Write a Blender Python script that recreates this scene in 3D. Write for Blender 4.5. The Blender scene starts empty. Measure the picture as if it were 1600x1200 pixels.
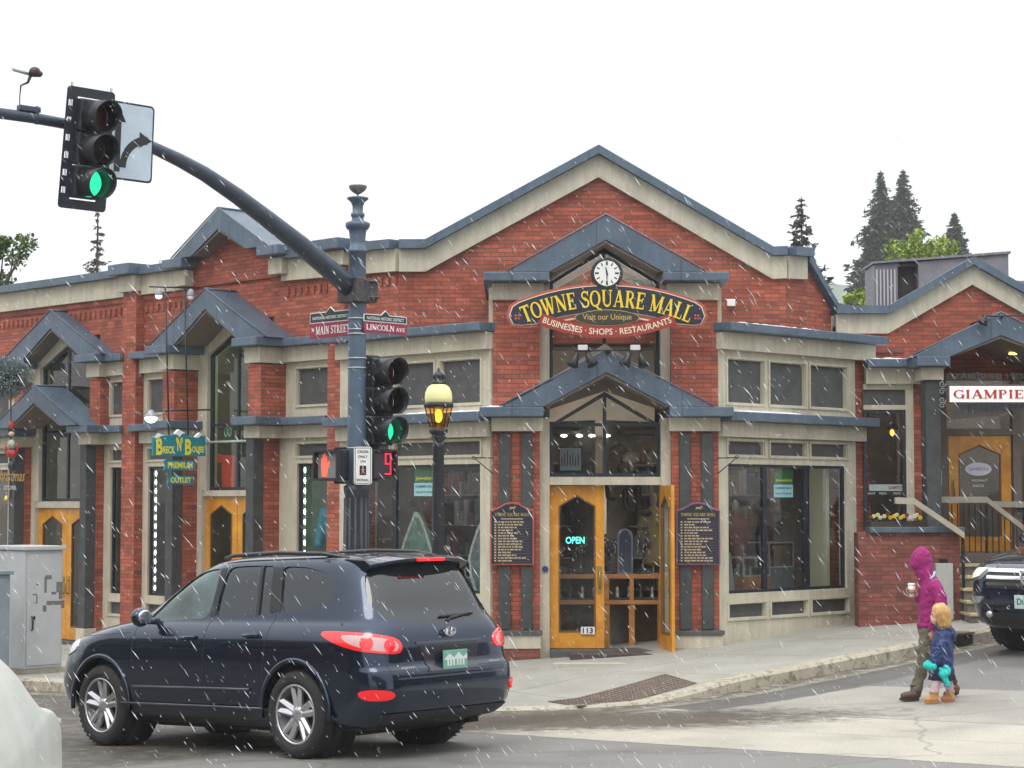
import bpy, bmesh, math, random
from mathutils import Vector, Matrix
from math import sin, cos, pi, radians as R
random.seed(7)
SC = bpy.context.scene
COL = SC.collection
# ---------------- camera, sky, sun, exposure ----------------
CAMH, FPX = 2.03, 3200.0
TILT = math.atan(185/3200)
cd = bpy.data.cameras.new('camera'); cam = bpy.data.objects.new('camera', cd); COL.objects.link(cam)
cam.location = (0, 0, CAMH); cam.rotation_euler = (pi/2+TILT, 0, 0)
cd.sensor_width = 36; cd.lens = 72; cd.clip_start = 0.1; cd.clip_end = 5000
SC.camera = cam
W = bpy.data.worlds.new('World'); SC.world = W; W.use_nodes = True
nt = W.node_tree; nt.nodes.clear()
def wn(t): return nt.nodes.new(t)
sky = wn('ShaderNodeTexSky'); sky.sky_type = 'NISHITA'; sky.sun_disc = False
sky.sun_elevation = R(55); sky.sun_rotation = R(200)
bg1 = wn('ShaderNodeBackground'); bg1.inputs[1].default_value = 0.05; nt.links.new(sky.outputs[0], bg1.inputs[0])
# overcast cloud layer: brighter towards the zenith, as a closed cloud deck is
tc = wn('ShaderNodeTexCoord'); sx = wn('ShaderNodeSeparateXYZ'); nt.links.new(tc.outputs['Generated'], sx.inputs[0])
mr = wn('ShaderNodeMapRange'); nt.links.new(sx.outputs[2], mr.inputs[0])
mr.inputs[1].default_value = 0.30; mr.inputs[2].default_value = 1.0; mr.inputs[3].default_value = .85; mr.inputs[4].default_value = 2.5
nz = wn('ShaderNodeTexNoise'); nz.inputs['Scale'].default_value = 2.5; nz.inputs['Detail'].default_value = 4
nt.links.new(tc.outputs['Generated'], nz.inputs['Vector'])
m2 = wn('ShaderNodeMapRange'); nt.links.new(nz.outputs[0], m2.inputs[0]); m2.inputs[3].default_value = .985; m2.inputs[4].default_value = 1.015
mu = wn('ShaderNodeMath'); mu.operation = 'MULTIPLY'; nt.links.new(mr.outputs[0], mu.inputs[0]); nt.links.new(m2.outputs[0], mu.inputs[1])
bg2 = wn('ShaderNodeBackground'); bg2.inputs[0].default_value = (1, .995, .985, 1); nt.links.new(mu.outputs[0], bg2.inputs[1])
ad = wn('ShaderNodeAddShader'); nt.links.new(bg1.outputs[0], ad.inputs[0]); nt.links.new(bg2.outputs[0], ad.inputs[1])
wo = wn('ShaderNodeOutputWorld'); nt.links.new(ad.outputs[0], wo.inputs[0])
sl = bpy.data.lights.new('sun', 'SUN'); sl.energy = 0.9; sl.angle = R(22); sl.color = (1, .96, .9)
sun = bpy.data.objects.new('sun', sl); COL.objects.link(sun)
sun.rotation_euler = (R(38), 0, R(-20))
SC.view_settings.view_transform = 'Standard'; SC.view_settings.look = 'None'
SC.view_settings.exposure = 0.12; SC.view_settings.gamma = 1
SC.view_settings.use_curve_mapping = False
SC.cycles.volume_bounces = 2; SC.cycles.max_bounces = 7; SC.cycles.transparent_max_bounces = 12

# ---------------- ray helper: a point of a known plane ----------------
def ray(px, py):
    cx, cy = (px-800)/FPX, -(py-600)/FPX
    return Vector((cx, cos(TILT)-cy*sin(TILT), sin(TILT)+cy*cos(TILT)))
def at(px, py, Y):
    d = ray(px, py); t = Y/d.y
    return Vector((d.x*t, Y, CAMH+d.z*t))
class Frame:
    """a wall: origin on the ground plan, u along the wall, n out of it"""
    def __init__(s, o, u, n): s.o = Vector((o[0], o[1], 0)); s.u = Vector((u[0], u[1], 0)).normalized(); s.n = Vector((n[0], n[1], 0)).normalized()
    def p(s, u, n, z): return s.o+s.u*u+s.n*n+Vector((0, 0, z))
    def px(s, px, py, n=0):
        d = ray(px, py); c = Vector((0, 0, CAMH)); o = s.o+s.n*n
        t = (o-c).dot(s.n)/d.dot(s.n); q = c+d*t
        return ((q-s.o).dot(s.u), q.z)
    def poly(s, pts, n=0): return [s.px(a, b, n) for a, b in pts]
r2 = math.sqrt(.5)
FC = Frame((1.28, 28), (1, 0), (0, -1))
FLB = Frame((-.30, 28), (-r2, r2), (-r2, -r2))
FRB = Frame((2.83, 28), (r2, r2), (r2, -r2))
FLW = Frame((-1.68, 30.5), (-r2, r2), (-r2, -r2))
FRW = Frame((4.08, 30.5), (r2, r2), (r2, -r2))
FG = Frame((7.02, 31.3), (1, 0), (0, -1))
FW = Frame((0, 0), (1, 0), (0, -1))

# ---------------- materials ----------------
MATS = {}
def lk(t, a, b): t.links.new(a, b)
def mat(name, col, rough=.7, metal=0, noise=0, nscale=8, bump=0, bscale=60, coat=0, emit=None, estr=0, spec=.5, col2=None):
    if name in MATS: return MATS[name]
    m = bpy.data.materials.new(name); m.use_nodes = True; t = m.node_tree
    b = t.nodes['Principled BSDF']
    b.inputs['Base Color'].default_value = (*col, 1); b.inputs['Roughness'].default_value = rough
    b.inputs['Metallic'].default_value = metal; b.inputs['Specular IOR Level'].default_value = spec
    b.inputs['Coat Weight'].default_value = coat; b.inputs['Coat Roughness'].default_value = .05
    tcx = t.nodes.new('ShaderNodeTexCoord')
    if noise or col2:
        n = t.nodes.new('ShaderNodeTexNoise'); n.inputs['Scale'].default_value = nscale; n.inputs['Detail'].default_value = 6
        n.inputs['Roughness'].default_value = .65
        lk(t, tcx.outputs['Object'], n.inputs['Vector'])
        rp = t.nodes.new('ShaderNodeMapRange'); lk(t, n.outputs[0], rp.inputs[0]); rp.inputs[1].default_value = .3; rp.inputs[2].default_value = .7
        mx = t.nodes.new('ShaderNodeMix'); mx.data_type = 'RGBA'; lk(t, rp.outputs[0], mx.inputs[0])
        c2 = col2 or tuple(min(1, c*(1+noise)) for c in col); c1 = col if col2 else tuple(c*(1-noise) for c in col)
        mx.inputs[6].default_value = (*c1, 1); mx.inputs[7].default_value = (*c2, 1)
        lk(t, mx.outputs[2], b.inputs['Base Color'])
    if bump:
        n2 = t.nodes.new('ShaderNodeTexNoise'); n2.inputs['Scale'].default_value = bscale; n2.inputs['Detail'].default_value = 5
        lk(t, tcx.outputs['Object'], n2.inputs['Vector'])
        bp = t.nodes.new('ShaderNodeBump'); bp.inputs['Strength'].default_value = bump; bp.inputs['Distance'].default_value = .02
        lk(t, n2.outputs[0], bp.inputs['Height']); lk(t, bp.outputs[0], b.inputs['Normal'])
    if emit:
        b.inputs['Emission Color'].default_value = (*emit, 1); b.inputs['Emission Strength'].default_value = estr
    MATS[name] = m; return m
def brick_mat(name, c1, c2, mortar, wash=.0):
    m = bpy.data.materials.new(name); m.use_nodes = True; t = m.node_tree; b = t.nodes['Principled BSDF']
    uv = t.nodes.new('ShaderNodeUVMap'); uv.uv_map = 'UV'
    br = t.nodes.new('ShaderNodeTexBrick'); lk(t, uv.outputs[0], br.inputs['Vector'])
    br.inputs['Scale'].default_value = 1; br.inputs['Brick Width'].default_value = .21; br.inputs['Row Height'].default_value = .062
    br.inputs['Mortar Size'].default_value = .006; br.inputs['Mortar Smooth'].default_value = .3; br.inputs['Bias'].default_value = -.1
    br.inputs['Color1'].default_value = (*c1, 1); br.inputs['Color2'].default_value = (*c2, 1); br.inputs['Mortar'].default_value = (*mortar, 1)
    n = t.nodes.new('ShaderNodeTexNoise'); n.inputs['Scale'].default_value = 1.6; n.inputs['Detail'].default_value = 8; n.inputs['Roughness'].default_value = .7
    lk(t, uv.outputs[0], n.inputs['Vector'])
    rp = t.nodes.new('ShaderNodeMapRange'); lk(t, n.outputs[0], rp.inputs[0]); rp.inputs[1].default_value = .3; rp.inputs[2].default_value = .75
    rp.inputs[3].default_value = .66; rp.inputs[4].default_value = 1.25
    hs = t.nodes.new('ShaderNodeHueSaturation'); lk(t, br.outputs[0], hs.inputs['Color']); lk(t, rp.outputs[0], hs.inputs['Value'])
    # single odd bricks, darker or paler, from a cell pattern that follows the courses
    vo = t.nodes.new('ShaderNodeTexWhiteNoise'); vo.noise_dimensions = '2D'
    mp = t.nodes.new('ShaderNodeMapping'); mp.inputs['Scale'].default_value = (1/.21, 1/.062, 1)
    fl = t.nodes.new('ShaderNodeVectorMath'); fl.operation = 'FLOOR'
    lk(t, uv.outputs[0], mp.inputs[0]); lk(t, mp.outputs[0], fl.inputs[0]); lk(t, fl.outputs[0], vo.inputs['Vector'])
    r3 = t.nodes.new('ShaderNodeMapRange'); lk(t, vo.outputs[0], r3.inputs[0]); r3.inputs[3].default_value = .76; r3.inputs[4].default_value = 1.18
    h2 = t.nodes.new('ShaderNodeHueSaturation'); lk(t, hs.outputs[0], h2.inputs['Color']); lk(t, r3.outputs[0], h2.inputs['Value'])
    lk(t, h2.outputs[0], b.inputs['Base Color'])
    b.inputs['Roughness'].default_value = .8
    bp = t.nodes.new('ShaderNodeBump'); bp.inputs['Strength'].default_value = .7; bp.inputs['Distance'].default_value = .012; bp.invert = True
    lk(t, br.outputs['Fac'], bp.inputs['Height']); lk(t, bp.outputs[0], b.inputs['Normal'])
    MATS[name] = m; return m
def glass_mat(name, tint, refl=1.0, rough=.01):
    m = bpy.data.materials.new(name); m.use_nodes = True; t = m.node_tree; t.nodes.remove(t.nodes['Principled BSDF'])
    o = t.nodes['Material Output']; tr = t.nodes.new('ShaderNodeBsdfTransparent'); tr.inputs[0].default_value = (*tint, 1)
    gl = t.nodes.new('ShaderNodeBsdfGlossy'); gl.inputs['Roughness'].default_value = rough
    fr = t.nodes.new('ShaderNodeFresnel'); fr.inputs[0].default_value = 1.5
    mm = t.nodes.new('ShaderNodeMath'); mm.operation = 'MULTIPLY'; lk(t, fr.outputs[0], mm.inputs[0]); mm.inputs[1].default_value = refl; mm.use_clamp = True
    ge = t.nodes.new('ShaderNodeNewGeometry'); inv = t.nodes.new('ShaderNodeMath'); inv.operation = 'SUBTRACT'; inv.inputs[0].default_value = 1; lk(t, ge.outputs['Backfacing'], inv.inputs[1])
    m3 = t.nodes.new('ShaderNodeMath'); m3.operation = 'MULTIPLY'; lk(t, mm.outputs[0], m3.inputs[0]); lk(t, inv.outputs[0], m3.inputs[1])
    mx = t.nodes.new('ShaderNodeMixShader'); lk(t, m3.outputs[0], mx.inputs[0]); lk(t, tr.outputs[0], mx.inputs[1]); lk(t, gl.outputs[0], mx.inputs[2])
    nn = t.nodes.new('ShaderNodeTexNoise'); nn.inputs['Scale'].default_value = 1.3; tcx = t.nodes.new('ShaderNodeTexCoord'); lk(t, tcx.outputs['Object'], nn.inputs['Vector'])
    bp = t.nodes.new('ShaderNodeBump'); bp.inputs['Strength'].default_value = .12; bp.inputs['Distance'].default_value = .05
    lk(t, nn.outputs[0], bp.inputs['Height']); lk(t, bp.outputs[0], gl.inputs['Normal'])
    lk(t, mx.outputs[0], o.inputs[0]); MATS[name] = m; return m
BRICK = brick_mat('brick', (.45, .108, .058), (.31, .078, .046), (.15, .085, .065))
BRICKD = brick_mat('brick_dark', (.27, .078, .055), (.19, .058, .045), (.11, .07, .06))
def weathered(name, c1, c2, rough, joint=0, metal=0):
    """paint or sheet metal with rain streaks running down it and, for metal, folded joints"""
    m = mat(name, c1, rough, metal=metal, col2=c2, nscale=2.4, bump=.1, bscale=40); t = m.node_tree; b = t.nodes['Principled BSDF']
    uv = t.nodes.new('ShaderNodeUVMap'); uv.uv_map = 'UV'; mp = t.nodes.new('ShaderNodeMapping'); mp.inputs['Scale'].default_value = (9, 1.1, 1); lk(t, uv.outputs[0], mp.inputs[0])
    n = t.nodes.new('ShaderNodeTexNoise'); n.inputs['Scale'].default_value = 1; n.inputs['Detail'].default_value = 6; n.inputs['Roughness'].default_value = .7; lk(t, mp.outputs[0], n.inputs['Vector'])
    r = t.nodes.new('ShaderNodeMapRange'); lk(t, n.outputs[0], r.inputs[0]); r.inputs[1].default_value = .35; r.inputs[2].default_value = .62; r.inputs[3].default_value = .84; r.inputs[4].default_value = 1.04
    h = t.nodes.new('ShaderNodeHueSaturation'); src = b.inputs['Base Color'].links[0].from_socket; lk(t, src, h.inputs['Color']); lk(t, r.outputs[0], h.inputs['Value']); out = h.outputs[0]
    if joint:
        br = t.nodes.new('ShaderNodeTexBrick'); br.offset = 0; lk(t, uv.outputs[0], br.inputs['Vector']); br.inputs['Scale'].default_value = 1; br.inputs['Brick Width'].default_value = joint; br.inputs['Row Height'].default_value = 40; br.inputs['Mortar Size'].default_value = .008
        for k, v in (('Color1', 1), ('Color2', 1.0), ('Mortar', .5)): br.inputs[k].default_value = (v, v, v, 1)
        x = t.nodes.new('ShaderNodeMix'); x.data_type = 'RGBA'; x.blend_type = 'MULTIPLY'; x.inputs[0].default_value = 1; lk(t, out, x.inputs[6]); lk(t, br.outputs[0], x.inputs[7]); out = x.outputs[2]
    lk(t, out, b.inputs['Base Color']); return m
CREAM = weathered('stucco', (.47, .43, .33), (.60, .555, .43), .85)
BLUE = weathered('blue_metal', (.066, .098, .136), (.105, .148, .198), .42, 1.15)
SOFFIT = mat('soffit', (.17, .14, .115), .8, noise=.15, nscale=6)
GREYP = mat('grey_panel', (.075, .078, .075), .75, noise=.25, nscale=5, bump=.1)
GREYC = mat('grey_column', (.050, .055, .056), .7, noise=.3, nscale=6, bump=.15, bscale=40)
NAVY = mat('navy_frame', (.012, .018, .028), .35)
GLASS = glass_mat('shop_glass', (.90, .93, .93), 1.05)
GLASSG = glass_mat('green_glass', (.80, .90, .83), 1.5)
ORANGE = mat('orange_wood', (.50, .195, .010), .40, col2=(.78, .36, .025), nscale=3.5, coat=.25, bump=.1, bscale=30)
BRASS = mat('brass', (.45, .30, .10), .35, metal=.8)
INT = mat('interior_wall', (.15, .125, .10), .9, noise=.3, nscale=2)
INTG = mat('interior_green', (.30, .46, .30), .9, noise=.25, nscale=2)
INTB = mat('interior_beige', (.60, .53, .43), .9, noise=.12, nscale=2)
WHITE = mat('white_paint', (.78, .78, .75), .5)
BLACK = mat('black_metal', (.012, .013, .015), .4)
STEEL = mat('pole_steel', (.085, .125, .175), .42, noise=.22, nscale=5, bump=.06, bscale=25, metal=.15)
STEELD = mat('arm_steel', (.035, .050, .075), .38, noise=.3, nscale=6, bump=.05)
BARK = mat('bark', (.07, .05, .035), .9, noise=.3)
SNOW = mat('snow', (.85, .87, .9), .6)

# ---------------- mesh builder ----------------
class MB:
    def __init__(s): s.v = []; s.f = []; s.sm = []
    def add(s, vs, fs, smooth=False):
        o = len(s.v); s.v += [Vector(v) for v in vs]; s.f += [tuple(i+o for i in f) for f in fs]; s.sm += [smooth]*len(fs)
        return s
    def box(s, c, d, M=None):
        x, y, z = [k/2 for k in d]
        vs = [Vector((a*x, b*y, e*z)) for a in (-1, 1) for b in (-1, 1) for e in (-1, 1)]
        if M: vs = [M @ v for v in vs]
        vs = [v+Vector(c) for v in vs]
        return s.add(vs, [(0, 1, 3, 2), (4, 6, 7, 5), (0, 4, 5, 1), (2, 3, 7, 6), (0, 2, 6, 4), (1, 5, 7, 3)])
    def fbox(s, F, u0, u1, n0, n1, z0, z1):
        vs = [F.p(a, b, c) for a in (u0, u1) for b in (n0, n1) for c in (z0, z1)]
        fs = [(0, 1, 3, 2), (4, 6, 7, 5), (0, 4, 5, 1), (2, 3, 7, 6), (0, 2, 6, 4), (1, 5, 7, 3)]
        return s.add(vs, fs)
    def fprism(s, F, poly, n0, n1):
        k = len(poly)
        vs = [F.p(u, n0, z) for u, z in poly]+[F.p(u, n1, z) for u, z in poly]
        fs = [tuple(range(k)), tuple(range(2*k-1, k-1, -1))]+[(i, (i+1) % k, k+(i+1) % k, k+i) for i in range(k)]
        return s.add(vs, fs)
    def tube(s, pts, rad, n=10, cap=True, smooth=True):
        pts = [Vector(p) for p in pts]; k = len(pts)
        if not hasattr(rad, '__len__'): rad = [rad]*k
        o = []; up = None
        for i, p in enumerate(pts):
            t = (pts[min(i+1, k-1)]-pts[max(i-1, 0)]).normalized()
            if up is None:
                up = Vector((0, 0, 1)) if abs(t.z) < .9 else Vector((1, 0, 0))
            a = (up-t*up.dot(t)).normalized(); b = t.cross(a); up = a
            o += [p+(a*cos(2*pi*j/n)+b*sin(2*pi*j/n))*rad[i] for j in range(n)]
        fs = [(i*n+j, i*n+(j+1) % n, (i+1)*n+(j+1) % n, (i+1)*n+j) for i in range(k-1) for j in range(n)]
        base = len(s.v); s.add(o, fs, smooth)
        if cap:
            s.f += [tuple(base+j for j in range(n-1, -1, -1)), tuple(base+(k-1)*n+j for j in range(n))]; s.sm += [False, False]
        return s
    def lathe(s, prof, c=(0, 0, 0), n=20, M=None, smooth=True):
        k = len(prof); vs = []
        for r, z in prof:
            for j in range(n):
                v = Vector((r*cos(2*pi*j/n), r*sin(2*pi*j/n), z))
                if M: v = M @ v
                vs.append(v+Vector(c))
        fs = [(i*n+j, i*n+(j+1) % n, (i+1)*n+(j+1) % n, (i+1)*n+j) for i in range(k-1) for j in range(n)]
        base = len(s.v); s.add(vs, fs, smooth)
        s.f += [tuple(base+j for j in range(n-1, -1, -1)), tuple(base+(k-1)*n+j for j in range(n))]; s.sm += [False, False]
        return s
    def blob(s, c, r, M=None, n=10, m=7):
        pr = [(max(.001, sin(pi*i/m)), -cos(pi*i/m)) for i in range(m+1)]
        vs = []
        for a, z in pr:
            for j in range(n):
                v = Vector((a*cos(2*pi*j/n)*r[0], a*sin(2*pi*j/n)*r[1], z*r[2]))
                if M: v = M @ v
                vs.append(v+Vector(c))
        return s.add(vs, [(i*n+j, i*n+(j+1) % n, (i+1)*n+(j+1) % n, (i+1)*n+j) for i in range(m) for j in range(n)], True)
    def build(s, name, m, parent=None, bevel=0, loc=None, uv=True):
        me = bpy.data.meshes.new(name)
        w = Vector((0, 0, 0))
        q = parent
        while q: w = w+q.location; q = q.parent
        if loc is not None and parent is None: w = Vector(loc)
        me.from_pydata([v-w for v in s.v], [], s.f)
        bm = bmesh.new(); bm.from_mesh(me); bmesh.ops.recalc_face_normals(bm, faces=bm.faces); bm.to_mesh(me); bm.free()
        for p, sm in zip(me.polygons, s.sm): p.use_smooth = sm
        if uv:
            ul = me.uv_layers.new(name='UV')
            for p in me.polygons:
                n = p.normal
                if abs(n.z) > .8: t, b = Vector((1, 0, 0)), Vector((0, 1, 0))
                else: t = Vector((0, 0, 1)).cross(n).normalized(); b = Vector((0, 0, 1))
                for li in p.loop_indices:
                    co = me.vertices[me.loops[li].vertex_index].co+w
                    ul.data[li].uv = (co.dot(t), co.dot(b))
        me.materials.append(m)
        o = bpy.data.objects.new(name, me); COL.objects.link(o)
        if parent: o.parent = parent
        elif loc is not None: o.location = loc
        if bevel:
            bv = o.modifiers.new('bevel', 'BEVEL'); bv.width = bevel; bv.segments = 2; bv.limit_method = 'ANGLE'
        return o
def tag(o, label=None, cat=None, group=None, kind=None):
    if label: o['label'] = label
    if cat: o['category'] = cat
    if group: o['group'] = group
    if kind: o['kind'] = kind
    return o
def thing(name, label, cat, loc=(0, 0, 0), group=None):
    o = bpy.data.objects.new(name, None); COL.objects.link(o); o.location = loc; o.empty_display_size = .2
    return tag(o, label, cat, group)
def copy_tree(o, parent=None):
    c = o.copy(); COL.objects.link(c)
    if parent: c.parent = parent
    for ch in list(o.children): copy_tree(ch, c)
    return c
def move_root(o, M):
    o.matrix_basis = M
def rotM(a): return Matrix.Rotation(a, 3, 'Z')

# ---------------- lettering ----------------
def text_mesh(s, size=1.0, bold=0.0, align='CENTER', shear=0, space=1.0):
    c = bpy.data.curves.new('t', 'FONT'); c.body = s; c.size = size; c.align_x = align; c.align_y = 'CENTER'
    c.offset = bold; c.shear = shear; c.space_character = space; c.resolution_u = 3
    o = bpy.data.objects.new('t', c); COL.objects.link(o)
    dg = bpy.context.evaluated_depsgraph_get(); me = bpy.data.meshes.new_from_object(o.evaluated_get(dg))
    vs = [v.co.copy() for v in me.vertices]; fs = [tuple(p.vertices) for p in me.polygons]
    bpy.data.objects.remove(o); bpy.data.curves.remove(c); bpy.data.meshes.remove(me)
    return vs, fs
def put_text(mb, F, s, u, n, z, h, bold=0, sx=1.0, flip=1, width=None, arc=None, shear=0):
    """h is cap height; flip=-1 when u runs right to left in view"""
    vs, fs = text_mesh(s, 1.0, bold, shear=shear)
    if not vs: return
    xs = [v.x for v in vs]; ys = [v.y for v in vs]; w = max(xs)-min(xs); hh = max(ys)-min(ys)
    k = h/hh; kx = k*sx if width is None else width/w
    cx = (max(xs)+min(xs))/2; cy = (max(ys)+min(ys))/2
    out = []
    for v in vs:
        a, b = (v.x-cx)*kx, (v.y-cy)*k
        if arc: a, b = arc(a, b)
        out.append(F.p(u+a*flip, n, z+b))
    mb.add(out, fs)
# serif letters from thick and thin strokes
def L(*a): return ('L',)+a
def A(*a): return ('A',)+a
GL = {
'T': (.80, [L(.4, 0, .4, 1, .17), L(.02, .95, .78, .95, .09), L(.05, .78, .05, 1, .05), L(.75, .78, .75, 1, .05), L(.24, .025, .56, .025, .05)]),
'O': (.90, [A(.45, .5, .37, .46, 0, 360, .15, .07)]),
'Q': (.95, [A(.45, .5, .37, .46, 0, 360, .15, .07), L(.45, .12, .72, -.12, .12), L(.7, -.12, .98, -.16, .06)]),
'C': (.82, [A(.45, .5, .37, .46, 45, 315, .15, .07), L(.73, .7, .73, 1, .05), L(.73, .02, .73, .25, .05)]),
'G': (.90, [A(.45, .5, .37, .46, 45, 330, .15, .07), L(.74, .7, .74, 1, .05), L(.76, 0, .76, .42, .15), L(.58, .42, .92, .42, .05)]),
'W': (1.15, [L(.12, 1, .36, 0, .16), L(.36, 0, .58, .95, .07), L(.55, 1, .80, 0, .16), L(.80, 0, 1.03, 1, .07), L(0, .975, .28, .975, .05), L(.42, .975, .70, .975, .05), L(.90, .975, 1.15, .975, .05)]),
'N': (.92, [L(.16, 0, .16, 1, .07), L(.14, .97, .76, .03, .17), L(.76, 0, .76, 1, .07), L(.02, .025, .30, .025, .05), L(.0, .975, .2, .975, .05), L(.62, .975, .90, .975, .05)]),
'E': (.75, [L(.2, 0, .2, 1, .16), L(.04, .96, .68, .96, .07), L(.04, .04, .70, .04, .07), L(.2, .52, .52, .52, .07), L(.67, .76, .67, 1, .05), L(.69, 0, .69, .26, .05), L(.52, .4, .52, .64, .05)]),
'S': (.68, [A(.34, .745, .24, .21, 20, 250, .09, .09), A(.34, .27, .26, .23, -160, 85, .12, .09), L(.28, .58, .42, .44, .16), L(.59, .72, .59, 1, .05), L(.07, .0, .07, .30, .05)]),
'U': (.92, [L(.18, .3, .18, 1, .16), L(.74, .3, .74, 1, .07), A(.46, .32, .28, .28, 180, 360, .09, .11), L(.02, .975, .34, .975, .05), L(.6, .975, .88, .975, .05)]),
'A': (.95, [L(.14, 0, .46, 1, .07), L(.46, 1, .80, 0, .17), L(.24, .32, .68, .32, .06), L(0, .025, .28, .025, .05), L(.62, .025, .96, .025, .05)]),
'R': (.88, [L(.2, 0, .2, 1, .16), A(.36, .74, .27, .24, -90, 90, .13, .07), L(.04, .97, .38, .97, .06), L(.2, .5, .38, .5, .06), L(.42, .5, .76, 0, .16), L(.04, .025, .36, .025, .05), L(.62, .025, .9, .025, .05)]),
'P': (.78, [L(.2, 0, .2, 1, .16), A(.36, .74, .27, .24, -90, 90, .13, .07), L(.04, .97, .38, .97, .06), L(.2, .5, .38, .5, .06), L(.04, .025, .38, .025, .05)]),
'M': (1.10, [L(.16, 0, .16, 1, .07), L(.14, 1, .52, .06, .16), L(.52, .06, .90, 1, .07), L(.92, 0, .92, 1, .16), L(.0, .025, .3, .025, .05), L(.76, .025, 1.08, .025, .05), L(0, .975, .2, .975, .05), L(.86, .975, 1.08, .975, .05)]),
'L': (.72, [L(.2, 0, .2, 1, .16), L(.04, .975, .38, .975, .05), L(.04, .04, .68, .04, .07), L(.67, 0, .67, .3, .05)]),
'I': (.42, [L(.2, 0, .2, 1, .16), L(.04, .975, .36, .975, .05), L(.04, .025, .36, .025, .05)]),
'V': (.90, [L(.14, 1, .46, 0, .16), L(.46, 0, .78, 1, .07), L(0, .975, .30, .975, .05), L(.62, .975, .92, .975, .05)]),
' ': (.35, []), }
def serif_text(mb, F, s, u, n, z, h, width, depth=.012, small=None, arc=None, flip=1, thick=1.0):
    """centred line of serif capitals; lower-case letters are small capitals"""
    sizes = [(1 if (c.isupper() or c == ' ') else .78) for c in s]
    tot = sum(GL[c.upper()][0]*k+.06 for c, k in zip(s, sizes)); kx = width/tot; x = -tot/2; cnt = 0
    def put(poly):
        nonlocal cnt
        cnt += 1; e = n+depth+(cnt % 7)*.0004
        pts = []
        for a, b in poly:
            A_, B_ = a*kx, b*h
            if arc: A_, B_ = arc(A_, B_)
            pts.append((u+A_*flip, z+B_))
        k = len(pts); vs = [F.p(a, n, b) for a, b in pts]+[F.p(a, e, b) for a, b in pts]
        mb.add(vs, [tuple(range(k)), tuple(range(2*k-1, k-1, -1))]+[(i, (i+1) % k, k+(i+1) % k, k+i) for i in range(k)])
    for c, k in zip(s, sizes):
        w, st = GL[c.upper()]
        for q in st:
            if q[0] == 'L':
                x0, y0, x1, y1, t = q[1:]; t *= thick; dx, dy = x1-x0, y1-y0; l = math.hypot(dx, dy)
                ax, ay = -dy/l*t/2, dx/l*t/2
                put([(x+k*(x0+ax), k*(y0+ay)-.5), (x+k*(x1+ax), k*(y1+ay)-.5), (x+k*(x1-ax), k*(y1-ay)-.5), (x+k*(x0-ax), k*(y0-ay)-.5)])
            else:
                cx, cy, rx, ry, a0, a1, tw, th = q[1:]; N = max(5, int(abs(a1-a0)/24))
                for i in range(N):
                    P = []
                    for j, sg in ((i, 1), (i+1, 1), (i+1, -1), (i, -1)):
                        an = R(a0+(a1-a0)*j/N); P.append((x+k*(cx+(rx+sg*tw*thick/2)*cos(an)), k*(cy+(ry+sg*th*thick/2)*sin(an))-.5))
                    put(P)
        x += w*k+.06
# ---------------- ground ----------------
def PQ(x, y): return (y-x-21.2)*r2, (x+y-21.6)*r2      # p: metres inland of the Lincoln kerb, q: of the Main Street kerb
def XY(p, q):
    a, b = p/r2+21.2, q/r2+21.6
    return (b-a)/2, (a+b)/2
def hs(x, y):
    p, q = PQ(x, y); p = max(-9, min(26, p)); q = min(30, q)
    k = q-3; s = .5*(k+math.sqrt(k*k+1.2))
    return -.02+.066*s-.035*p-.03
def hroad(x, y): return hs(x, y)-.15
def drop(p, q):
    d = math.hypot(max(p, 0)-.6, max(q, 0)-.9)
    return max(0, min(1, (2.6-d)/1.5))
def hside(p, q):
    x, y = XY(p, q); return hs(x, y)-.13*drop(p, q)
def ax(lo, hi, st, far):
    a = [lo+i*st for i in range(int(round((hi-lo)/st))+1)]
    return [lo-f for f in reversed(far)]+a+[hi+f for f in far]
xs = ax(-16, 16, .5, [4, 12, 30, 80, 250, 900, 1800]); ys = [-60, -20, -5]+ax(2, 42, .5, [])+[46, 60, 90, 150, 300, 700, 1800, 3000]
m = MB(); nx = len(xs)
m.add([(x, y, hroad(x, y)) for y in ys for x in xs], [(j*nx+i, j*nx+i+1, (j+1)*nx+i+1, (j+1)*nx+i) for j in range(len(ys)-1) for i in range(nx-1)], True)
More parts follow.
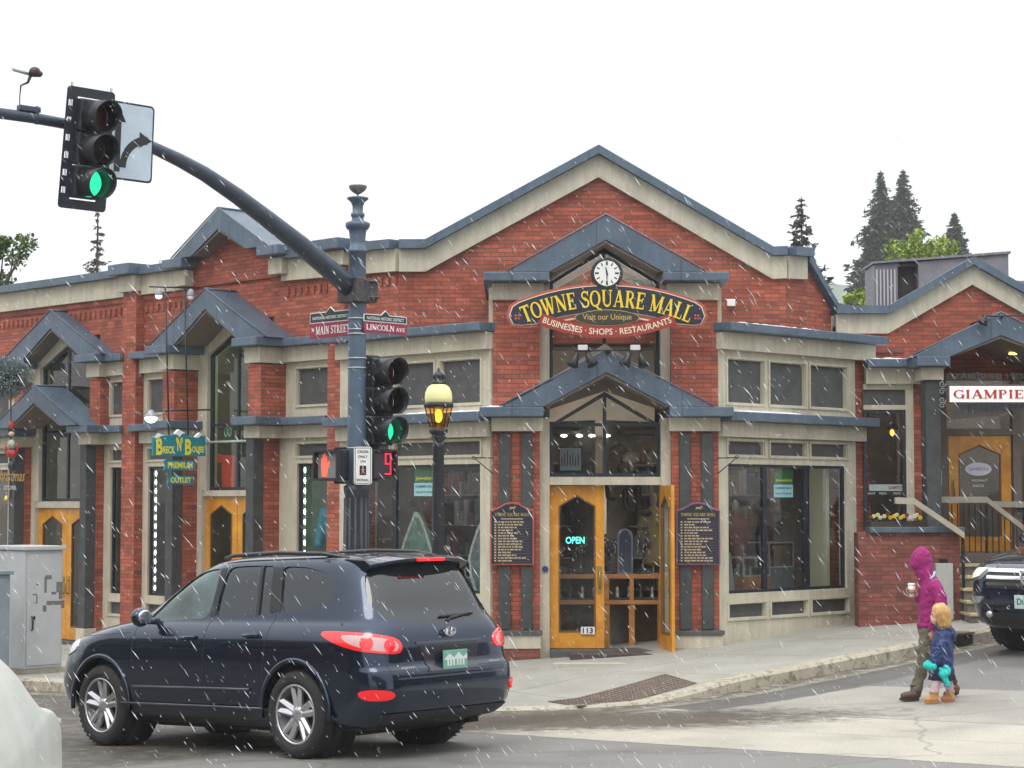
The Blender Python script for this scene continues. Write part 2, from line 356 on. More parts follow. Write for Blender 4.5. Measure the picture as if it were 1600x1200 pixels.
def road_mat():
    M_ = bpy.data.materials.new('road'); M_.use_nodes = True; t = M_.node_tree; b = t.nodes['Principled BSDF']
    g = t.nodes.new('ShaderNodeNewGeometry')
    def dot(v, off):
        n = t.nodes.new('ShaderNodeVectorMath'); n.operation = 'DOT_PRODUCT'; lk(t, g.outputs['Position'], n.inputs[0]); n.inputs[1].default_value = v
        a = t.nodes.new('ShaderNodeMath'); a.operation = 'SUBTRACT'; lk(t, n.outputs['Value'], a.inputs[0]); a.inputs[1].default_value = off; return a.outputs[0]
    def noise(s, d=5, r=.6, vec=None):
        n = t.nodes.new('ShaderNodeTexNoise'); n.inputs['Scale'].default_value = s; n.inputs['Detail'].default_value = d; n.inputs['Roughness'].default_value = r
        lk(t, vec or g.outputs['Position'], n.inputs['Vector']); return n.outputs[0]
    def mth(op, a, b_=None, c=None):
        n = t.nodes.new('ShaderNodeMath'); n.operation = op
        for i, k in enumerate((a, b_, c)):
            if k is None: continue
            if isinstance(k, (int, float)): n.inputs[i].default_value = k
            else: lk(t, k, n.inputs[i])
        return n.outputs[0]
    def step(v, at_, w=.03, up=True):
        n = t.nodes.new('ShaderNodeMapRange'); lk(t, v, n.inputs[0]); n.inputs[1].default_value = at_-w; n.inputs[2].default_value = at_+w
        if not up: n.inputs[3].default_value = 1; n.inputs[4].default_value = 0
        return n.outputs[0]
    def mix(fac, a, b_):
        n = t.nodes.new('ShaderNodeMix'); n.data_type = 'RGBA'
        if isinstance(fac, (int, float)): n.inputs[0].default_value = fac
        else: lk(t, fac, n.inputs[0])
        for i, k in ((6, a), (7, b_)):
            if isinstance(k, tuple): n.inputs[i].default_value = (*k, 1)
            else: lk(t, k, n.inputs[i])
        return n.outputs[2]
    n0 = noise(3.0); nf = noise(60, 3, .8); nl = noise(.7, 6, .6)
    wob = mth('MULTIPLY', mth('SUBTRACT', n0, .5), .16)
    P = mth('ADD', dot((-r2, r2, 0), 21.2*r2), wob); Q = mth('ADD', dot((r2, r2, 0), 21.6*r2), mth('MULTIPLY', wob, .5))
    asph = mix(step(nl, .5, .2), (.13, .13, .122), (.195, .19, .175))
    asph = mix(mth('MULTIPLY', step(nf, .55, .12), .4), asph, (.27, .26, .245))
    conc = mix(step(nl, .5, .25), (.36, .34, .275), (.52, .49, .405))
    conc = mix(mth('MULTIPLY', step(nf, .46, .1, False), .55), conc, (.20, .19, .16))
    light = mix(step(nl, .52, .2), (.30, .285, .25), (.38, .36, .31))
    light = mix(mth('MULTIPLY', step(nf, .42, .1, False), .35), light, (.15, .145, .13))
    # lincoln side lighter patch, then the drain pan that crosses it
    f = mth('MULTIPLY', step(P, -1.15, .03, False), mth('MULTIPLY', step(Q, 1.5, .02), step(Q, 4.25, .04, False)))
    c = mix(f, asph, light)
    dk = mth('MULTIPLY', mth('MULTIPLY', step(P, -1.15, .05), step(P, -.35, .05, False)), step(Q, .4, .1))
    c = mix(mth('MULTIPLY', dk, .8), c, (.10, .098, .092))
    f = mth('MULTIPLY', mth('MULTIPLY', step(Q, -1.55, .02), step(Q, 1.5, .015, False)), step(P, -.55, .1, False))
    c = mix(f, c, conc)
    gut = mth('MULTIPLY', step(P, -.42, .04), step(Q, -.42, .04))
    c = mix(gut, c, conc)
    gq = mth('MULTIPLY', mth('MULTIPLY', step(Q, -.5, .03), step(Q, .5, .05, False)), step(P, .0, .1))
    c = mix(gq, c, conc)
    # joints and cracks
    vor = t.nodes.new('ShaderNodeTexVoronoi'); vor.feature = 'DISTANCE_TO_EDGE'; vor.inputs['Scale'].default_value = .22
    vm = t.nodes.new('ShaderNodeVectorMath'); vm.operation = 'ADD'; lk(t, g.outputs['Position'], vm.inputs[0])
    nn = t.nodes.new('ShaderNodeTexNoise'); nn.inputs['Scale'].default_value = 1.3; nn.inputs['Detail'].default_value = 5; lk(t, g.outputs['Position'], nn.inputs['Vector'])
    vs = t.nodes.new('ShaderNodeVectorMath'); vs.operation = 'SCALE'; lk(t, nn.outputs['Color'], vs.inputs[0]); vs.inputs[3].default_value = .45
    lk(t, vs.outputs[0], vm.inputs[1]); lk(t, vm.outputs[0], vor.inputs['Vector'])
    c = mix(mth('MULTIPLY', step(vor.outputs[0], .0035, .003, False), .38), c, (.045, .043, .04))
    for a_, b_ in ((1.5, 0), (-1.55, 0), (0, 0)):
        e = mth('MULTIPLY', step(mth('ABSOLUTE', mth('SUBTRACT', Q, a_)), .022, .01, False), step(P, -.6, .05, False)); c = mix(mth('MULTIPLY', e, .6 if a_ else .25), c, (.06, .055, .05))
    # loose grit and mud in the gutter corner
    d = t.nodes.new('ShaderNodeVectorMath'); d.operation = 'DISTANCE'
    sc = t.nodes.new('ShaderNodeVectorMath'); sc.operation = 'MULTIPLY'; lk(t, g.outputs['Position'], sc.inputs[0]); sc.inputs[1].default_value = (.42, 1, 0)
    lk(t, sc.outputs[0], d.inputs[0]); d.inputs[1].default_value = (.42*.9, 20.75, 0)
    gr = mth('MULTIPLY', step(mth('ADD', d.outputs['Value'], mth('MULTIPLY', mth('SUBTRACT', noise(5, 8, .8), .5), 2.6)), 1.05, .35, False), .95)
    c = mix(gr, c, mix(step(noise(45, 3, .8), .52, .1), (.022, .018, .012), (.13, .108, .078)))
    lip = mth('MULTIPLY', mth('MULTIPLY', step(P, -.42, .22), step(noise(5, 8, .85), .44, .07)), .9)
    c = mix(lip, c, (.05, .038, .025))
    lk(t, c, b.inputs['Base Color'])
    rr = t.nodes.new('ShaderNodeMapRange'); lk(t, nl, rr.inputs[0]); rr.inputs[1].default_value = .35; rr.inputs[2].default_value = .65; rr.inputs[3].default_value = .38; rr.inputs[4].default_value = .75
    lk(t, rr.outputs[0], b.inputs['Roughness'])
    bp = t.nodes.new('ShaderNodeBump'); bp.inputs['Strength'].default_value = .5; bp.inputs['Distance'].default_value = .01; lk(t, nf, bp.inputs['Height']); lk(t, bp.outputs[0], b.inputs['Normal'])
    return M_
tag(m.build('road', road_mat(), loc=(0, 0, 0)), kind='structure')
# kerb path with a rounded corner
RC = 2.2
path = [(30-i*.5, 0) for i in range(int((30-RC)/.5)+1)]+[(RC, 0)]
path += [(RC-RC*sin(a*pi/32), RC-RC*cos(a*pi/32)) for a in range(1, 16)]+[(0, RC)]+[(0, RC+.5*(i+1)) for i in range(55)]
inner = []
for p, q in path:
    if q == 0: inner.append((max(p, 11), 11))
    elif p == 0: inner.append((11, max(q, 11)))
    else: inner.append((11, 11))
def norm_in(p, q):
    if q < 1e-6: return (0, 1)
    if p < 1e-6: return (1, 0)
    d = math.hypot(RC-p, RC-q); return ((RC-p)/d, (RC-q)/d)
sw = MB(); K = 26; vs = []
for (p, q), (ip, iq) in zip(path, inner):
    nx_, ny_ = norm_in(p, q)
    for k in range(K+1):
        t = (k/K)**1.5; a = p+nx_*.17; b = q+ny_*.17
        a, b = a+(ip-a)*t, b+(iq-b)*t
        x, y = XY(a, b); vs.append((x, y, hside(a, b)))
sw.add(vs, [(i*(K+1)+k, i*(K+1)+k+1, (i+1)*(K+1)+k+1, (i+1)*(K+1)+k) for i in range(len(path)-1) for k in range(K)], True)
def pave_mat(name, c1, c2, joints=True):
    M_ = bpy.data.materials.new(name); M_.use_nodes = True; t = M_.node_tree; b = t.nodes['Principled BSDF']
    g = t.nodes.new('ShaderNodeNewGeometry')
    mp = t.nodes.new('ShaderNodeMapping'); mp.inputs['Rotation'].default_value = (0, 0, R(45)); lk(t, g.outputs['Position'], mp.inputs[0])
    n = t.nodes.new('ShaderNodeTexNoise'); n.inputs['Scale'].default_value = 1.1; n.inputs['Detail'].default_value = 9; n.inputs['Roughness'].default_value = .7; lk(t, g.outputs['Position'], n.inputs['Vector'])
    rp = t.nodes.new('ShaderNodeMapRange'); lk(t, n.outputs[0], rp.inputs[0]); rp.inputs[1].default_value = .32; rp.inputs[2].default_value = .68
    mx = t.nodes.new('ShaderNodeMix'); mx.data_type = 'RGBA'; lk(t, rp.outputs[0], mx.inputs[0]); mx.inputs[6].default_value = (*c1, 1); mx.inputs[7].default_value = (*c2, 1)
    out = mx.outputs[2]
    n2 = t.nodes.new('ShaderNodeTexNoise'); n2.inputs['Scale'].default_value = 9; n2.inputs['Detail'].default_value = 8; n2.inputs['Roughness'].default_value = .8; lk(t, g.outputs['Position'], n2.inputs['Vector'])
    if joints:
        br = t.nodes.new('ShaderNodeTexBrick'); br.offset = 0; lk(t, mp.outputs[0], br.inputs['Vector']); br.inputs['Scale'].default_value = 1
        br.inputs['Brick Width'].default_value = 1.9; br.inputs['Row Height'].default_value = 1.9; br.inputs['Mortar Size'].default_value = .009; br.inputs['Mortar Smooth'].default_value = .1
        br.inputs['Color1'].default_value = (1, 1, 1, 1); br.inputs['Color2'].default_value = (.90, .90, .90, 1); br.inputs['Mortar'].default_value = (.45, .43, .38, 1)
        m3 = t.nodes.new('ShaderNodeMix'); m3.data_type = 'RGBA'; m3.blend_type = 'MULTIPLY'; m3.inputs[0].default_value = 1; lk(t, out, m3.inputs[6]); lk(t, br.outputs[0], m3.inputs[7]); out = m3.outputs[2]
    st = t.nodes.new('ShaderNodeMapRange'); lk(t, n2.outputs[0], st.inputs[0]); st.inputs[1].default_value = .60 if joints else .50; st.inputs[2].default_value = .72 if joints else .60; st.inputs[4].default_value = .75 if not joints else .25
    m4 = t.nodes.new('ShaderNodeMix'); m4.data_type = 'RGBA'; lk(t, st.outputs[0], m4.inputs[0]); lk(t, out, m4.inputs[6]); m4.inputs[7].default_value = (.10, .085, .06, 1)
    lk(t, m4.outputs[2], b.inputs['Base Color']); b.inputs['Roughness'].default_value = .7
    bp = t.nodes.new('ShaderNodeBump'); bp.inputs['Strength'].default_value = .35; bp.inputs['Distance'].default_value = .01; lk(t, n2.outputs[0], bp.inputs['Height']); lk(t, bp.outputs[0], b.inputs['Normal'])
    return M_
tag(sw.build('sidewalk', pave_mat('pavement', (.27, .262, .225), (.38, .368, .32)), loc=(0, 0, 0)), kind='structure')
kb = MB(); vs = []
for p, q in path:
    a, b = norm_in(p, q)
    def pt_(d, z): x, y = XY(p+a*d, q+b*d); return (x, y, z)
    zt = hside(p, q); x, y = XY(p, q); zr = hroad(x, y)
    vs += [pt_(-.02, zr-.1), pt_(-.005, zt-.03), pt_(.03, zt+.004), pt_(.172, zt+.006), pt_(.18, zt-.1)]
kb.add(vs, [(i*5+k, i*5+k+1, (i+1)*5+k+1, (i+1)*5+k) for i in range(len(path)-1) for k in range(4)], False)
tag(kb.build('kerb', pave_mat('kerb_stone', (.36, .33, .25), (.46, .42, .33), False), loc=(0, 0, 0)), kind='structure')
# ribbed warning plate in the ramp
wp = MB(); RUST = mat('rust_plate', (.15, .115, .09), .8, noise=.35, nscale=9)
def qd(a, b, c, d, s, t): return tuple((1-s)*(1-t)*a[i]+s*(1-t)*b[i]+s*t*c[i]+(1-s)*t*d[i] for i in (0, 1))
def gp(px, py, z=-.08):
    d = ray(px, py); t = (z-CAMH)/d.z; return (d.x*t, d.y*t)
c4 = [gp(855, 1079), gp(905, 1090), gp(1090, 1071), gp(1040, 1060)]
N1, N2 = 34, 8
def hsp(x, y): p, q = PQ(x, y); return hside(p, q)
for i in range(N1):
    for j in range(N2):
        s0, s1, t0, t1 = j/N2+.02, (j+1)/N2-.02, i/N1+.006, (i+1)/N1-.006
        P4 = [qd(*c4, a, b) for a, b in ((s0, t0), (s1, t0), (s1, t1), (s0, t1))]
        top = [(x, y, hsp(x, y)+.012) for x, y in P4]; bot = [(x, y, hsp(x, y)+.004) for x, y in P4]
        wp.add(top+bot, [(0, 1, 2, 3), (0, 4, 5, 1), (1, 5, 6, 2), (2, 6, 7, 3), (3, 7, 4, 0)])
wpg = []
for i in range(13):
    for j in range(5): x, y = qd(*c4, j/4, i/12); wpg.append((x, y, hsp(x, y)+.005))
wp.add(wpg, [(i*5+j, i*5+j+1, (i+1)*5+j+1, (i+1)*5+j) for i in range(12) for j in range(4)])
tag(wp.build('warning_plate', RUST, loc=(*gp(970, 1075), -.08)), 'rusty brown ribbed warning plate set in the pavement ramp before the mall door', 'tactile plate')
# storm drain inlet in the kerb beside the parked vehicle
sd = thing('storm_drain', 'rusty storm drain opening in the kerb behind the child', 'storm drain', (*XY(.1, 8.2), hs(*XY(0, 8.2))))
FK = Frame(XY(0, 7.6), (r2, r2), (r2, -r2)); zk = hs(*XY(0, 8.2))
MB().fbox(FK, .0, .75, -.22, .04, zk-.01, zk+.025).build('cover', RUST, sd, bevel=.008)
MB().fbox(FK, .04, .71, .0, .03, zk-.15, zk-.015).build('opening', BLACK, sd)
tag(MB().fbox(Frame((1.28, 26.5), (1, 0), (0, -1)), -.75, .85, -.12, .12, -.10, hs(1.28, 26.5)+.012).build('pavement_slab', mat('pale_slab', (.42, .40, .33), .8, noise=.1), loc=(1.28, 26.5, -.05)), kind='structure')

# ---------------- the corner mall ----------------
ROOT = thing('brick_mall', 'red brick corner mall with blue metal gable hoods, cream bands and tall shop windows', 'building', (1.28, 30, 0))
def part(name, m_, mtl, parent=None, **k): return m_.build(name, mtl, parent or ROOT, **k)
def U(F, px, py=600, n=0): return F.px(px, py, n)[0]
def ring(mb, F, a, b, z0, z1, c, w, zs, za, zb, n0, n1):
    """wall panel with a pointed opening"""
    if a < c-w: mb.fbox(F, a, c-w, n0, n1, z0, z1)
    if b > c+w: mb.fbox(F, c+w, b, n0, n1, z0, z1)
    if zb > z0: mb.fbox(F, c-w, c+w, n0, n1, z0, zb)
    mb.fprism(F, [(c-w, zs), (c, za), (c, z1), (c-w, z1)], n0, n1)
    mb.fprism(F, [(c, za), (c+w, zs), (c+w, z1), (c, z1)], n0, n1)
def frame_rect(mb, F, a, b, z0, z1, t, n0, n1):
    mb.fbox(F, a, a+t, n0, n1, z0, z1); mb.fbox(F, b-t, b, n0, n1, z0, z1)
    mb.fbox(F, a+t, b-t, n0, n1, z1-t, z1); mb.fbox(F, a+t, b-t, n0, n1, z0, z0+t)
def window(F, a, b, z0, z1, n, root, glass=None, t=.05):
    mb = MB(); frame_rect(mb, F, a, b, z0, z1, t, n-.04, n+.01); w = mb.build('window', NAVY, root)
    MB().fbox(F, a+t, b-t, n-.02, n-.012, z0+t, z1-t).build('pane', glass or GLASS, w); return w
def gable_window(F, c, w, zs, za, zb, n, root, mull=True, rail=None, glass=None, t=.05):
    mb = MB()
    outer = [(c-w, zb), (c-w, zs), (c, za), (c+w, zs), (c+w, zb)]
    k = t*1.25
    inner = [(c-w+t, zb+t), (c-w+t, zs-.02), (c, za-k), (c+w-t, zs-.02), (c+w-t, zb+t)]
    for i in range(5):
        j = (i+1) % 5; mb.fprism(F, [outer[i], outer[j], inner[j], inner[i]], n-.05, n+.01)
    if mull: mb.fbox(F, c-t/2, c+t/2, n-.045, n+.005, zb+t, za-k)
    if rail: 
        for z in rail: mb.fbox(F, c-w+t, c-t/2, n-.045, n+.003, z-.02, z+.025); mb.fbox(F, c+t/2, c+w-t, n-.045, n+.003, z-.02, z+.025)
    o = mb.build('window', NAVY, root)
    MB().fprism(F, inner, n-.022, n-.014).build('pane', glass or GLASS, o); return o
def hood(F, c, n0, n1, wo, wi, zf, zo, zi, root):
    """gabled metal hood: thick chevron with a soffit lining"""
    mb = MB(); mb.fprism(F, [(c-wo, zf), (c, zo), (c, zi), (c-wi, zf)], n0, n1); mb.fprism(F, [(c, zo), (c+wo, zf), (c+wi, zf), (c, zi)], n0, n1)
    h = mb.build('hood', BLUE, root)
    s = MB(); e = .05
    s.fprism(F, [(c-wi+.01, zf), (c, zi-.004), (c, zi-e), (c-wi+.06, zf)], n0, n1-.03); s.fprism(F, [(c, zi-.004), (c+wi-.01, zf), (c+wi-.06, zf), (c, zi-e)], n0, n1-.03)
    s.build('soffit', SOFFIT, h)
    q = MB()   # rolled edge and ridge cap
    a = (zo-zf)/wo
    q.tube([F.p(c-wo-.03, n1+.005, zf+.01), F.p(c, n1+.005, zo+.02), F.p(c+wo+.03, n1+.005, zf+.01)], .014, 6)
    q.tube([F.p(c, n0, zo+.012), F.p(c, n1, zo+.012)], .02, 6)
    q.build('trim', BLUE, h); return h
Z = dict(cor=(4.37, 4.49), fas=(4.13, 4.365), up=(3.41, 4.0), led=(3.14, 3.27), fas2=(2.93, 3.135), tr=(2.69, 2.87), win=(.78, 2.56), bp=(.45, .63))
def bay(F, a, b, wins, z, root, depth=.7, over=.26, base=-.9, n=0, upw=None, z_cor=True, ext=0.0):
    mb = MB(); up = upw or wins
    top = z['fas'][0]
    def zone(ws, z0, z1, h0, h1):
        e = [a]+[k for w in ws for k in w]+[b]
        for i in range(0, len(e), 2): mb.fbox(F, e[i], e[i+1], n-.14, n, z0, z1)
        for wa, wb in ws: 
            mb.fbox(F, wa, wb, n-.14, n, h1, z1)
            if h0 > z0: mb.fbox(F, wa, wb, n-.14, n, z0, h0)
    zone(up, z['fas2'][1]-.01, top, *z['up'])
    zone(wins, z['tr'][0]-.06, z['fas2'][1]-.01, *z['tr'])
    zone([(wins[0][0], wins[-1][1])], z['bp'][1]+.03, z['tr'][0]-.06, *z['win'])
    zone(wins, base, z['bp'][1]+.03, *z['bp'])
    part('storefront_frame', mb, CREAM, root)
    for ws, (z0, z1) in ((up, z['up']), (wins, z['tr']), (wins, z['bp'])):
        for wa, wb in ws:
            tr = MB(); frame_rect(tr, F, wa-.045, wb+.045, z0-.04, z1+.04, .03, n+.001, n+.022)
            pn = MB().fbox(F, wa+.001, wb-.001, n-.12, n-.05, z0+.001, z1-.001).build('infill_panel', GREYP, root)
            tr.build('panel_trim', CREAM, pn)
    ed = [wins[0][0]]+[(p[1]+q[0])/2 for p, q in zip(wins, wins[1:])]+[wins[-1][1]]
    for wa, wb in zip(ed, ed[1:]): window(F, wa+.001, wb-.001, *z['win'], n-.05, root, t=.042)
    if z_cor:
        part('fascia', MB().fbox(F, a-.02, b+ext, n-.1, n+.10, *z['fas']), CREAM, root)
        part('cornice', MB().fbox(F, a-.05, b+ext+.1, n-depth, n+over, *z['cor']), BLUE, root, bevel=.012)
    part('fascia', MB().fbox(F, a-.02, b+ext*.4, n+.003, n+.09, *z['fas2']), CREAM, root)
    part('ledge', MB().fbox(F, a-.05, b+ext*.4+.1, n+.002, n+over, *z['led']), BLUE, root, bevel=.012)
# right and left bays of the corner
wr = [(U(FRB, 1137), U(FRB, 1192)), (U(FRB, 1203), U(FRB, 1257)), (U(FRB, 1266), U(FRB, 1321))]
bR = U(FRB, 1336); bR2 = U(FRB, 1359)
bay(FRB, 0, bR, wr, Z, ROOT, depth=1.0, ext=bR2-bR+.02)
part('pilaster', MB().fbox(FRB, bR+.002, bR2, -.9, -.01, -.6, 4.128), BRICK)
wl = [(a, b) for a, b in wr]
bay(FLB, 0, bR, wl, Z, ROOT, depth=.85, ext=.0)
part('pilaster', MB().fbox(FLB, bR+.002, bR+.3, -.7, -.01, -.9, 4.36), BRICK)
# centre portico
c0 = 0.0
for sg in (-1, 1):
    def bx(m_, a, b, n0, n1, z0, z1): m_.fbox(FC, min(sg*a, sg*b), max(sg*a, sg*b), n0, n1, z0, z1); return m_
    part('pier', bx(MB(), .90, 1.54, -.5, 0, -.4, 5.02), BRICKD if False else BRICK)
    part('pier_flank', bx(MB(), 1.25, 1.50, -2.6, -.502, 3.3, 5.02), BRICK)
    part('side_strip', bx(MB(), 1.542, 1.60, -.4, -.05, 4.5, 4.98), CREAM)
    for a, b in ((1.0, 1.155), (1.30, 1.46)): part('column_strip', bx(MB(), a, b, .002, .07, .30, 2.98), GREYC, bevel=.015)
    part('pier_cap', bx(MB(), .86, 1.56, -.45, .12, 3.0, 3.185), CREAM, bevel=.008)
    part('pier_cap', bx(MB(), .84, 1.56, -.45, .06, 4.80, 5.035), CREAM, bevel=.008)
    part('plinth', bx(MB(), .89, 1.58, .003, .13, .05, .235), CREAM, bevel=.008)
    part('plinth_cap', bx(MB(), .87, 1.60, .001, .16, .237, .295), GREYP, bevel=.006)
    part('plinth_foot', bx(MB(), .91, 1.56, .002, .11, -.3, .048), BRICKD)
    part('ledge', bx(MB(), .85, 1.72, -.45, .34, 3.19, 3.32), BLUE, bevel=.012)
    part('ledge', bx(MB(), .77, 1.67, -2.45, .30, 5.04, 5.16), BLUE, bevel=.012)
    part('door_jamb', bx(MB(), .765, .898, -.45, -.12, -.2, 3.19), CREAM)
    part('window_jamb', bx(MB(), .765, .898, -.45, -.12, 3.325, 5.035), CREAM)
part('lintel', MB().fbox(FC, -.763, .763, -.42, -.14, 2.27, 2.38), CREAM)
hood(FC, 0, -2.4, .30, 1.32, .77, 5.162, 5.93, 5.60, ROOT)
hood(FC, 0, -.46, .34, 1.42, .86, 3.323, 4.07, 3.79, ROOT)
gw = MB(); gw.fprism(FC, [(-.765, 3.55), (0, 4.0), (0, 4.22), (-.765, 3.72)], -.42, -.2); gw.fprism(FC, [(0, 4.0), (.765, 3.55), (.765, 3.72), (0, 4.22)], -.42, -.2)
part('apron', gw, CREAM)
gable_window(FC, 0, .762, 3.10, 3.56, 2.382, -.3, ROOT, rail=[3.10])
gable_window(FC, 0, .762, 5.08, 5.56, 3.6, -.32, ROOT, rail=[4.62], glass=GLASS)
part('gable_infill', MB().fprism(FC, [(-.86, 3.2), (-.76, 3.2), (-.76, 3.32), (0, 3.575), (.76, 3.32), (.76, 3.2), (.86, 3.2), (.86, 3.335), (0, 3.78), (-.86, 3.335)], -.44, -.30), SOFFIT)
# doors
def door_leaf(F, a, b, z0, z1, n, root, name='door', hand=None, glass=None, mt=ORANGE, t=.045):
    w = (b-a); c = (a+b)/2; m_ = w*.16; mb = MB()
    gw_ = w/2-m_; zs = z1-.28; za = z1-.13; zb = z0+.22
    ring(mb, F, a, b, z0, z1, c, gw_, zs, za, zb, n-t, n)
    o = mb.build(name, mt, root, bevel=.004)
    st = MB(); P = [(c-gw_, zb), (c-gw_, zs), (c, za), (c+gw_, zs), (c+gw_, zb)]; Q_ = [(c-gw_+.02, zb+.02), (c-gw_+.02, zs-.01), (c, za-.025), (c+gw_-.02, zs-.01), (c+gw_-.02, zb+.02)]
    for i in range(5):
        j = (i+1) % 5; st.fprism(F, [P[i], P[j], Q_[j], Q_[i]], n-t+.004, n+.008)
    st.build('glazing_bead', mat('dark_wood', (.16, .075, .02), .5), o)
    MB().fprism(F, Q_, n-.026, n-.018).build('pane', glass or GLASS, o)
    if hand:
        h = MB(); h.fbox(F, hand-.035, hand+.035, n+.001, n+.01, z0+.75, z0+1.13); h.tube([F.p(hand, n+.01, z0+.82), F.p(hand, n+.06, z0+.84), F.p(hand, n+.06, z0+1.04), F.p(hand, n+.01, z0+1.06)], .011, 8)
        h.build('handle', BRASS, o)
    return o
d1 = door_leaf(FC, -.758, -.01, .03, 2.262, -.28, ROOT, hand=-.075)
d1['label'] = 'closed orange wooden door leaf with OPEN lettering and number 113'
FD = Frame(tuple(FC.p(.745, -.24, 0).xy), (.15, -1), (-1, -.15))
d2 = door_leaf(FD, .0, .74, .03, 2.262, 0, ROOT, hand=.66)
d2['label'] = 'orange wooden door leaf swung open towards the street'
part('threshold', MB().fbox(FC, -.76, .76, -.5, .15, -.1, .024), GREYP)
part('vestibule_mat', MB().fbox(FC, -.5, .6, .16, .62, -.1, .012), mat('mat_brown', (.07, .05, .045), .9))
t_ = MB(); put_text(t_, FC, 'OPEN', -.41, -.296, 1.51, .095, bold=.02, width=.26)
t_.build('open_lettering', mat('neon_teal', (.1, .8, .6), .5, emit=(.15, .95, .70), estr=1.1), d1)
t_ = MB().fbox(FC, -.335, -.145, -.262, -.25, .225, .325); q_ = t_.build('number_plate', WHITE, d1)
t_ = MB(); put_text(t_, FC, '113', -.24, -.246, .275, .075, bold=.03, width=.14); t_.build('house_number', BLACK, d1)
# main parapet wall over the corner
zc = 5.94
gx = [FC.px(p, 400, -2.5)[0] for p in (624, 665, 935, 1206, 1262)]
cp = [(gx[0], 5.94), (gx[1], 5.94), (gx[2], 7.36), (gx[3], 5.83), (FC.px(1228, 400, -2.5)[0], 5.84)]
wall = MB(); lo = 4.4
pts = [(a, z-.30) for a, z in cp]
for (a, z), (b, w) in zip(pts, pts[1:]): wall.fprism(FC, [(a, lo), (b, lo), (b, w), (a, z)], -2.8, -2.5)
part('gable_wall', wall, BRICK)
def coping(F, pl, n, name='coping', over=.22, band=.27, th=.13, back=.35, gap=.07):
    c = MB(); s = MB(); f = MB()
    for (a, z), (b, w) in zip(pl, pl[1:]):
        c.fprism(F, [(a, z-th), (b, w-th), (b, w), (a, z)], n-back, n+over)
        f.fprism(F, [(a, z-th-gap-band), (b, w-th-gap-band), (b, w-th-.001), (a, z-th-.001)], n-.28, n+.09)
    o = part(name, c, BLUE)
    part('frieze_band', f, CREAM, ROOT)
    return o
coping(FC, cp, -2.5)
part('frieze_return', MB().fbox(FC, gx[1]-.02, gx[1]+.02, -2.41, -2.405, 5.5, 5.7), CREAM)
# right side wall behind the bay
uR = U(FRW, 1256); uE = 1.15
wR = MB(); wR.fprism(FRW, [(0, lo), (uR, lo), (uR, 5.54), (0, 5.54)], -.3, 0); wR.fprism(FRW, [(uR, lo), (uE, lo), (uE, 4.98), (uR, 5.72)], -.3, 0)
wR.fbox(FRW, 0, uE, -.3, -.002, -.5, lo)
part('side_wall', wR, BRICK)
coping(FRW, [(0, 5.84), (uR, 5.86)], 0, th=.13)
part('raking_coping', MB().fprism(FRW, [(uR+.02, 5.80), (uE+.1, 5.02), (uE+.1, 4.90), (uR+.02, 5.66)], -.5, .12), BLUE)
# bay roofs back to the wall
# long Main Street wall
LE = 17.0
UB = (6.58, 6.97); UA = (1.07, 1.456)
lw = MB(); ops = [(3.0, 5.0), (7.49, 9.31), (11.9, 13.7)]
def Lp(u): return u
lw.fbox(FLW, 0, LE, -.3, 0, 5.0, 5.62)
e = [0, 3.0, 5.0, 7.92, 10.08, LE]
for i in range(0, len(e), 2): lw.fbox(FLW, e[i], e[i+1], -.3, 0, 4.59 if i else 4.35, 5.0)
# brick gable over the second portico
lw.fprism(FLW, [(2.75, 5.62), (5.25, 5.62), (5.25, 5.95), (4.0, 6.62), (2.75, 5.95)], -.3, .05)
part('street_wall', lw, BRICK)
Zl = dict(cor=(4.48, 4.60), fas=(4.24, 4.475), up=(3.56, 4.12), led=(3.24, 3.36), fas2=(3.04, 3.235), tr=(2.76, 2.94), win=(.45, 2.64), bp=(.1, .3))
for a, b in ((0, 2.72), (5.28, LE)):
    zz = lambda u: 5.95+.022*min(u, 5.5)
    seg = [(a, zz(a)), (b, zz(b))]
    coping(FLW, seg, 0)
    co = MB(); k = a+.05
    co.fbox(FLW, a+.02, b, .002, .03, 5.50, 5.62)
    while k < b-.1:       # dentil course, one brick on end after another
        if not (UA[0]-.1 < k < UA[1]+.05 or UB[0]-.1 < k < UB[1]+.05): co.fbox(FLW, k, k+.065, .001, .035, 5.30, 5.42)
        k += .16
    part('corbel_course', co, BRICK)
# soldier course joints
for a, b in (UA, UB):
    part('pilaster', MB().fbox(FLW, a, b, .001, .17, -1.2, 5.65), BRICK)
    part('pilaster_cap', MB().fbox(FLW, a-.04, b+.04, .0, .25, 5.652, 5.88 if a < 3 else 5.93), CREAM, bevel=.008)
    part('pilaster_coping', MB().fbox(FLW, a-.12, b+.12, -.2, .42, 5.885 if a < 3 else 5.935, 6.05 if a < 3 else 6.12), BLUE, bevel=.01)
for u in (2.72, 5.28):
    part('gable_foot', MB().fbox(FLW, u-.17, u+.17, .0, .22, 5.64, 5.90), CREAM, bevel=.008)
    part('gable_foot_cap', MB().fbox(FLW, u-.30, u+.25, -.2, .40, 5.93, 6.08), BLUE, bevel=.01)
hood(FLW, 4.0, -.35, .38, 1.25, .74, 6.082, 6.80, 6.47, ROOT)
bay(FLW, UA[1]+.002, 2.98, [(1.62, 2.40)], Zl, ROOT, depth=.1, base=-1.2)
bay(FLW, .62, UA[0]-.002, [(.70, .98)], Zl, ROOT, depth=.1, base=-1.2)
bay(FLW, 5.02, UB[0]-.002, [(5.72, 6.42)], Zl, ROOT, depth=.1, base=-1.4)
bay(FLW, UB[1]+.002, 7.90, [(7.10, 7.55)], Zl, ROOT, depth=.1, base=-1.6)
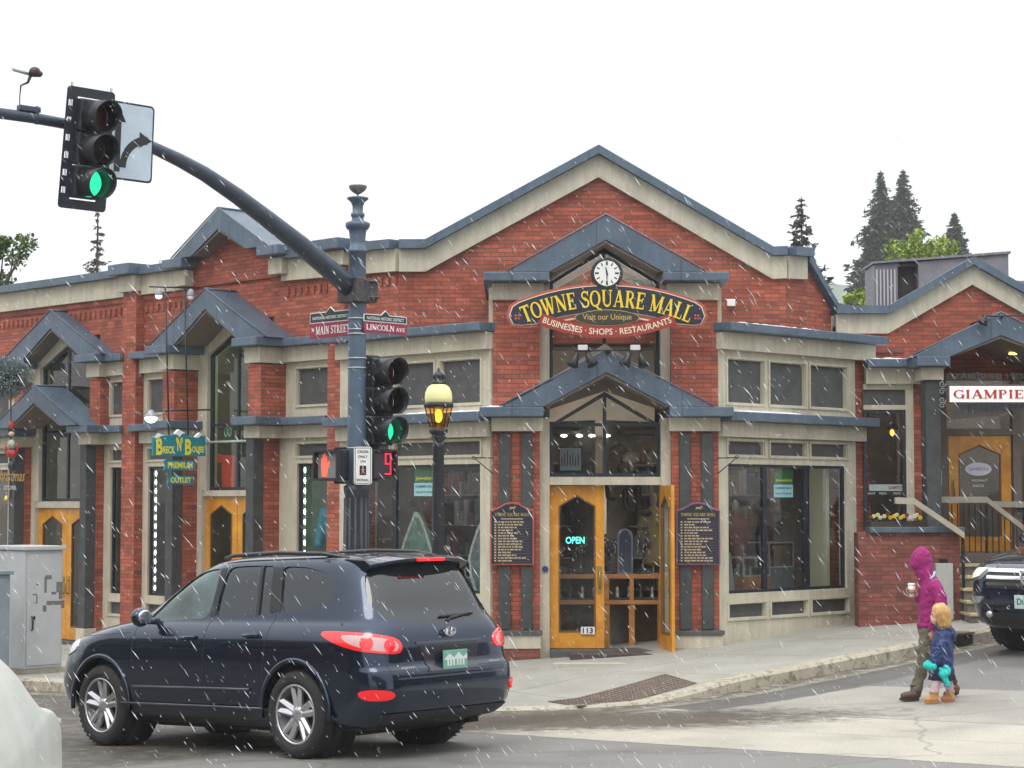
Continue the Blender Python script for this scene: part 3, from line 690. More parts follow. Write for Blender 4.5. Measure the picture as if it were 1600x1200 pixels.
bay(FLW, 10.10, 13.0, [(10.9, 11.9)], Zl, ROOT, depth=.1, base=-1.8)
def portico(F, c, w, zdoor, zb0, low, wz, nu, nl, hn):
    for sg in (-1, 1):
        def bx(m_, a, b, n0, n1, z0, z1): m_.fbox(F, min(c+sg*a, c+sg*b), max(c+sg*a, c+sg*b), n0, n1, z0, z1); return m_
        part('pier', bx(MB(), w, w+.32, .001, nu, 3.3, 4.2), BRICK)
        part('pier', bx(MB(), w, w+.17, .001, nl-.18, zb0-.5, 3.03), BRICK)
        part('column_strip', bx(MB(), w-.015, w+.18, nl-.178, nl+.03, zb0+.30, 3.03), GREYC, bevel=.01)
        part('plinth', bx(MB(), w-.04, w+.21, nl-.20, nl+.06, zb0-.4, zb0+.29), CREAM, bevel=.008)
        part('pier_cap', bx(MB(), w-.04, w+.36, .001, nl+.06, 3.04, 3.235), CREAM, bevel=.008)
        part('pier_cap', bx(MB(), w-.04, w+.36, .001, nu+.06, 4.22, 4.475), CREAM, bevel=.008)
        part('ledge', bx(MB(), w-.14, w+.50, .001, nl+.24, 3.24, 3.37), BLUE, bevel=.012)
        part('ledge', bx(MB(), w-.14, w+.50, .001, nu+.24, 4.48, 4.61), BLUE, bevel=.012)
        part('door_jamb', bx(MB(), w-.13, w-.001, -.2, .02, zb0, wz-.001), CREAM)
        part('window_jamb', bx(MB(), w-.25, w-.001, -.2, .02, wz, 4.48), CREAM)
    hood(F, c, .0, hn, w+.55, w-.14, 4.612, 5.46, 5.15, ROOT)
    rg = MB(); rg.fprism(F, [(c-w, 4.48), (c-w+.25, 4.48), (c, 4.86), (c, 5.2), (c-w, 4.75)], -.2, -.01); rg.fprism(F, [(c+w, 4.48), (c+w, 4.75), (c, 5.2), (c, 4.86), (c+w-.25, 4.48)], -.2, -.01)
    part('gable_infill', rg, CREAM)
    part('lintel', MB().fbox(F, c-w+.13, c+w-.13, -.2, .0, zdoor+.01, wz-.002), CREAM)
    gable_window(F, c, w-.252, 4.46, 4.85, wz, -.06, ROOT, rail=[3.3], glass=GLASSG)
    if low: hood(F, c, .0, .66, w+.30, w-.24, 3.372, 4.10, 3.80, ROOT)
    h = w-.135
    door_leaf(F, c-h, c-.005, zb0+.03, zdoor, -.06, ROOT, hand=c-.08)
    door_leaf(F, c+.005, c+h, zb0+.03, zdoor, -.06, ROOT, hand=c+.08)
    part('doorstep', MB().fbox(F, c-w, c+w, -.3, .15, zb0-.5, zb0+.02), GREYP)
portico(FLW, 4.0, .99, 2.12, -.22, False, 2.23, .5, .5, .62)
portico(FLW, 9.0, 1.08, 1.92, -.45, True, 2.05, .2, .35, .34)
# recessed ceiling lights under hoods and warm lamp
def lamp(F, u, n, z, r, st=6, col=(1, .93, .8), name='ceiling_light', root=None):
    m_ = MB(); p = F.p(u, n, z); m_.lathe([(r*1.0, 0), (r*1.05, .02), (r*.9, .03)], p, 14); return m_.build(name, mat('lamp_%g' % st, (.9, .9, .9), .5, emit=col, estr=st), root or ROOT)
lamp(FLW, 3.9, .35, 5.02, .055, 5, (1, .9, .6))
lamp(FLW, 9.0, .35, 3.74, .05, .25)
# interiors: rooms behind the glass
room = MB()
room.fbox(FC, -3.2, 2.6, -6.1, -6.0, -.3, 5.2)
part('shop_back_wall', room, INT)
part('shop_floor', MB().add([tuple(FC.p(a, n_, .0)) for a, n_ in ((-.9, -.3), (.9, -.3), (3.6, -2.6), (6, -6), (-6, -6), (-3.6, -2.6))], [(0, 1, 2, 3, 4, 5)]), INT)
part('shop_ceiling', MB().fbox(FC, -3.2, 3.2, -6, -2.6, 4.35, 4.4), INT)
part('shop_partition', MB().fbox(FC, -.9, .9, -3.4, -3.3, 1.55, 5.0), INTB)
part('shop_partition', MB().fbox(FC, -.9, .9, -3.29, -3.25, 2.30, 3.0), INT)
for F in (FLB, FRB):
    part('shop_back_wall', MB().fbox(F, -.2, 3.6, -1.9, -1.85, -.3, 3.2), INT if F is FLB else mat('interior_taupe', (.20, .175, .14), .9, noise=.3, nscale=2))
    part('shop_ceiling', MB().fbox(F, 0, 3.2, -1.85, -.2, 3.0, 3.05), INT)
    part('shop_side_panel', MB().fbox(F, 2.25, 3.25, -.84, -.81, -.3, 3.0), INT)
    part('window_stage', MB().fbox(F, .05, 3.2, -1.0, -.16, -.3, .70), mat('stage_wood', (.16, .10, .05), .6, noise=.2))
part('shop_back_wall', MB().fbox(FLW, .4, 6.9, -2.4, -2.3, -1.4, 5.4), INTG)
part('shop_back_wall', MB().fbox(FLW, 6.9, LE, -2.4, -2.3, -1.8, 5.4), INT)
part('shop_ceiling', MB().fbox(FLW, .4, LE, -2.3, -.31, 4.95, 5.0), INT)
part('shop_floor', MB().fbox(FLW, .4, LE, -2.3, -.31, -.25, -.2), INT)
part('shop_partition', MB().fbox(FLW, 6.2, 6.3, -2.29, -.32, -.2, 4.9), INT)
part('shop_partition', MB().fbox(FLW, 2.5, 2.6, -2.29, -.32, -.2, 4.9), INTG)
for u, z in ((4.35, 4.15), (4.35, 3.72)): 
    m_ = MB(); m_.blob(FLW.p(u, -.7, z), (.06, .06, .06)); m_.build('light_bulb', mat('bulb', (.9, .9, .9), .5, emit=(1, 1, .92), estr=3), ROOT)
for u in (-.52, -.3, -.12, .1): m_ = MB(); m_.blob(FC.p(u-.02, -1.2, 2.98), (.05, .05, .025)); m_.build('light_bulb', MATS['bulb'], ROOT)
part('roof_deck', MB().fprism(FC, [(-1.7, 5.2), (0, 6.9), (1.7, 5.2)], -8, -2.81), BLUE)
# ---------------- the restaurant next door ----------------
REST = thing('brick_restaurant', 'red brick gabled restaurant building right of the mall with a porch, stairs and orange door', 'building', (7.02, 31.5, .4))
def rp(name, m_, mtl, parent=None, **k): return m_.build(name, mtl, parent or REST, **k)
ug = [U(FG, p, 480) for p in (1300, 1386, 1518, 1652, 1740, 1900)]
gl = [(ug[0]+.05, 5.03), (ug[1], 5.03), (ug[2], 5.78), (ug[3], 5.03), (ug[5], 5.03)]
w_ = MB()
for (a, z), (b, y) in zip(gl, gl[1:]): w_.fprism(FG, [(a, 3.9), (b, 3.9), (b, y-.3), (a, z-.3)], -.3, 0)
rp('gable_wall', w_, BRICK)
c = MB(); f = MB()
for (a, z), (b, y) in zip(gl, gl[1:]):
    c.fprism(FG, [(a, z-.12), (b, y-.12), (b, y), (a, z)], -.4, .2); f.fprism(FG, [(a, z-.42), (b, y-.42), (b, y-.121), (a, z-.121)], -.28, .08)
rp('coping', c, BLUE); rp('frieze_band', f, CREAM)
rp('brick_band', MB().fbox(FG, ug[0]+.1, ug[1]+.25, .001, .04, 4.32, 4.40), BRICKD)
# window bay left of the porch
xa = U(FG, 1352, 600, 1.0); xb = U(FG, 1430, 600, 1.0)
rp('ledge', MB().fbox(FG, xa, xb+.1, -.1, 1.25, 4.02, 4.14), BLUE, bevel=.01)
rp('fascia', MB().fbox(FG, xa, xb+.05, -.1, 1.08, 3.78, 4.018), CREAM)
wm = MB(); za_, zb_ = 1.62, 3.40; wa, wb = U(FG, 1350, 700, 1), U(FG, 1416, 700, 1)
wm.fbox(FG, wb, xb-.03, .86, 1.0, 1.3, 3.78); wm.fbox(FG, wa, wb, .86, 1.0, 3.40, 3.47); wm.fbox(FG, wa, wb, .86, 1.0, 3.70, 3.78); wm.fbox(FG, wa, wb, .86, 1.0, 1.3, 1.62)
rp('window_surround', wm, CREAM)
rp('infill_panel', MB().fbox(FG, wa, wb, .9, .95, 3.471, 3.699), GREYP)
window(FG, wa, wb-.002, 1.622, 3.398, .96, REST)
rp('brick_return', MB().fbox(FG, xb-.03, xb+.22, -.1, .99, .4, 3.775), BRICK)
# porch: columns, ledges, hood
cu = 0.03
for sg in (-1, 1):
    def bx(m_, a, b, n0, n1, z0, z1): m_.fbox(FG, min(cu+sg*a, cu+sg*b), max(cu+sg*a, cu+sg*b), n0, n1, z0, z1); return m_
    rp('ledge', bx(MB(), .74, 1.22, .0, 1.90, 3.99, 4.13), BLUE, bevel=.01)
    rp('pier_cap', bx(MB(), .80, 1.12, 1.2, 1.72, 3.80, 3.985), CREAM, bevel=.008)
    rp('column_strip', bx(MB(), .84, 1.06, 1.3, 1.66, 1.25, 3.795), GREYC, bevel=.012)
    rp('door_jamb', bx(MB(), .50, .62, .25, .45, 1.2, 3.98), SOFFIT)
    rp('side_light', bx(MB(), .622, 1.3, .30, .33, 1.3, 3.9), GLASS)
hood(FG, cu, -.0, 1.88, 1.25, .74, 4.132, 4.75, 4.44, REST)
rp('lintel', MB().fbox(FG, cu-.498, cu+.498, .25, .45, 3.04, 3.14), SOFFIT)
rp('transom_window', MB().fbox(FG, cu-.498, cu+.498, .30, .34, 3.141, 3.98), GLASS)
dr = door_leaf(FG, cu-.47, cu+.47, 1.30, 3.03, .42, REST, hand=cu-.40)
ov = MB(); ov.lathe([(.2, 0), (.2, .006)], (0, 0, 0), 24); ov.v = [FG.p(cu-.03+v.x, .45+v.z, 2.53+v.y*.5) for v in ov.v]
ov.build('oval_sticker', mat('sticker', (.62, .60, .68), .5), dr)
t_ = MB(); put_text(t_, FG, 'GIAMPIETRO', cu-.03, .458, 2.53, .045, width=.29); t_.build('sticker_lettering', mat('purple_ink', (.16, .12, .30), .6), dr)
t_ = MB(); put_text(t_, FG, 'PIZZERIA', cu-.03, .452, 2.36, .028, width=.2); put_text(t_, FG, 'PASTA', cu-.03, .452, 2.28, .035, width=.16); t_.build('white_lettering', WHITE, dr)
rp('shop_back_wall', MB().fbox(FG, -1.8, 2.5, -2.6, -2.5, .8, 4.2), INT)
rp('shop_back_wall', MB().fbox(FG, xa-.5, xb, -.6, -.5, .8, 4.0), INT)
rp('porch_floor', MB().fbox(FG, xb, 3.0, -2.5, 1.72, .2, 1.28), mat('porch_board', (.10, .075, .06), .8, noise=.2))
rp('porch_soffit', MB().fbox(FG, cu-.73, cu+.73, .5, 1.85, 3.985, 4.0), SOFFIT) if False else None
lamp(FG, cu+.38, 1.0, 4.22, .06, 4, (1, .55, .12), root=REST)
t_ = MB(); put_text(t_, FG, 'ESTABLISHED 1965', cu+.08, .50, 3.93, .085, width=1.15, bold=.01); t_.build('established_lettering', mat('pale_letter', (.34, .36, .37), .6), REST)
m_ = MB()
for i in range(15): m_.fbox(FG, cu-.62+i*.085, cu-.62+i*.085+.075, 1.70+.02*(i % 2), 1.73+.02*(i % 2), 3.30-.0+.10*i/14, 3.46)
rp('awning_valance', m_, mat('grey_canvas', (.13, .14, .17), .8, noise=.2))
# left-over wall right of the porch
rp('right_wall', MB().fbox(FG, 1.35, 4.5, -.3, -.002, .4, 3.9), BRICK)
# sign
sg_ = thing('restaurant_sign', 'long white illuminated sign board lettered in red above the restaurant door', 'sign', tuple(FG.p(cu, 1.95, 3.58)))
MB().fbox(FG, cu-.80, cu+.86, 1.9, 1.97, 3.44, 3.72).build('frame', mat('sign_frame_brown', (.10, .055, .05), .5), sg_, bevel=.006)
MB().fbox(FG, cu-.775, cu+.835, 1.971, 1.98, 3.465, 3.695).build('face', mat('sign_white', (.8, .8, .78), .5, emit=(1, 1, 1), estr=.25), sg_)
t_ = MB(); serif_text(t_, FG, 'GIAMPIETRO', cu+.03, 1.981, 3.58, .125, 1.50, .008, thick=1.25); t_.build('lettering', mat('sign_red', (.45, .035, .02), .5), sg_)
# scroll bracket beside the sign
def scroll(mb, F, u, n, z, r, turns=1.4, sgn=1, rad=.008, a0=0):
    P = []
    for i in range(22):
        t = i/21; a = a0+sgn*t*turns*2*pi; q = r*(1-.82*t); P.append(F.p(u+q*cos(a), n, z+q*sin(a)))
    mb.tube(P, rad, 5)
sb = MB()
for i, z in enumerate((3.73, 3.62, 3.50, 3.42)): scroll(sb, FG, cu-.87, 1.93, z, .05, 1.3, 1 if i % 2 else -1)
sb.build('scroll_bracket', mat('pale_iron', (.22, .24, .25), .5), sg_)
# flood lamp bar over the hood
fb = thing('flood_lamp_bar', 'black flood lamp on a thin bar above the restaurant gable hood', 'lamp', tuple(FG.p(cu-.2, 1.95, 4.72)))
m_ = MB(); m_.tube([FG.p(cu-.30, 2.0, 4.70), FG.p(cu+.9, 2.0, 4.72)], .012, 6); m_.tube([FG.p(cu, 1.8, 4.66), FG.p(cu, 2.0, 4.71)], .012, 6); m_.build('bar', BLACK, fb)
m_ = MB(); m_.lathe([(.02, .0), (.035, -.04), (.085, -.13), (.08, -.135)], FG.p(cu-.24, 2.0, 4.71), 14, Matrix.Rotation(.5, 3, 'Y')); m_.build('lamp_shade', BLACK, fb)
# ---------------- stairs, planter wall, railings ----------------
gz = hsp(6.2, 30.0)
PW = thing('planter_wall', 'low red brick planter wall with a dark cap between mall and restaurant stairs', 'wall', (6.0, 30.0, gz))
MB().fbox(FG, U(FG, 1341, 880, 2.1), U(FG, 1500, 880, 2.1), 1.75, 2.1, -.2, 1.60).build('brickwork', BRICKD, PW)
MB().fbox(FG, U(FG, 1358, 820, 2.1), U(FG, 1506, 820, 2.1), 1.73, 2.16, 1.601, 1.68).build('cap', BLUE, PW, bevel=.008)
PB = tag(MB().fbox(FG, U(FG, 1360, 820, 2), U(FG, 1444, 820, 2), 1.80, 2.04, 1.66, 1.75).build('planter_box', mat('soil_box', (.06, .045, .035), .9), loc=tuple(FG.p(-1.5, 1.92, 1.7))), 'dark flower box on top of the low brick planter wall', 'planter')
fl_cols = [('yellow', (.75, .48, .02)), ('white', (.7, .7, .62)), ('dark red', (.18, .02, .03)), ('pale yellow', (.62, .6, .2))]
for i in range(16):
    u = U(FG, 1362+i*5.2, 810, 2); k = [2, 3, 3, 1, 3, 2, 0, 0, 3, 0, 0, 2, 1, 1, 3, 0][i]; nm, cl = fl_cols[k]
    F0 = FG.p(u, 1.92+random.uniform(-.05, .06), 1.74)
    fw = thing('flower', '%s garden flower blooming in the dark box on the brick planter wall' % nm, 'flower', tuple(F0), '%s flowers in the planter box' % nm)
    m_ = MB(); m_.tube([F0-Vector((0, 0, .02)), F0+Vector((0, 0, .06))], .004, 5); 
    for a in range(5):
        an = a*1.3+i; d = Vector((cos(an), sin(an), .5))*.05; m_.add([F0, F0+d+Vector((.014, 0, 0)), F0+d*1.3, F0+d-Vector((.014, 0, 0))], [(0, 1, 2, 3)])
    m_.build('leaves', mat('leaf_green', (.06, .11, .025), .6), fw)
    m_ = MB(); c0_ = F0+Vector((0, 0, .07+.02*(i % 3)))
    for a in range(6):
        an = a*pi/3; m_.blob(c0_+Vector((cos(an)*.018, -.01, sin(an)*.018)), (.016, .008, .014), n=6, m=4)
    m_.build('petals', mat('petal_'+nm.replace(' ', '_'), cl, .6), fw)
ST = thing('stairs', 'outdoor stairs with yellow step edges climbing to the restaurant porch', 'stairs', tuple(FG.p(0, 1.6, gz)))
TREAD = mat('tread_edge', (.46, .40, .22), .7, noise=.2); STONE = mat('step_side', (.16, .15, .13), .8, noise=.2)
s0 = U(FG, 1503, 880, 2.2)
for i in range(5):
    z = gz+.12+i*.165; n1 = 2.75-i*.20
    MB().fbox(FG, s0, s0+1.55, 1.73, n1-.02, z-.165 if i else z-.5, z-.04).build('riser', STONE, ST)
    MB().fbox(FG, s0-.02, s0+1.57, 1.74, n1+.02, z-.039, z+.002).build('tread', TREAD, ST, bevel=.006)
WOOD = mat('grey_wood_rail', (.40, .36, .29), .7, noise=.12, nscale=6)
def rail(name, lab, pts, n, posts, balus=None):
    P = [FG.px(a, b, n) for a, b in pts]; t = thing(name, lab, 'railing', tuple(FG.p(P[0][0], n, P[0][1])))
    m_ = MB(); h = .09
    for (a, z), (b, y) in zip(P, P[1:]): m_.fprism(FG, [(a, z-h), (b, y-h), (b, y), (a, z)], n-.05, n+.05)
    m_.build('handrail', WOOD, t)
    for a, zt, zb in posts: MB().fbox(FG, a-.02, a+.02, n-.02, n+.02, zb, zt).build('post', BLACK, t)
    if balus:
        for a, zt, zb in balus: MB().fbox(FG, a-.008, a+.008, n-.008, n+.008, zb, zt).build('baluster', BLACK, t)
    return t
def bal(p0, p1, n, zb, k):
    (a, z), (b, y) = FG.px(*p0, n), FG.px(*p1, n)
    return [(a+(b-a)*i/k, z+(y-z)*i/k-.09, zb) for i in range(1, k)]
rail('stair_railing', 'beige wooden handrail sloping down behind the planter flowers to the brick wall end', [(1398, 777), (1427, 778), (1492, 822), (1506, 832)], 2.25, [(U(FG, 1504, 800, 2.25), 1.58, gz)], bal((1432, 778), (1490, 820), 2.25, 1.685, 3)[:0])
rail('stair_railing', 'beige wooden handrail level at the door then sloping down over the stairs', [(1467, 776), (1541, 776), (1598, 820)], .9, [(U(FG, 1470, 800, .9), 2.0, 1.2), (U(FG, 1541, 800, .9), 2.0, 1.2)], bal((1478, 778), (1541, 778), .9, 1.3, 7)+bal((1541, 778), (1598, 820), .9, 1.2, 6))
rail('stair_railing', 'beige level wooden handrail at the far right behind the sloping one', [(1552, 783), (1620, 784), (1680, 784)], .5, [(U(FG, 1600, 800, .5), 1.95, 1.2)])
UBX = thing('utility_box', 'pale grey utility box fixed to the low brick wall behind the adult', 'utility box', tuple(FG.p(-.72, 2.2, gz)))
ua, ub = U(FG, 1462, 900, 2.2), U(FG, 1489, 900, 2.2)
MB().fbox(FG, ua, ub, 2.102, 2.22, gz+.0, 1.17).build('cabinet', mat('utility_grey', (.40, .41, .38), .6, noise=.08), UBX, bevel=.008)
MB().fbox(FG, ua+.07, ub-.07, 2.12, 2.19, 1.171, 1.23).build('cap', BLACK, UBX)
# rooftop plant
HV = thing('rooftop_air_unit', 'large grey rooftop air handling unit with louvred end behind the restaurant gable', 'air unit', (8.5, 34.5, 5.2))
FH = Frame((7.0, 33.6), (1, .0), (.0, -1))
HVG = mat('galvanised', (.20, .20, .225), .6, noise=.18, nscale=2.5, metal=.1)
a0_, a1_, a2_, a3_ = [U(FH, p, 430) for p in (1366, 1403, 1435, 1576)]
m_ = MB(); m_.fprism(FH, [(a2_, 4.6), (a3_, 4.6), (a3_, 6.12), (a2_, 5.99)], -.9, 0); m_.fprism(FH, [(a0_, 4.6), (a1_, 4.6), (a1_, 5.98), (a0_, 5.95)], -.9, -.02); m_.fprism(FH, [(a1_, 4.6), (a2_, 4.6), (a2_, 6.0), (a1_, 5.97)], -.9, -.2); m_.build('casing', HVG, HV)
m_ = MB(); m_.fprism(FH, [(a0_-.03, 5.955), (a3_+.03, 6.125), (a3_+.03, 6.165), (a0_-.03, 5.99)], -.95, .05); m_.build('lid', HVG, HV)
m_ = MB()
for i in range(6): x = a0_+.03+i*(a1_-a0_-.04)/6; m_.fbox(FH, x, x+.025, -.02, .02, 4.7, 5.86)
m_.build('louvre', mat('louvre_light', (.45, .45, .48), .5), HV)
MB().fbox(FH, a1_+.002, a2_-.002, -.19, -.16, 4.6, 5.93).build('mesh_guard', mat('mesh_dark', (.03, .025, .025), .8, noise=.6, nscale=14), HV)
MB().fbox(FH, a3_+.02, a3_+1.4, -1.5, .3, 4.6, 5.65).build('side_hood', HVG, HV, bevel=.02)
# louvre vent roofs at the foot of the raking coping
rv = MB(); rv.fbox(FH, U(FH, 1300, 470), U(FH, 1330, 470), -.5, 0, 4.6, 5.28); tag(rv.build('roof_vent', HVG, loc=tuple(FH.p(-2, 0, 5))), 'small pale metal roof vent box between the mall and restaurant roofs', 'roof vent')

# ---------------- mall sign ----------------
SG = thing('mall_sign', 'arched navy mall sign with gold lettering over a red ribbon, hung on the central portico', 'sign', tuple(FC.p(0, .45, 4.6)))
NVY = mat('sign_navy', (.012, .016, .032), .45); PINK = mat('sign_red_border', (.42, .09, .06), .5); GOLD = mat('gold_letter', (.80, .58, .03), .4); CRM = mat('sign_cream', (.75, .66, .48), .5)
RR = 3.0; zt_ = 4.775; n0 = .46
def arcp(a, b): th = a/RR; return (RR+b)*sin(th), (RR+b)*cos(th)-RR
def band(mb, e, na, nb, L_=1.31):
    top, bot = [], []
    N = 30
    for i in range(N+1):
        a = -L_-e+(2*L_+2*e)*i/N; d = L_+e-abs(a)
        h = .150+e if d > .16 else (.150+e)*(.60+.40*min(1, (d/.16)**.5)) if d > .05 else (.15+e)*(.35+.3*(d/.05))
        hb = .155+e if d > .30 else (.155+e)*(.50+.5*(d/.30)) if d > .05 else (.15+e)*(.35+.25*(d/.05))
        top.append(arcp(a, h)); bot.append(arcp(a, -hb))
    for i in range(N):
        mb.fprism(FC, [(bot[i][0], zt_+bot[i][1]), (bot[i+1][0], zt_+bot[i+1][1]), (top[i+1][0], zt_+top[i+1][1]), (top[i][0], zt_+top[i][1])], na, nb)
for e, nb, nm, mt in ((.062, .02, 'outer_border', PINK), (.030, .034, 'cream_line', CRM), (.018, .046, 'board', NVY)):
    m_ = MB(); band(m_, e, n0-.02 if e > .05 else n0, n0+nb); m_.build(nm, mt, SG)
t_ = MB(); serif_text(t_, FC, 'TOWNE SQUARE MALL', 0, n0+.0475, zt_+.0, .225, 2.36, .014, arc=lambda a, b: arcp(a, b), thick=1.18); t_.build('gold_lettering', GOLD, SG)
for sg in (-1, 1):
    m_ = MB()
    for k in range(4):
        a = k*pi/2+pi/4; x, y = arcp(sg*1.245, 0); m_.blob(FC.p(x+cos(a)*.028, n0+.052, zt_+y+sin(a)*.028), (.018, .006, .018), n=8, m=4)
    m_.build('quatrefoil', PINK, SG)
# lower arch strip, ribbon and oval
for e, nb, mt in ((.022, .012, PINK), (.010, .018, CRM)):
    m_ = MB(); N = 20
    for i in range(N):
        a, b = -.75+1.5*i/N, -.75+1.5*(i+1)/N
        q = [arcp(a, -.235-e), arcp(b, -.235-e), arcp(b, -.235+e), arcp(a, -.235+e)]
        m_.fprism(FC, [(x, zt_+y) for x, y in q], n0-.03, n0+nb)
    m_.build('inner_arch', mt, SG)
RBR = 2.35; zrib = 4.325
def arcb(a, b): th = a/RBR; return (RBR-b)*sin(th), RBR-(RBR-b)*cos(th)
RED = mat('ribbon_red', (.30, .03, .022), .55)
m_ = MB()
for i in range(20):
    a, b = -.93+1.86*i/20, -.93+1.86*(i+1)/20
    q = [arcb(a, -.082), arcb(b, -.082), arcb(b, .082), arcb(a, .082)]
    m_.fprism(FC, [(x, zrib+y) for x, y in q], n0-.01, n0+.055)
for sg in (-1, 1):
    for k, (x0, x1, dz, dn) in enumerate(((.90, 1.00, .20, -.02), (.99, 1.10, .15, -.035), (1.09, 1.16, .17, -.02))):
        m_.fprism(FC, sorted([(sg*x0, zrib+dz-.10), (sg*x1, zrib+dz-.07), (sg*x1, zrib+dz+.10), (sg*x0, zrib+dz+.08)], key=lambda p: 0) , n0+dn-.03, n0+dn+.04)
m_.build('ribbon', RED, SG)
t_ = MB()
bs = dict(bold=.012)
put_text(t_, FC, 'BUSINESSES \u00b7 SHOPS \u00b7 RESTAURANTS', 0, n0+.0575, zrib, .085, width=1.76, arc=arcb, bold=.012); t_.build('ribbon_lettering', CRM, SG)
def oval(rx, rz, na, nb, cz, name, mt):
    k = 28; P = [(rx*cos(2*pi*i/k)*(1 if abs(cos(2*pi*i/k)) < .9 else 1.06), cz+rz*sin(2*pi*i/k)) for i in range(k)]
    MB().fprism(FC, P, na, nb).build(name, mt, SG)
oval(.412, .112, n0-.02, n0+.060, 4.512, 'oval_border', mat('gold_dull', (.45, .32, .10), .5)); oval(.40, .102, n0, n0+.066, 4.512, 'oval', mat('sign_olive', (.03, .028, .015), .5))
t_ = MB(); put_text(t_, FC, 'Visit our Unique', 0, n0+.068, 4.512, .105, width=.66, bold=.012); t_.build('oval_lettering', mat('gold_dull', (.62, .46, .12), .5), SG)
m_ = MB()
for sg in (-1, 1): m_.tube([FC.p(sg*1.2, .05, 4.62), FC.p(sg*1.2, n0-.02, 4.6)], .015, 6)
m_.tube([FC.p(0, -.25, 4.6), FC.p(0, n0-.02, 4.6)], .015, 6); m_.build('standoff', BLACK, SG)
for sg in (-1, 1):
    m_ = MB(); scroll(m_, FC, sg*.42, n0+.0, 4.96, .075, 1.5, sg, a0=0 if sg > 0 else pi); scroll(m_, FC, sg*.60, n0, 4.91, .05, 1.3, -sg, a0=0); m_.tube([FC.p(sg*.25, n0, 5.04), FC.p(sg*.36, n0, 5.03), FC.p(sg*.49, n0, 4.95), FC.p(sg*.66, n0, 4.89), FC.p(sg*.86, n0, 4.83)], .008, 5); m_.build('scrollwork', mat('verdigris', (.06, .14, .11), .5), SG)
# clock
CK = thing('clock', 'round white clock with black rim standing on top of the arched mall sign', 'clock', tuple(FC.p(0, n0, 5.10)))
def disc(F, u, z, r, n0_, n1_, k=36): return MB().fprism(F, [(u+r*cos(2*pi*i/k), z+r*sin(2*pi*i/k)) for i in range(k)], n0_, n1_)
disc(FC, 0, 5.115, .215, n0-.06, n0+.05).build('rim', BLACK, CK, bevel=.012)
disc(FC, 0, 5.115, .172, n0+.051, n0+.056).build('dial', mat('dial', (.78, .78, .74), .4), CK)
m_ = MB()
for i in range(12):
    a = i*pi/6; c_ = Vector((.135*sin(a), .135*cos(a))); d = Vector((sin(a), cos(a))); e = Vector((d.y, -d.x)); l, w = (.022, .008) if i % 3 else (.026, .012)
    m_.fprism(FC, [(c_+d*s*l+e*t*w).to_tuple() for s, t in ((-1, -1), (1, -1), (1, 1), (-1, 1))], n0+.0565, n0+.059) if False else m_.fprism(FC, [((c_+d*s*l+e*t*w).x, 5.115+(c_+d*s*l+e*t*w).y) for s, t in ((-1, -1), (1, -1), (1, 1), (-1, 1))], n0+.0565, n0+.059)
m_.build('hour_marks', BLACK, CK)
for a, l, w in ((R(180), .14, .009), (R(-12), .085, .013)):
    d = Vector((sin(a), cos(a))); e = Vector((d.y, -d.x)); q = [-d*.03-e*w, d*l-e*w*.4, d*l+e*w*.4, -d*.03+e*w]
    MB().fprism(FC, [(v.x, 5.115+v.y) for v in q], n0+.0595, n0+(.062 if l > .1 else .064)).build('hand', BLACK, CK)
# directory boards
def board(u, lab, edge, tail):
    b_ = thing('directory_board', lab, 'sign', tuple(FC.p(u, .1, 1.7)))
    def shp(e): return [(u-.30-e, 1.18-e), (u+.30+e, 1.18-e), (u+.30+e, 1.93+e), (u+.20, 1.955+e), (u+.09, 2.02+e), (u, 2.035+e), (u-.09, 2.02+e), (u-.20, 1.955+e), (u-.30-e, 1.93+e)]
    MB().fprism(FC, shp(.0), .075, .11).build('border', edge, b_, bevel=.006)
    MB().fprism(FC, shp(-.022), .08, .118).build('panel', NVY, b_)
    t_ = MB(); serif_text(t_, FC, 'Towne Square Mall'.replace('o', 'O').replace('w', 'W') if False else 'TOWNE SQUARE MALL', u, .1185, 1.865, .042, .47, .003, thick=1.3)
    # little galloping emblem over the title
    m_ = t_; m_.blob(FC.p(u, .121, 1.955), (.035, .004, .012), n=10, m=4); m_.blob(FC.p(u+.04, .121, 1.968), (.014, .004, .010), n=8, m=4)
    for dx, dz in ((-.03, -.02), (-.012, -.026), (.02, -.024), (.034, -.016)): m_.tube([FC.p(u+dx*.7, .121, 1.953), FC.p(u+dx*1.3, .121, 1.953+dz)], .004, 4)
    t_.build('gold_title', mat('gold_dull', (.62, .46, .12), .5), b_)
    rnd = random.Random(int(u*100)); m_ = MB()
    m_.fbox(FC, u-.15, u+.15, .1185, .120, 1.80, 1.812)
    for i in range(15):
        z = 1.765-i*.0375; m_.fbox(FC, u-.24, u-.215, .1185, .1205, z-.009, z+.009)
        x = u-.19; e = x+rnd.uniform(.14, .36)
        while x < e:
            w = rnd.uniform(.02, .06); m_.fbox(FC, x, x+w, .1185, .1205, z-.008, z+.008); x += w+.012
    m_.build('tenant_lines', mat('line_gold', (.50, .40, .24), .6), b_)
    m_ = MB()
    for i in range(15): z = 1.765-i*.0375; m_.fbox(FC, u-.245, u+.25, .1182, .1186, z-.0165, z-.014)
    m_.build('row_rules', mat('rule_brown', (.20, .13, .09), .6), b_)
board(-1.28, 'dark directory board with red-brown border on the brick pier left of the open doors', PINK, 0)
board(1.25, 'dark directory board with mauve border on the brick pier right of the open doors', mat('mauve_border', (.22, .09, .14), .5), 0)
tag(disc(FC, -.825, 1.12, .042, -.11, -.095).build('round_sticker', mat('sticker_blue', (.02, .03, .16), .4), loc=tuple(FC.p(-.83, -.1, 1.12))), 'small round blue push plate on the door jamb', 'door button')
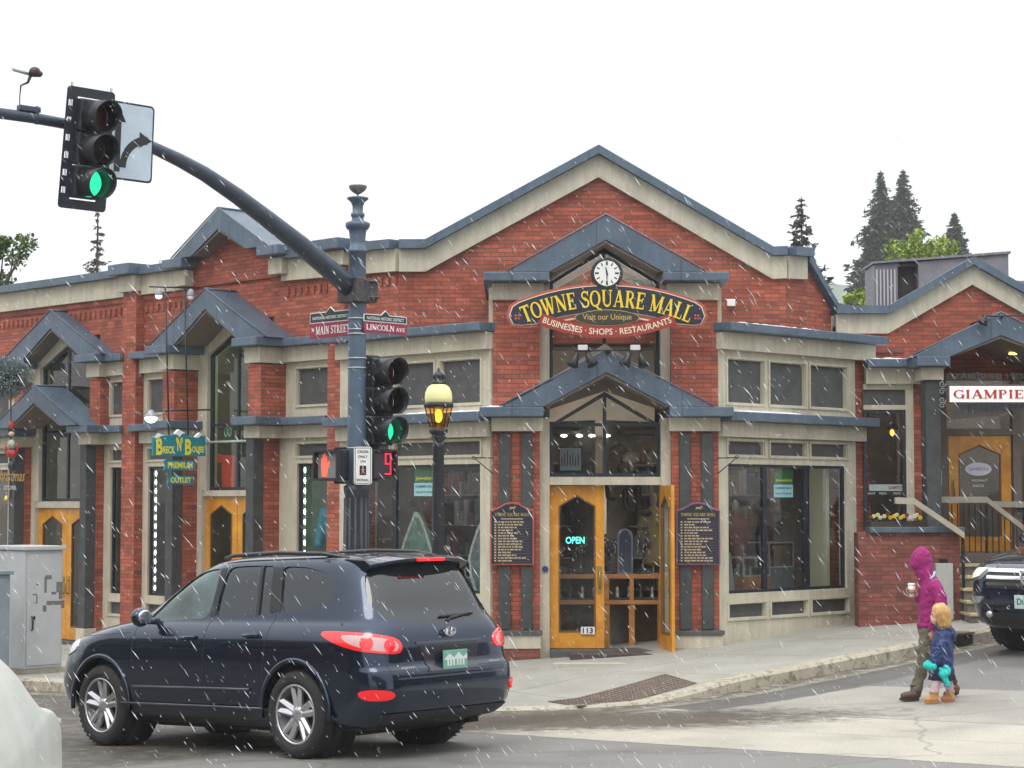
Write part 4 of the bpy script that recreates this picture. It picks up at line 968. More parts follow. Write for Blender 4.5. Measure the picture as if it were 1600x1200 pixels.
# spotlights on a bar above the lower hood
SB = thing('spotlight_bar', 'four black spotlights hanging from a thin bar above the lower porch hood', 'spotlight', tuple(FC.p(0, .5, 4.1)))
m_ = MB(); m_.tube([FC.p(-.45, .55, 4.06), FC.p(.48, .55, 4.08)], .010, 6); m_.tube([FC.p(0, .30, 4.02), FC.p(.02, .55, 4.07)], .014, 6); m_.blob(FC.p(.02, .45, 4.06), (.045, .05, .03)); m_.build('bar', BLACK, SB)
for u, rot in ((-.41, -.35), (-.27, .45), (.30, -.45), (.44, .35)):
    m_ = MB(); m_.lathe([(.018, .03), (.03, 0), (.04, -.04), (.082, -.175), (.074, -.18)], FC.p(u, .56, 4.02), 14, Matrix.Rotation(-rot, 3, 'Y') @ Matrix.Rotation(-.25, 3, 'X')); m_.build('lamp_shade', BLACK, SB)
for u in (-.33, .375): MB().fbox(FC, u-.065, u+.065, .50, .60, 4.07, 4.14).build('ballast_box', mat('box_white', (.6, .6, .62), .4), SB, bevel=.006)
# wrought hooks on both sides of the portico
for F, u, s_, lab in ((FC, -1.66, -1, 'thin black sign hook on the cream post left of the portico'), (FC, 1.64, 1, 'thin black sign hook on the cream post right of the portico')):
    m_ = MB(); m_.tube([F.p(u-s_*.14, .1, 2.63), F.p(u+s_*.14, .1, 2.64)], .008, 5); m_.tube([F.p(u-s_*.12, .1, 2.42), F.p(u+s_*.12, .1, 2.62)], .008, 5); scroll(m_, F, u+s_*.14, .1, 2.64, .03, 1.2, s_, .006)
    tag(m_.build('wall_hook', BLACK, loc=tuple(F.p(u, .1, 2.6))), lab, 'hook')
tag(MB().fbox(FC, U(FC, 1130, 470, -2.5)+.05, U(FC, 1143, 470, -2.5)+.05, -2.499, -2.42, 4.95, 5.06).build('alarm_box', WHITE, loc=tuple(FC.p(1.95, -2.45, 5.0)), bevel=.01), 'small white alarm box on the brick right of the mall sign', 'alarm box')
# posters in the shop windows
def poster(F, pa, pb, n, lab, green=True):
    (a, z1), (b, z0) = F.px(*pa, n), F.px(*pb, n); a, b = min(a, b), max(a, b); zm = z0+(z1-z0)*.46; fl = -1 if F in (FLB, FLW) else 1; c_ = (a+b)/2; h = z1-z0
    o = thing('window_poster', lab, 'poster', tuple(F.p(c_, n, z0)))
    MB().fbox(F, a, b, n-.004, n, zm, z1).build('green_sheet', mat('poster_green', (.02, .14, .03), .6), o)
    MB().fbox(F, a, b, n-.004, n, z0, zm-.004).build('pale_sheet', mat('poster_cyan', (.42, .72, .74), .6), o)
    t_ = MB(); put_text(t_, F, 'Jewelers', c_, n+.001, zm+h*.14, h*.14, width=(b-a)*.86, bold=.02, flip=fl); t_.build('yellow_lettering', mat('poster_yellow', (.75, .65, .04), .5), o)
    t_ = MB(); put_text(t_, F, 'SUMMER SALE', c_, n+.001, zm-h*.13, h*.085, width=(b-a)*.86, bold=.03, flip=fl); put_text(t_, F, 'TAKE UP TO 70% OFF', c_, n+.001, zm-h*.33, h*.07, width=(b-a)*.84, bold=.03, flip=fl); t_.build('dark_lettering', mat('ink_blue', (.02, .05, .12), .6), o)
poster(FRB, (1209, 733), (1239, 777), -.095, 'green and pale blue jewelers summer sale poster in the right bay window')
poster(FLB, (647, 730), (680, 775), -.095, 'green and pale blue jewelers summer sale poster in the bay window behind the street lamp')
# ---------------- signal pole, arm, heads and signs ----------------
PX, PY = -1.82, 24.0; pz = hsp(PX, PY)
FA = Frame((PX, PY), (-r2, -r2), (r2, -r2)); FR2 = Frame((PX, PY), (r2, r2), (r2, -r2)); FL2 = Frame((PX, PY), (-r2, r2), (-r2, -r2)); FF = Frame((PX, PY), (1, 0), (0, -1))
def zy(y, Y=PY): return at(800, y, Y).z
POLE = thing('signal_pole', 'tall blue-grey ornamental signal pole with a bowl finial and long curved arm', 'signal pole', (PX, PY, pz))
S_ = 1/133.3
prof = [(760, 15.5), (700, 15), (600, 14.2), (520, 13.6), (440, 13.4), (396, 13.3), (395, 15.5), (390, 15.5), (389, 12.5), (378, 11.8), (366, 13.2), (360, 14), (358, 17), (353, 19.5), (349, 19.5), (347, 16), (345, 10), (340, 9), (338, 11), (334, 11), (332, 8.2), (322, 8.5), (316, 11), (311, 17), (309, 17), (307, 8), (306, 1.5)]
m_ = MB(); m_.lathe([(r*S_, zy(y)) for y, r in prof], (PX, PY, 0), 24); m_.build('shaft', STEEL, POLE)
m_ = MB(); m_.lathe([(.19, pz-.05), (.19, pz+.12), (.17, pz+.16), (.16, pz+.5), (.175, pz+.55), (.15, pz+.62), (.135, zy(775)), (.15, zy(768)), (.15, zy(760)), (.118, zy(757))], (PX, PY, 0), 24)
for i in range(12):
    a = i*pi/6; m_.tube([(PX+.148*cos(a), PY+.148*sin(a), pz+.6), (PX+.128*cos(a), PY+.128*sin(a), zy(778))], .02, 6)
m_.build('fluted_base', mat('pole_base', (.022, .026, .034), .5, noise=.3), POLE)
m_ = MB(); m_.lathe([(.008, zy(308)), (.010, zy(304)), (.03, zy(303)), (.075, zy(299)), (.100, zy(295)), (.108, zy(291.5)), (.104, zy(290)), (.06, zy(290.5)), (.01, zy(291))], (PX, PY, 0), 20); m_.build('bowl_finial', mat('weathered_bowl', (.16, .15, .13), .8, noise=.35, nscale=14), POLE)
m_ = MB()
for y in (498, 515, 522, 560, 575, 700): m_.lathe([(.113, zy(y)-.008), (.117, zy(y)-.006), (.117, zy(y)+.006), (.113, zy(y)+.008)], (PX, PY, 0), 20)
m_.build('band_clamp', mat('steel_band', (.45, .47, .48), .35, metal=.6), POLE)
apts = [(557, 457), (520, 425), (470, 383), (420, 344), (370, 306), (320, 272), (280, 250), (240, 231), (200, 218), (150, 204), (100, 193), (50, 184), (0, 177), (-80, 168), (-220, 158)]
P = [FA.p(FA.px(a, b)[0], 0, FA.px(a, b)[1]) for a, b in apts]; P[0] = Vector((PX, PY, zy(457)))
k = len(P); m_ = MB(); m_.tube(P, [.128-(.128-.058)*min(1, i/8) for i in range(k)], 16); m_.build('mast_arm', STEELD, POLE)
m_ = MB(); z0 = zy(455)
m_.fbox(FA, -.16, .17, -.17, .17, z0-.14, z0+.14)
for a in (-1, 1):
    for b in (-1, 1): m_.tube([FA.p(.02*a, b*.19, z0+a*.11), FA.p(.02*a, b*.15, z0+a*.11)], .022, 6)
m_.fbox(FF, .13, .24, -.07, .07, z0-.10, z0+.13); 
for a in (-.08, .11): m_.tube([FF.p(.10, .09, z0+a), FF.p(.28, .09, z0+a)], .016, 6)
m_.build('arm_flange', mat('flange_rust', (.055, .05, .05), .6, noise=.5, nscale=20), POLE, bevel=.01)
ar = P[11]; m_ = MB(); m_.fbox(FA, FA.px(60, 180)[0], FA.px(28, 180)[0], -.03, .05, ar.z+.055, ar.z+.11)
m_.tube([ar+Vector((.05, 0, -.07)), ar+Vector((.05, 0, .12))], .02, 6); m_.build('junction_box', STEELD, POLE, bevel=.005)
def signal(name, lab, F, u, z, n, back=False, tilt=0):
    t = thing(name, lab, 'traffic light', tuple(F.p(u, n, z)))
    HB = mat('signal_black', (.016, .018, .024), .45, noise=.3); 
    for i in range(3):
        zc_ = z+.345-.345*i
        MB().fbox(F, u-.165, u+.165, n-.10, n+.08, zc_-.168, zc_+.168).build('housing', HB, t, bevel=.02)
        c_ = F.p(u, n+.085, zc_); col, st = (((.06, .006, .008), 0), ((.02, .014, .008), 0), ((.02, .45, .28), 1))[i]
        lm = mat(('red_lens', 'amber_lens', 'green_lens')[i], col, .3, emit=(.03, .95, .48) if st else None, estr=.95 if st else 0)
        ax_ = F.n; M = Matrix((F.u, Vector((0, 0, 1)), F.n)).transposed()
        m_ = MB(); m_.lathe([(.148, 0), (.135, .02), (.08, .04), (.001, .048)], c_, 22, M); m_.build('lens', lm, t)
        m_ = MB(); N = 22; ro, ri = .165, .158; vs = []
        for j in range(N+1):
            a = R(-62)+R(304)*j/N; L_ = .29-.06*(1-sin(a))/2
            for (rr, d) in ((ro, 0), (ro, L_), (ri, L_), (ri, 0)): vs.append(c_+F.u*rr*cos(a)+Vector((0, 0, rr*sin(a)))+F.n*d)
        m_.add(vs, [(j*4+k_, j*4+(k_+1) % 4, (j+1)*4+(k_+1) % 4, (j+1)*4+k_) for j in range(N) for k_ in range(4)], True); m_.build('visor', HB, t)
    if back:
        m_ = MB(); W_, H_ = .29, .63
        P_ = []
        for cx, cz, a0 in ((W_-.04, H_-.04, 0), (-W_+.04, H_-.04, 90), (-W_+.04, -H_+.04, 180), (W_-.04, -H_+.04, 270)):
            for a in (0, 30, 60, 90): P_.append((u+cx+.04*cos(R(a0+a)), z+cz+.04*sin(R(a0+a))))
        # louvred plate: strips with slots left open near the rim
        m_.fprism(F, [p for p in P_ if p[1] > z+.50], n-.02, n-.012); m_.fprism(F, [p for p in P_ if p[1] < z-.50][:] , n-.02, n-.012)
        m_.fbox(F, u-.2, u+.2, n-.0207, n-.0127, z+.53, z+.605); m_.fbox(F, u-.2, u+.2, n-.0207, n-.0127, z-.605, z-.53)
        for sg in (-1, 1):
            m_.fbox(F, min(u+sg*W_, u+sg*.265), max(u+sg*W_, u+sg*.265), n-.02, n-.012, z-.59, z+.59)
            m_.fbox(F, min(u+sg*.16, u+sg*.215), max(u+sg*.16, u+sg*.215), n-.02, n-.012, z-.59, z+.59)
            for i in range(7):
                for k_ in range(1): m_.fbox(F, min(u+sg*.215, u+sg*.265), max(u+sg*.215, u+sg*.265), n-.02, n-.012, z-.59+i*.18, z-.59+i*.18+.115)
                for k_ in range(2): m_.fbox(F, min(u+sg*(.228+.016*k_), u+sg*(.232+.016*k_)), max(u+sg*(.228+.016*k_), u+sg*(.232+.016*k_)), n-.02, n-.012, z-.475+i*.18, z-.41+i*.18)
        m_.fbox(F, u-.158, u+.158, n-.0205, n-.0125, z+.40, z+.475); m_.fbox(F, u-.158, u+.158, n-.0205, n-.0125, z-.485, z-.40)
        m_.build('backplate', mat('backplate', (.022, .028, .042), .4, noise=.3, nscale=10), t)
    if tilt: t.rotation_euler = Matrix.Rotation(tilt, 4, F.u).to_euler()
    return t
FS1 = Frame(tuple(P[9].xy), (r2, r2), (r2, -r2))
u1, z1 = FS1.px(135, 234, .2)
signal('traffic_light', 'three lens traffic light with slotted backplate showing green, hung on the curved arm', FS1, u1, z1, .22, True, -R(-7.5))
MB().fbox(FS1, u1-.04, u1+.04, .02, .12, z1-.05, z1+.25).build('mounting_clamp', STEELD, POLE)
(u2, z2) = FR2.px(592, 628, .05)
signal('traffic_light', 'three lens traffic light showing green, fixed on the right side of the signal pole', FR2, u2, z2, .05, False)
m_ = MB()
for z in (z2+.53, z2-.53): m_.tube([FR2.p(.02, .02, z), FR2.p(u2, .04, z), FR2.p(u2, .04, z-.02*(1 if z > z2 else -1))], .022, 8)
m_.build('signal_bracket', BLACK, POLE)
# turn sign next to the arm signal
a, zt = FS1.px(176, 160, .16); b, zb = FS1.px(239, 288, .16); TS = thing('lane_sign', 'white lane arrow sign with straight and right turn arrows beside the arm traffic light', 'road sign', tuple(FS1.p((a+b)/2, .16, (zt+zb)/2)))
zt, zb = FS1.px(208, 162, .16)[1], FS1.px(208, 283, .16)[1]; a -= .05
def rrect(F, a, b, z0, z1, r, n0_, n1_):
    P_ = []
    for cx, cz, a0 in ((b-r, z1-r, 0), (a+r, z1-r, 90), (a+r, z0+r, 180), (b-r, z0+r, 270)):
        for q in (0, 30, 60, 90): P_.append((cx+r*cos(R(a0+q)), cz+r*sin(R(a0+q))))
    return MB().fprism(F, P_, n0_, n1_)
SIGNW = mat('sign_sheet', (.50, .60, .68), .35, noise=.12, nscale=4)
rrect(FS1, a, b, zb, zt, .05, .15, .158).build('border', BLACK, TS); rrect(FS1, a+.022, b-.022, zb+.022, zt-.022, .035, .1585, .161).build('sheet', SIGNW, TS)
m_ = MB(); w = b-a; h = zt-zb; X = lambda f: a+w*f; Zz = lambda f: zb+h*f
n_ = (.1615, .1645)
m_.fprism(FS1, [(X(.14), Zz(.10)), (X(.27), Zz(.10)), (X(.27), Zz(.74)), (X(.14), Zz(.74))], *n_)
m_.fprism(FS1, [(X(.04), Zz(.74)), (X(.37), Zz(.74)), (X(.205), Zz(.94))], *n_)
c_ = (X(.78), Zz(.10)); N = 8; prev = None
for i in range(N+1):
    t = R(180-90*i/N); ro, ri = w*.60, w*.46; q = [(X(.86)+ro*cos(t), Zz(.14)+h*.02+ro*1.05*sin(t)), (X(.86)+ri*cos(t), Zz(.14)+h*.02+ri*1.05*sin(t))]
    if prev: m_.fprism(FS1, [prev[0], q[0], q[1], prev[1]], .1616, .1646+.0001*i)
    prev = q
zc_ = (prev[0][1]+prev[1][1])/2
m_.fprism(FS1, [(X(.68), zc_-h*.10), (X(.68), zc_+h*.10), (X(.96), zc_)], .1614, .1652)
m_.build('arrows', BLACK, TS); TS.rotation_euler = Matrix.Rotation(R(3), 4, FS1.u).to_euler()
m_ = MB(); m_.tube([FS1.p((a+b)/2, 0, (zt+zb)/2+.1), FS1.p((a+b)/2, .15, (zt+zb)/2+.1)], .02, 6); m_.build('bracket', STEELD, TS)
# signal detector standing over the arm
q = FA.px(45, 120); D0 = FA.p(q[0], .0, q[1]); DT = thing('camera_detector', 'small brown traffic camera with a pale tube on a thin stem over the arm', 'camera', tuple(D0))
m_ = MB(); m_.tube([D0+FA.u*.19+Vector((0, 0, .05)), D0+Vector((0, 0, .03))], .018, 8); m_.build('sun_tube', mat('tube_pale', (.35, .42, .38), .5), DT)
m_ = MB(); m_.blob(D0+Vector((.06, -.0, .05)), (.062, .05, .055)); m_.blob(D0+Vector((.10, 0, .03)), (.045, .03, .035)); m_.build('camera_body', mat('camera_brown', (.05, .025, .03), .5), DT)
m_ = MB(); m_.tube([D0+Vector((.02, 0, .02)), D0+Vector((-.01, 0, -.06)), D0+Vector((-.08, 0, -.09)), D0+Vector((-.09, 0, -.20)), Vector((D0.x-.09, D0.y, P[11].z+.04))], [.02, .014, .010, .006, .006], 6); m_.build('stem', BLACK, DT)
# pedestrian heads
def pedhead(F, px0, px1, py0, py1, n, lab, glyph):
    (a, z1_), (b, z0_) = F.px(px0, py0, n), F.px(px1, py1, n); fl = 1 if b > a else -1; a, b = min(a, b), max(a, b)
    t = thing('pedestrian_signal', lab, 'pedestrian signal', tuple(F.p((a+b)/2, n, (z0_+z1_)/2)))
    HB = MATS['signal_black']
    rrect(F, a, b, z0_, z1_, .03, n-.18, n).build('housing', HB, t)
    m_ = MB(); frame_rect(m_, F, a+.005, b-.005, z0_+.005, z1_-.005, .025, n+.001, n+.07); m_.build('hood', HB, t)
    MB().fbox(F, a+.032, b-.032, n+.001, n+.006, z0_+.032, z1_-.032).build('face', mat('ped_face_grey', (.22, .22, .21), .5) if glyph == 'hand' else mat('ped_face_dark', (.05, .03, .05), .5), t)
    m_ = MB(); ca, cz = (a+b)/2, (z0_+z1_)/2; e = n+.007
    if glyph == 'hand':
        cu_ = ca-fl*.065; s = 1.5
        pp = [(-.045, -.09), (.03, -.09), (.045, -.03), (.075, .02), (.06, .035), (.035, .005), (.03, .07), (.016, .07), (.012, .015), (.004, .095), (-.010, .095), (-.012, .015), (-.022, .085), (-.036, .082), (-.033, .01), (-.045, .055), (-.058, .05), (-.055, -.03)]
        k = len(pp); q = [(cu_+fl*x*1.2, cz+y*s) for x, y in pp]
        # palm and separate finger slabs
        for poly in ([0, 1, 2, 5, 8, 11, 14, 17], [5, 2, 3, 4], [8, 5, 6, 7], [11, 8, 9, 10], [14, 11, 12, 13], [17, 14, 15, 16]): m_.fprism(F, [q[i] for i in poly], e, e+.004)
        m_.build('hand_symbol', mat('lit_orange', (.8, .12, .06), .5, emit=(1, .16, .10), estr=.6), t)
    else:
        cu_ = ca+fl*.09; w, h, th = .05, .15, .020
        for x0, x1, y0, y1 in ((-w, w, h-th, h), (-w, w, -th/2, th/2), (-w, w, -h, -h+th), (-w, -w+th, th/2, h-th), (w-th, w, th/2, h-th), (w-th, w, -h+th, -th/2)): m_.fbox(F, cu_+min(fl*x0, fl*x1), cu_+max(fl*x0, fl*x1), e, e+.004, cz+y0*.85, cz+y1*.85)
        m_.build('countdown_nine', mat('lit_red', (.8, .03, .05), .5, emit=(1, .03, .06), estr=.9), t)
    m_ = MB(); 
    for z in (z1_+.02, z0_-.02): m_.tube([F.p(ca, n-.09, z-(.03 if z > cz else -.03)), F.p(ca, n-.09, z), F.p(0, -.0, z)], .018, 8)
    m_.build('bracket', BLACK, t); return t
pedhead(FL2, 495, 534, 703, 751, .22, 'pedestrian signal with lit orange hand on the left side of the signal pole', 'hand')
pedhead(FR2, 577, 616, 701, 748, .10, 'pedestrian countdown signal reading 9 in red, behind the crossing sign', 'nine')
a, z1_ = FF.px(553, 698, .2); b, z0_ = FF.px(581, 757, .2); CS = thing('crossing_sign', 'white CROSS ONLY ON SIGNAL plate with walking figure at the front of the signal pole', 'road sign', tuple(FF.p((a+b)/2, .2, z0_)))
rrect(FF, a, b, z0_, z1_, .03, .185, .195).build('sheet', WHITE, CS)
m_ = MB(); e = .012; frame_rect(m_, FF, a+e, b-e, z0_+e, z1_-e, .006, .1955, .197)
c_ = (a+b)/2
for s, f, w in (('CROSS', .87, .13), ('ONLY', .74, .11), ('ON', .61, .06), ('SIGNAL', .12, .15)): put_text(m_, FF, s, c_, .198, z0_+(z1_-z0_)*f, .030, width=w, bold=.02)
m_.fbox(FF, c_-.038, c_+.038, .1955, .198, z0_+(z1_-z0_)*.25, z0_+(z1_-z0_)*.50); m_.build('black_lettering', BLACK, CS)
m_ = MB(); zc_ = z0_+(z1_-z0_)*.375; m_.blob(FF.p(c_, .199, zc_+.038), (.010, .003, .010), n=8, m=4); m_.tube([FF.p(c_, .199, zc_+.025), FF.p(c_, .199, zc_-.005), FF.p(c_-.018, .199, zc_-.042)], .006, 5); m_.tube([FF.p(c_, .199, zc_-.005), FF.p(c_+.018, .199, zc_-.04)], .006, 5); m_.tube([FF.p(c_-.02, .199, zc_), FF.p(c_, .199, zc_+.018), FF.p(c_+.02, .199, zc_+.004)], .005, 5); m_.build('walking_figure', mat('sign_pink', (.7, .35, .3), .5), CS)
m_ = MB(); m_.tube([FF.p(c_, .18, z0_+.2), FF.p(0, .05, z0_+.2)], .015, 6); m_.build('bracket', BLACK, CS)
# street name blades
def blade(F, pts, n, head, name, small, lab):
    (a, z1_), (b, z0_) = pts; fl = 1 if b > a else -1; zm = z0_+(z1_-z0_)*.56; t = thing('street_sign', lab, 'street sign', tuple(F.p((a+b)/2, n, z0_))); lo_, hi_ = min(a, b), max(a, b); c_ = (lo_+hi_)/2
    MB().fbox(F, lo_, hi_, n-.006, n+.006, z0_, zm-.002).build('blade', mat('blade_crimson', (.30, .015, .05), .45), t, bevel=.004)
    def hd(e): w = (hi_-lo_)/2; return [(lo_+e, zm+e), (hi_-e, zm+e), (hi_-e, z1_-.02-e), (hi_-.03, z1_-.012-e), (c_+w*.20, z1_-.012-e), (c_, z1_+.045-e*1.4), (c_-w*.20, z1_-.012-e), (lo_+.03, z1_-.012-e), (lo_+e, z1_-.02-e)]
    MB().fprism(F, hd(0), n-.006, n+.006).build('header_border', WHITE, t); MB().fprism(F, hd(.010), n+.0061, n+.009).build('header', mat('header_green', (.012, .030, .030), .5), t)
    m_ = MB(); put_text(m_, F, 'NATIONAL HISTORIC DISTRICT', c_, n+.0095, zm+(z1_-zm)*.42, .036, width=(hi_-lo_)*.86, flip=fl, bold=.01)
    zz = z0_+(zm-z0_)*.5; h = (zm-z0_)*.52
    if small[0] == 'l': serif_text(m_, F, name, c_-fl*(hi_-lo_)*.12, n+.0062, zz, h, (hi_-lo_)*.66, .003, flip=fl, thick=1.15); serif_text(m_, F, small[1], c_+fl*(hi_-lo_)*.35, n+.0062, zz-h*.12, h*.66, (hi_-lo_)*.22, .003, flip=fl, thick=1.2)
    else: serif_text(m_, F, name, c_+fl*(hi_-lo_)*.06, n+.0062, zz, h, (hi_-lo_)*.82, .003, flip=fl, thick=1.15); serif_text(m_, F, small[1], c_-fl*(hi_-lo_)*.42, n+.0062, zz+h*.12, h*.5, (hi_-lo_)*.07, .003, flip=fl, thick=1.3)
    m_.build('white_lettering', WHITE, t)
    m_ = MB(); m_.fbox(F, -.03 if fl > 0 else -.03, .03, n-.10, n+.0, z0_+.02, z0_+.05); m_.build('bracket', BLACK, t)
blade(FL2, (FL2.px(485, 488, .06), FL2.px(549, 524, .06)), .06, '', 'MAIN STREET', ('s', 'N'), 'crimson street name sign reading MAIN STREET left of the signal pole')
blade(FR2, (FR2.px(568, 488, .12), FR2.px(635, 524, .12)), .12, '', 'LINCOLN', ('l', 'AVE'), 'crimson street name sign reading LINCOLN AVE right of the signal pole')
# ---------------- street lamp ----------------
LX, LY = at(685, 700, 25.5).x, 25.5; lz = hsp(LX, LY); SL = thing('street_lamp', 'black street lamp with acorn lantern, cream dome and glowing amber panes', 'street lamp', (LX, LY, lz))
zl = lambda y: at(800, y, LY).z; q = 1/125.5
m_ = MB(); m_.lathe([(.17, lz-.05), (.17, lz+.10), (.13, lz+.15), (.12, lz+.45), (.135, lz+.5), (.10, lz+.58), (.085, lz+.62), (.082, zl(860)), (.075, zl(760)), (.068, zl(700)), (.078, zl(696)), (.062, zl(693)), (.06, zl(690)), (.085, zl(686)), (.10, zl(683)), (.075, zl(681)), (.115, zl(676)), (.12, zl(671)), (.07, zl(669))], (LX, LY, 0), 16); m_.build('post', mat('lamp_black', (.014, .017, .022), .42, noise=.3), SL)
m_ = MB(); m_.lathe([(.105, zl(668)), (.125, zl(655)), (.15, zl(645)), (.168, zl(636)), (.165, zl(634))], (LX, LY, 0), 20); m_.build('lantern_glass', glass_mat('amber_glass', (1, .72, .35), .8, .1), SL)
m_ = MB()
for i in range(6):
    a = i*pi/3+.2; m_.tube([(LX+.105*cos(a), LY+.105*sin(a), zl(668)), (LX+.155*cos(a), LY+.155*sin(a), zl(645)), (LX+.172*cos(a), LY+.172*sin(a), zl(635))], .008, 5)
m_.lathe([(.165, zl(637)), (.185, zl(636)), (.185, zl(631)), (.16, zl(629))], (LX, LY, 0), 20); m_.build('lantern_cage', BLACK, SL)
m_ = MB(); m_.lathe([(.165, zl(629)), (.172, zl(622)), (.165, zl(613)), (.135, zl(605)), (.08, zl(600)), (.02, zl(599))], (LX, LY, 0), 20); m_.build('dome', mat('dome_cream', (.62, .60, .28), .4, emit=(.9, .9, .45), estr=.28), SL)
m_ = MB(); m_.lathe([(.09, zl(601)), (.095, zl(597)), (.06, zl(595)), (.075, zl(590)), (.08, zl(586)), (.05, zl(583)), (.02, zl(580)), (.018, zl(578)), (.004, zl(574))], (LX, LY, 0), 16); m_.build('finial', BLACK, SL)
m_ = MB(); m_.blob((LX, LY, zl(650)), (.05, .05, .085)); m_.build('bulb', mat('amber_bulb', (1, .6, .1), .5, emit=(1, .45, .05), estr=3), SL)
# ---------------- controller cabinets ----------------
def cabinet(F, a, b, dep, z0, z1, lab, mt):
    t = thing('signal_cabinet', lab, 'electrical cabinet', tuple(F.p((a+b)/2, 0, z0)))
    MB().fbox(F, a, b, -dep, 0, z0+.07, z1).build('shell', mt, t, bevel=.012)
    MB().fbox(F, a-.03, b+.03, -dep-.03, .05, z0-.25, z0+.068).build('concrete_pad', mat('pad', (.30, .28, .22), .9, noise=.2), t)
    MB().fbox(F, a-.03, b+.03, -dep-.03, .05, z1+.001, z1+.06).build('lid', mt, t, bevel=.01)
    MB().fbox(F, a+.04, b-.03, .001, .018, z0+.12, z1-.05).build('door', mt, t, bevel=.006); return t
C1 = at(36, 1040, 29.3); zc1 = hsp(C1.x, 29.3); FCB = Frame((C1.x, 29.3), (r2, r2), (r2, -r2))
CABM = mat('cabinet_silver', (.45, .465, .47), .5, noise=.08, nscale=3, metal=.1)
cb = cabinet(FCB, .0, .64, .9, zc1, zc1+1.76, 'large silver traffic control cabinet with torn sticker residue on its door', CABM)
STK = mat('sticker_dark', (.14, .14, .14), .8); m_ = MB()
for x0, x1, y0, y1 in ((.32, .36, 1.15, 1.38), (.34, .44, 1.34, 1.40), (.52, .62, 1.15, 1.30), (.56, .62, 1.05, 1.15), (.36, .66, .97, 1.03), (.30, .36, .88, .97), (.60, .66, .92, .97), (.44, .52, 1.12, 1.16), (.18, .24, 1.26, 1.28), (.13, .20, 1.12, 1.14), (.19, .21, 1.0, 1.12), (.16, .18, 1.0, 1.02)): m_.fbox(FCB, x0, x1, .0185, .0195, zc1+y0, zc1+y1)
m_.build('sticker_residue', STK, cb)
m_ = MB(); m_.tube([FCB.p(.12, .02, zc1+.62), FCB.p(.12, .05, zc1+.64), FCB.p(.12, .05, zc1+.80), FCB.p(.12, .02, zc1+.82)], .012, 6); m_.blob(FCB.p(.16, .025, zc1+.80), (.015, .015, .03)); m_.build('door_handle', BLACK, cb)
m_ = MB(); m_.fbox(FCB, .0, .6, -.6, -.5, zc1+1.74, zc1+1.79); m_.build('roof_strip', STK, cb)
cabinet(Frame(tuple(FCB.p(-.98, .42, 0).xy), (r2, r2), (r2, -r2)), -.05, .50, .55, zc1, zc1+1.44, 'blue-grey control cabinet at the left picture edge in front of the silver one', mat('cabinet_blue', (.22, .27, .30), .5, noise=.15, nscale=4))
# ---------------- hanging shop sign with mountain tops ----------------
FSN = Frame(tuple(FLW.p(4.4, 0, 0).xy), (r2, r2), (r2, -r2))
def sp(px, py): return FSN.px(px, py)
BS = thing('shop_sign', 'teal hanging shop sign with white mountain tops and yellow lettering above two small boards', 'sign', tuple(FSN.p(sp(280, 700)[0], 0, sp(280, 700)[1])))
TEAL = mat('sign_teal', (.01, .22, .28), .5, noise=.15); YEL = mat('sign_yellow', (.80, .72, .03), .5)
def pz_(pl): return [sp(*p) for p in pl]
MB().fprism(FSN, pz_([(238, 712), (320, 713), (320, 681), (314, 678), (305, 682), (297, 684), (288, 676), (278, 672), (268, 680), (258, 681), (247, 677), (238, 684)]), -.02, .02).build('board', TEAL, BS)
m_ = MB()
for pl in ([(240, 684), (247, 677), (256, 681), (250, 681), (247, 684)], [(270, 679), (278, 671), (288, 677), (283, 678), (279, 683), (275, 679)], [(302, 684), (311, 676), (318, 682), (313, 680), (309, 684)]): m_.fprism(FSN, pz_(pl), -.03, .03)
m_.build('snow_cap', SNOW, BS)
t_ = MB()
for s, p0, p1, h, w in (('B', 243, 686, 26, 9), ('RECK', 253, 698, 14, 18), ("'N'", 276, 688, 22, 11), ('B', 289, 687, 24, 10), ('OUJEE', 299, 697, 14, 19)):
    a, zt = sp(p0, p0*0+p1-h*.0); zb = sp(p0, p1+(26 if s == 'B' else 0)+(h if s != 'B' else 0)*.0)[1]
for s, x0, x1, y0, y1 in (('B', 243, 253, 684, 711), ('RECK', 254, 272, 697, 709), ("'N'", 274, 284, 683, 705), ('B', 288, 298, 686, 711), ('OUJEE', 299, 318, 697, 710)):
    a, zt = sp(x0, y0); b, zb = sp(x1, y1); put_text(t_, FSN, s, (a+b)/2, .0215, (zt+zb)/2, zt-zb, width=b-a, bold=.035)
t_.build('yellow_lettering', YEL, BS)
for s, x0, x1, y0, y1 in (('PREMIUM', 256, 305, 719, 735), ('OUTLET', 261, 302, 743, 757)):
    a, zt = sp(x0, y0); b, zb = sp(x1, y1); o = MB().fprism(FSN, [(a, zb), (b, zb), (b-.02, (zt+zb)/2), (b, zt), (a, zt), (a+.02, (zt+zb)/2)], -.015, .015).build('small_board', TEAL, BS)
    t_ = MB(); put_text(t_, FSN, s, (a+b)/2, .0165, (zt+zb)/2, (zt-zb)*.62, width=(b-a)*.78, bold=.03); t_.build('board_lettering', YEL, o)
m_ = MB()
for x in (258, 288):
    u, z = sp(x, 449); m_.tube([FSN.p(u, 0, z), FSN.p(sp(x+6, 680)[0], 0, sp(x+6, 680)[1])], .014, 6)
m_.tube([FSN.p(*([sp(233, 448)[0], 0, sp(233, 448)[1]])), FSN.p(sp(312, 450)[0], 0, sp(312, 450)[1])], .012, 6)
m_.tube([FSN.p(sp(250, 642)[0], 0, sp(250, 642)[1]), FSN.p(sp(334, 640)[0], 0, sp(334, 640)[1])], .014, 6)
for x in (270, 292): m_.tube([FSN.p(sp(x, 712)[0], 0, sp(x, 712)[1]), FSN.p(sp(x, 745)[0], 0, sp(x, 745)[1])], .006, 5)
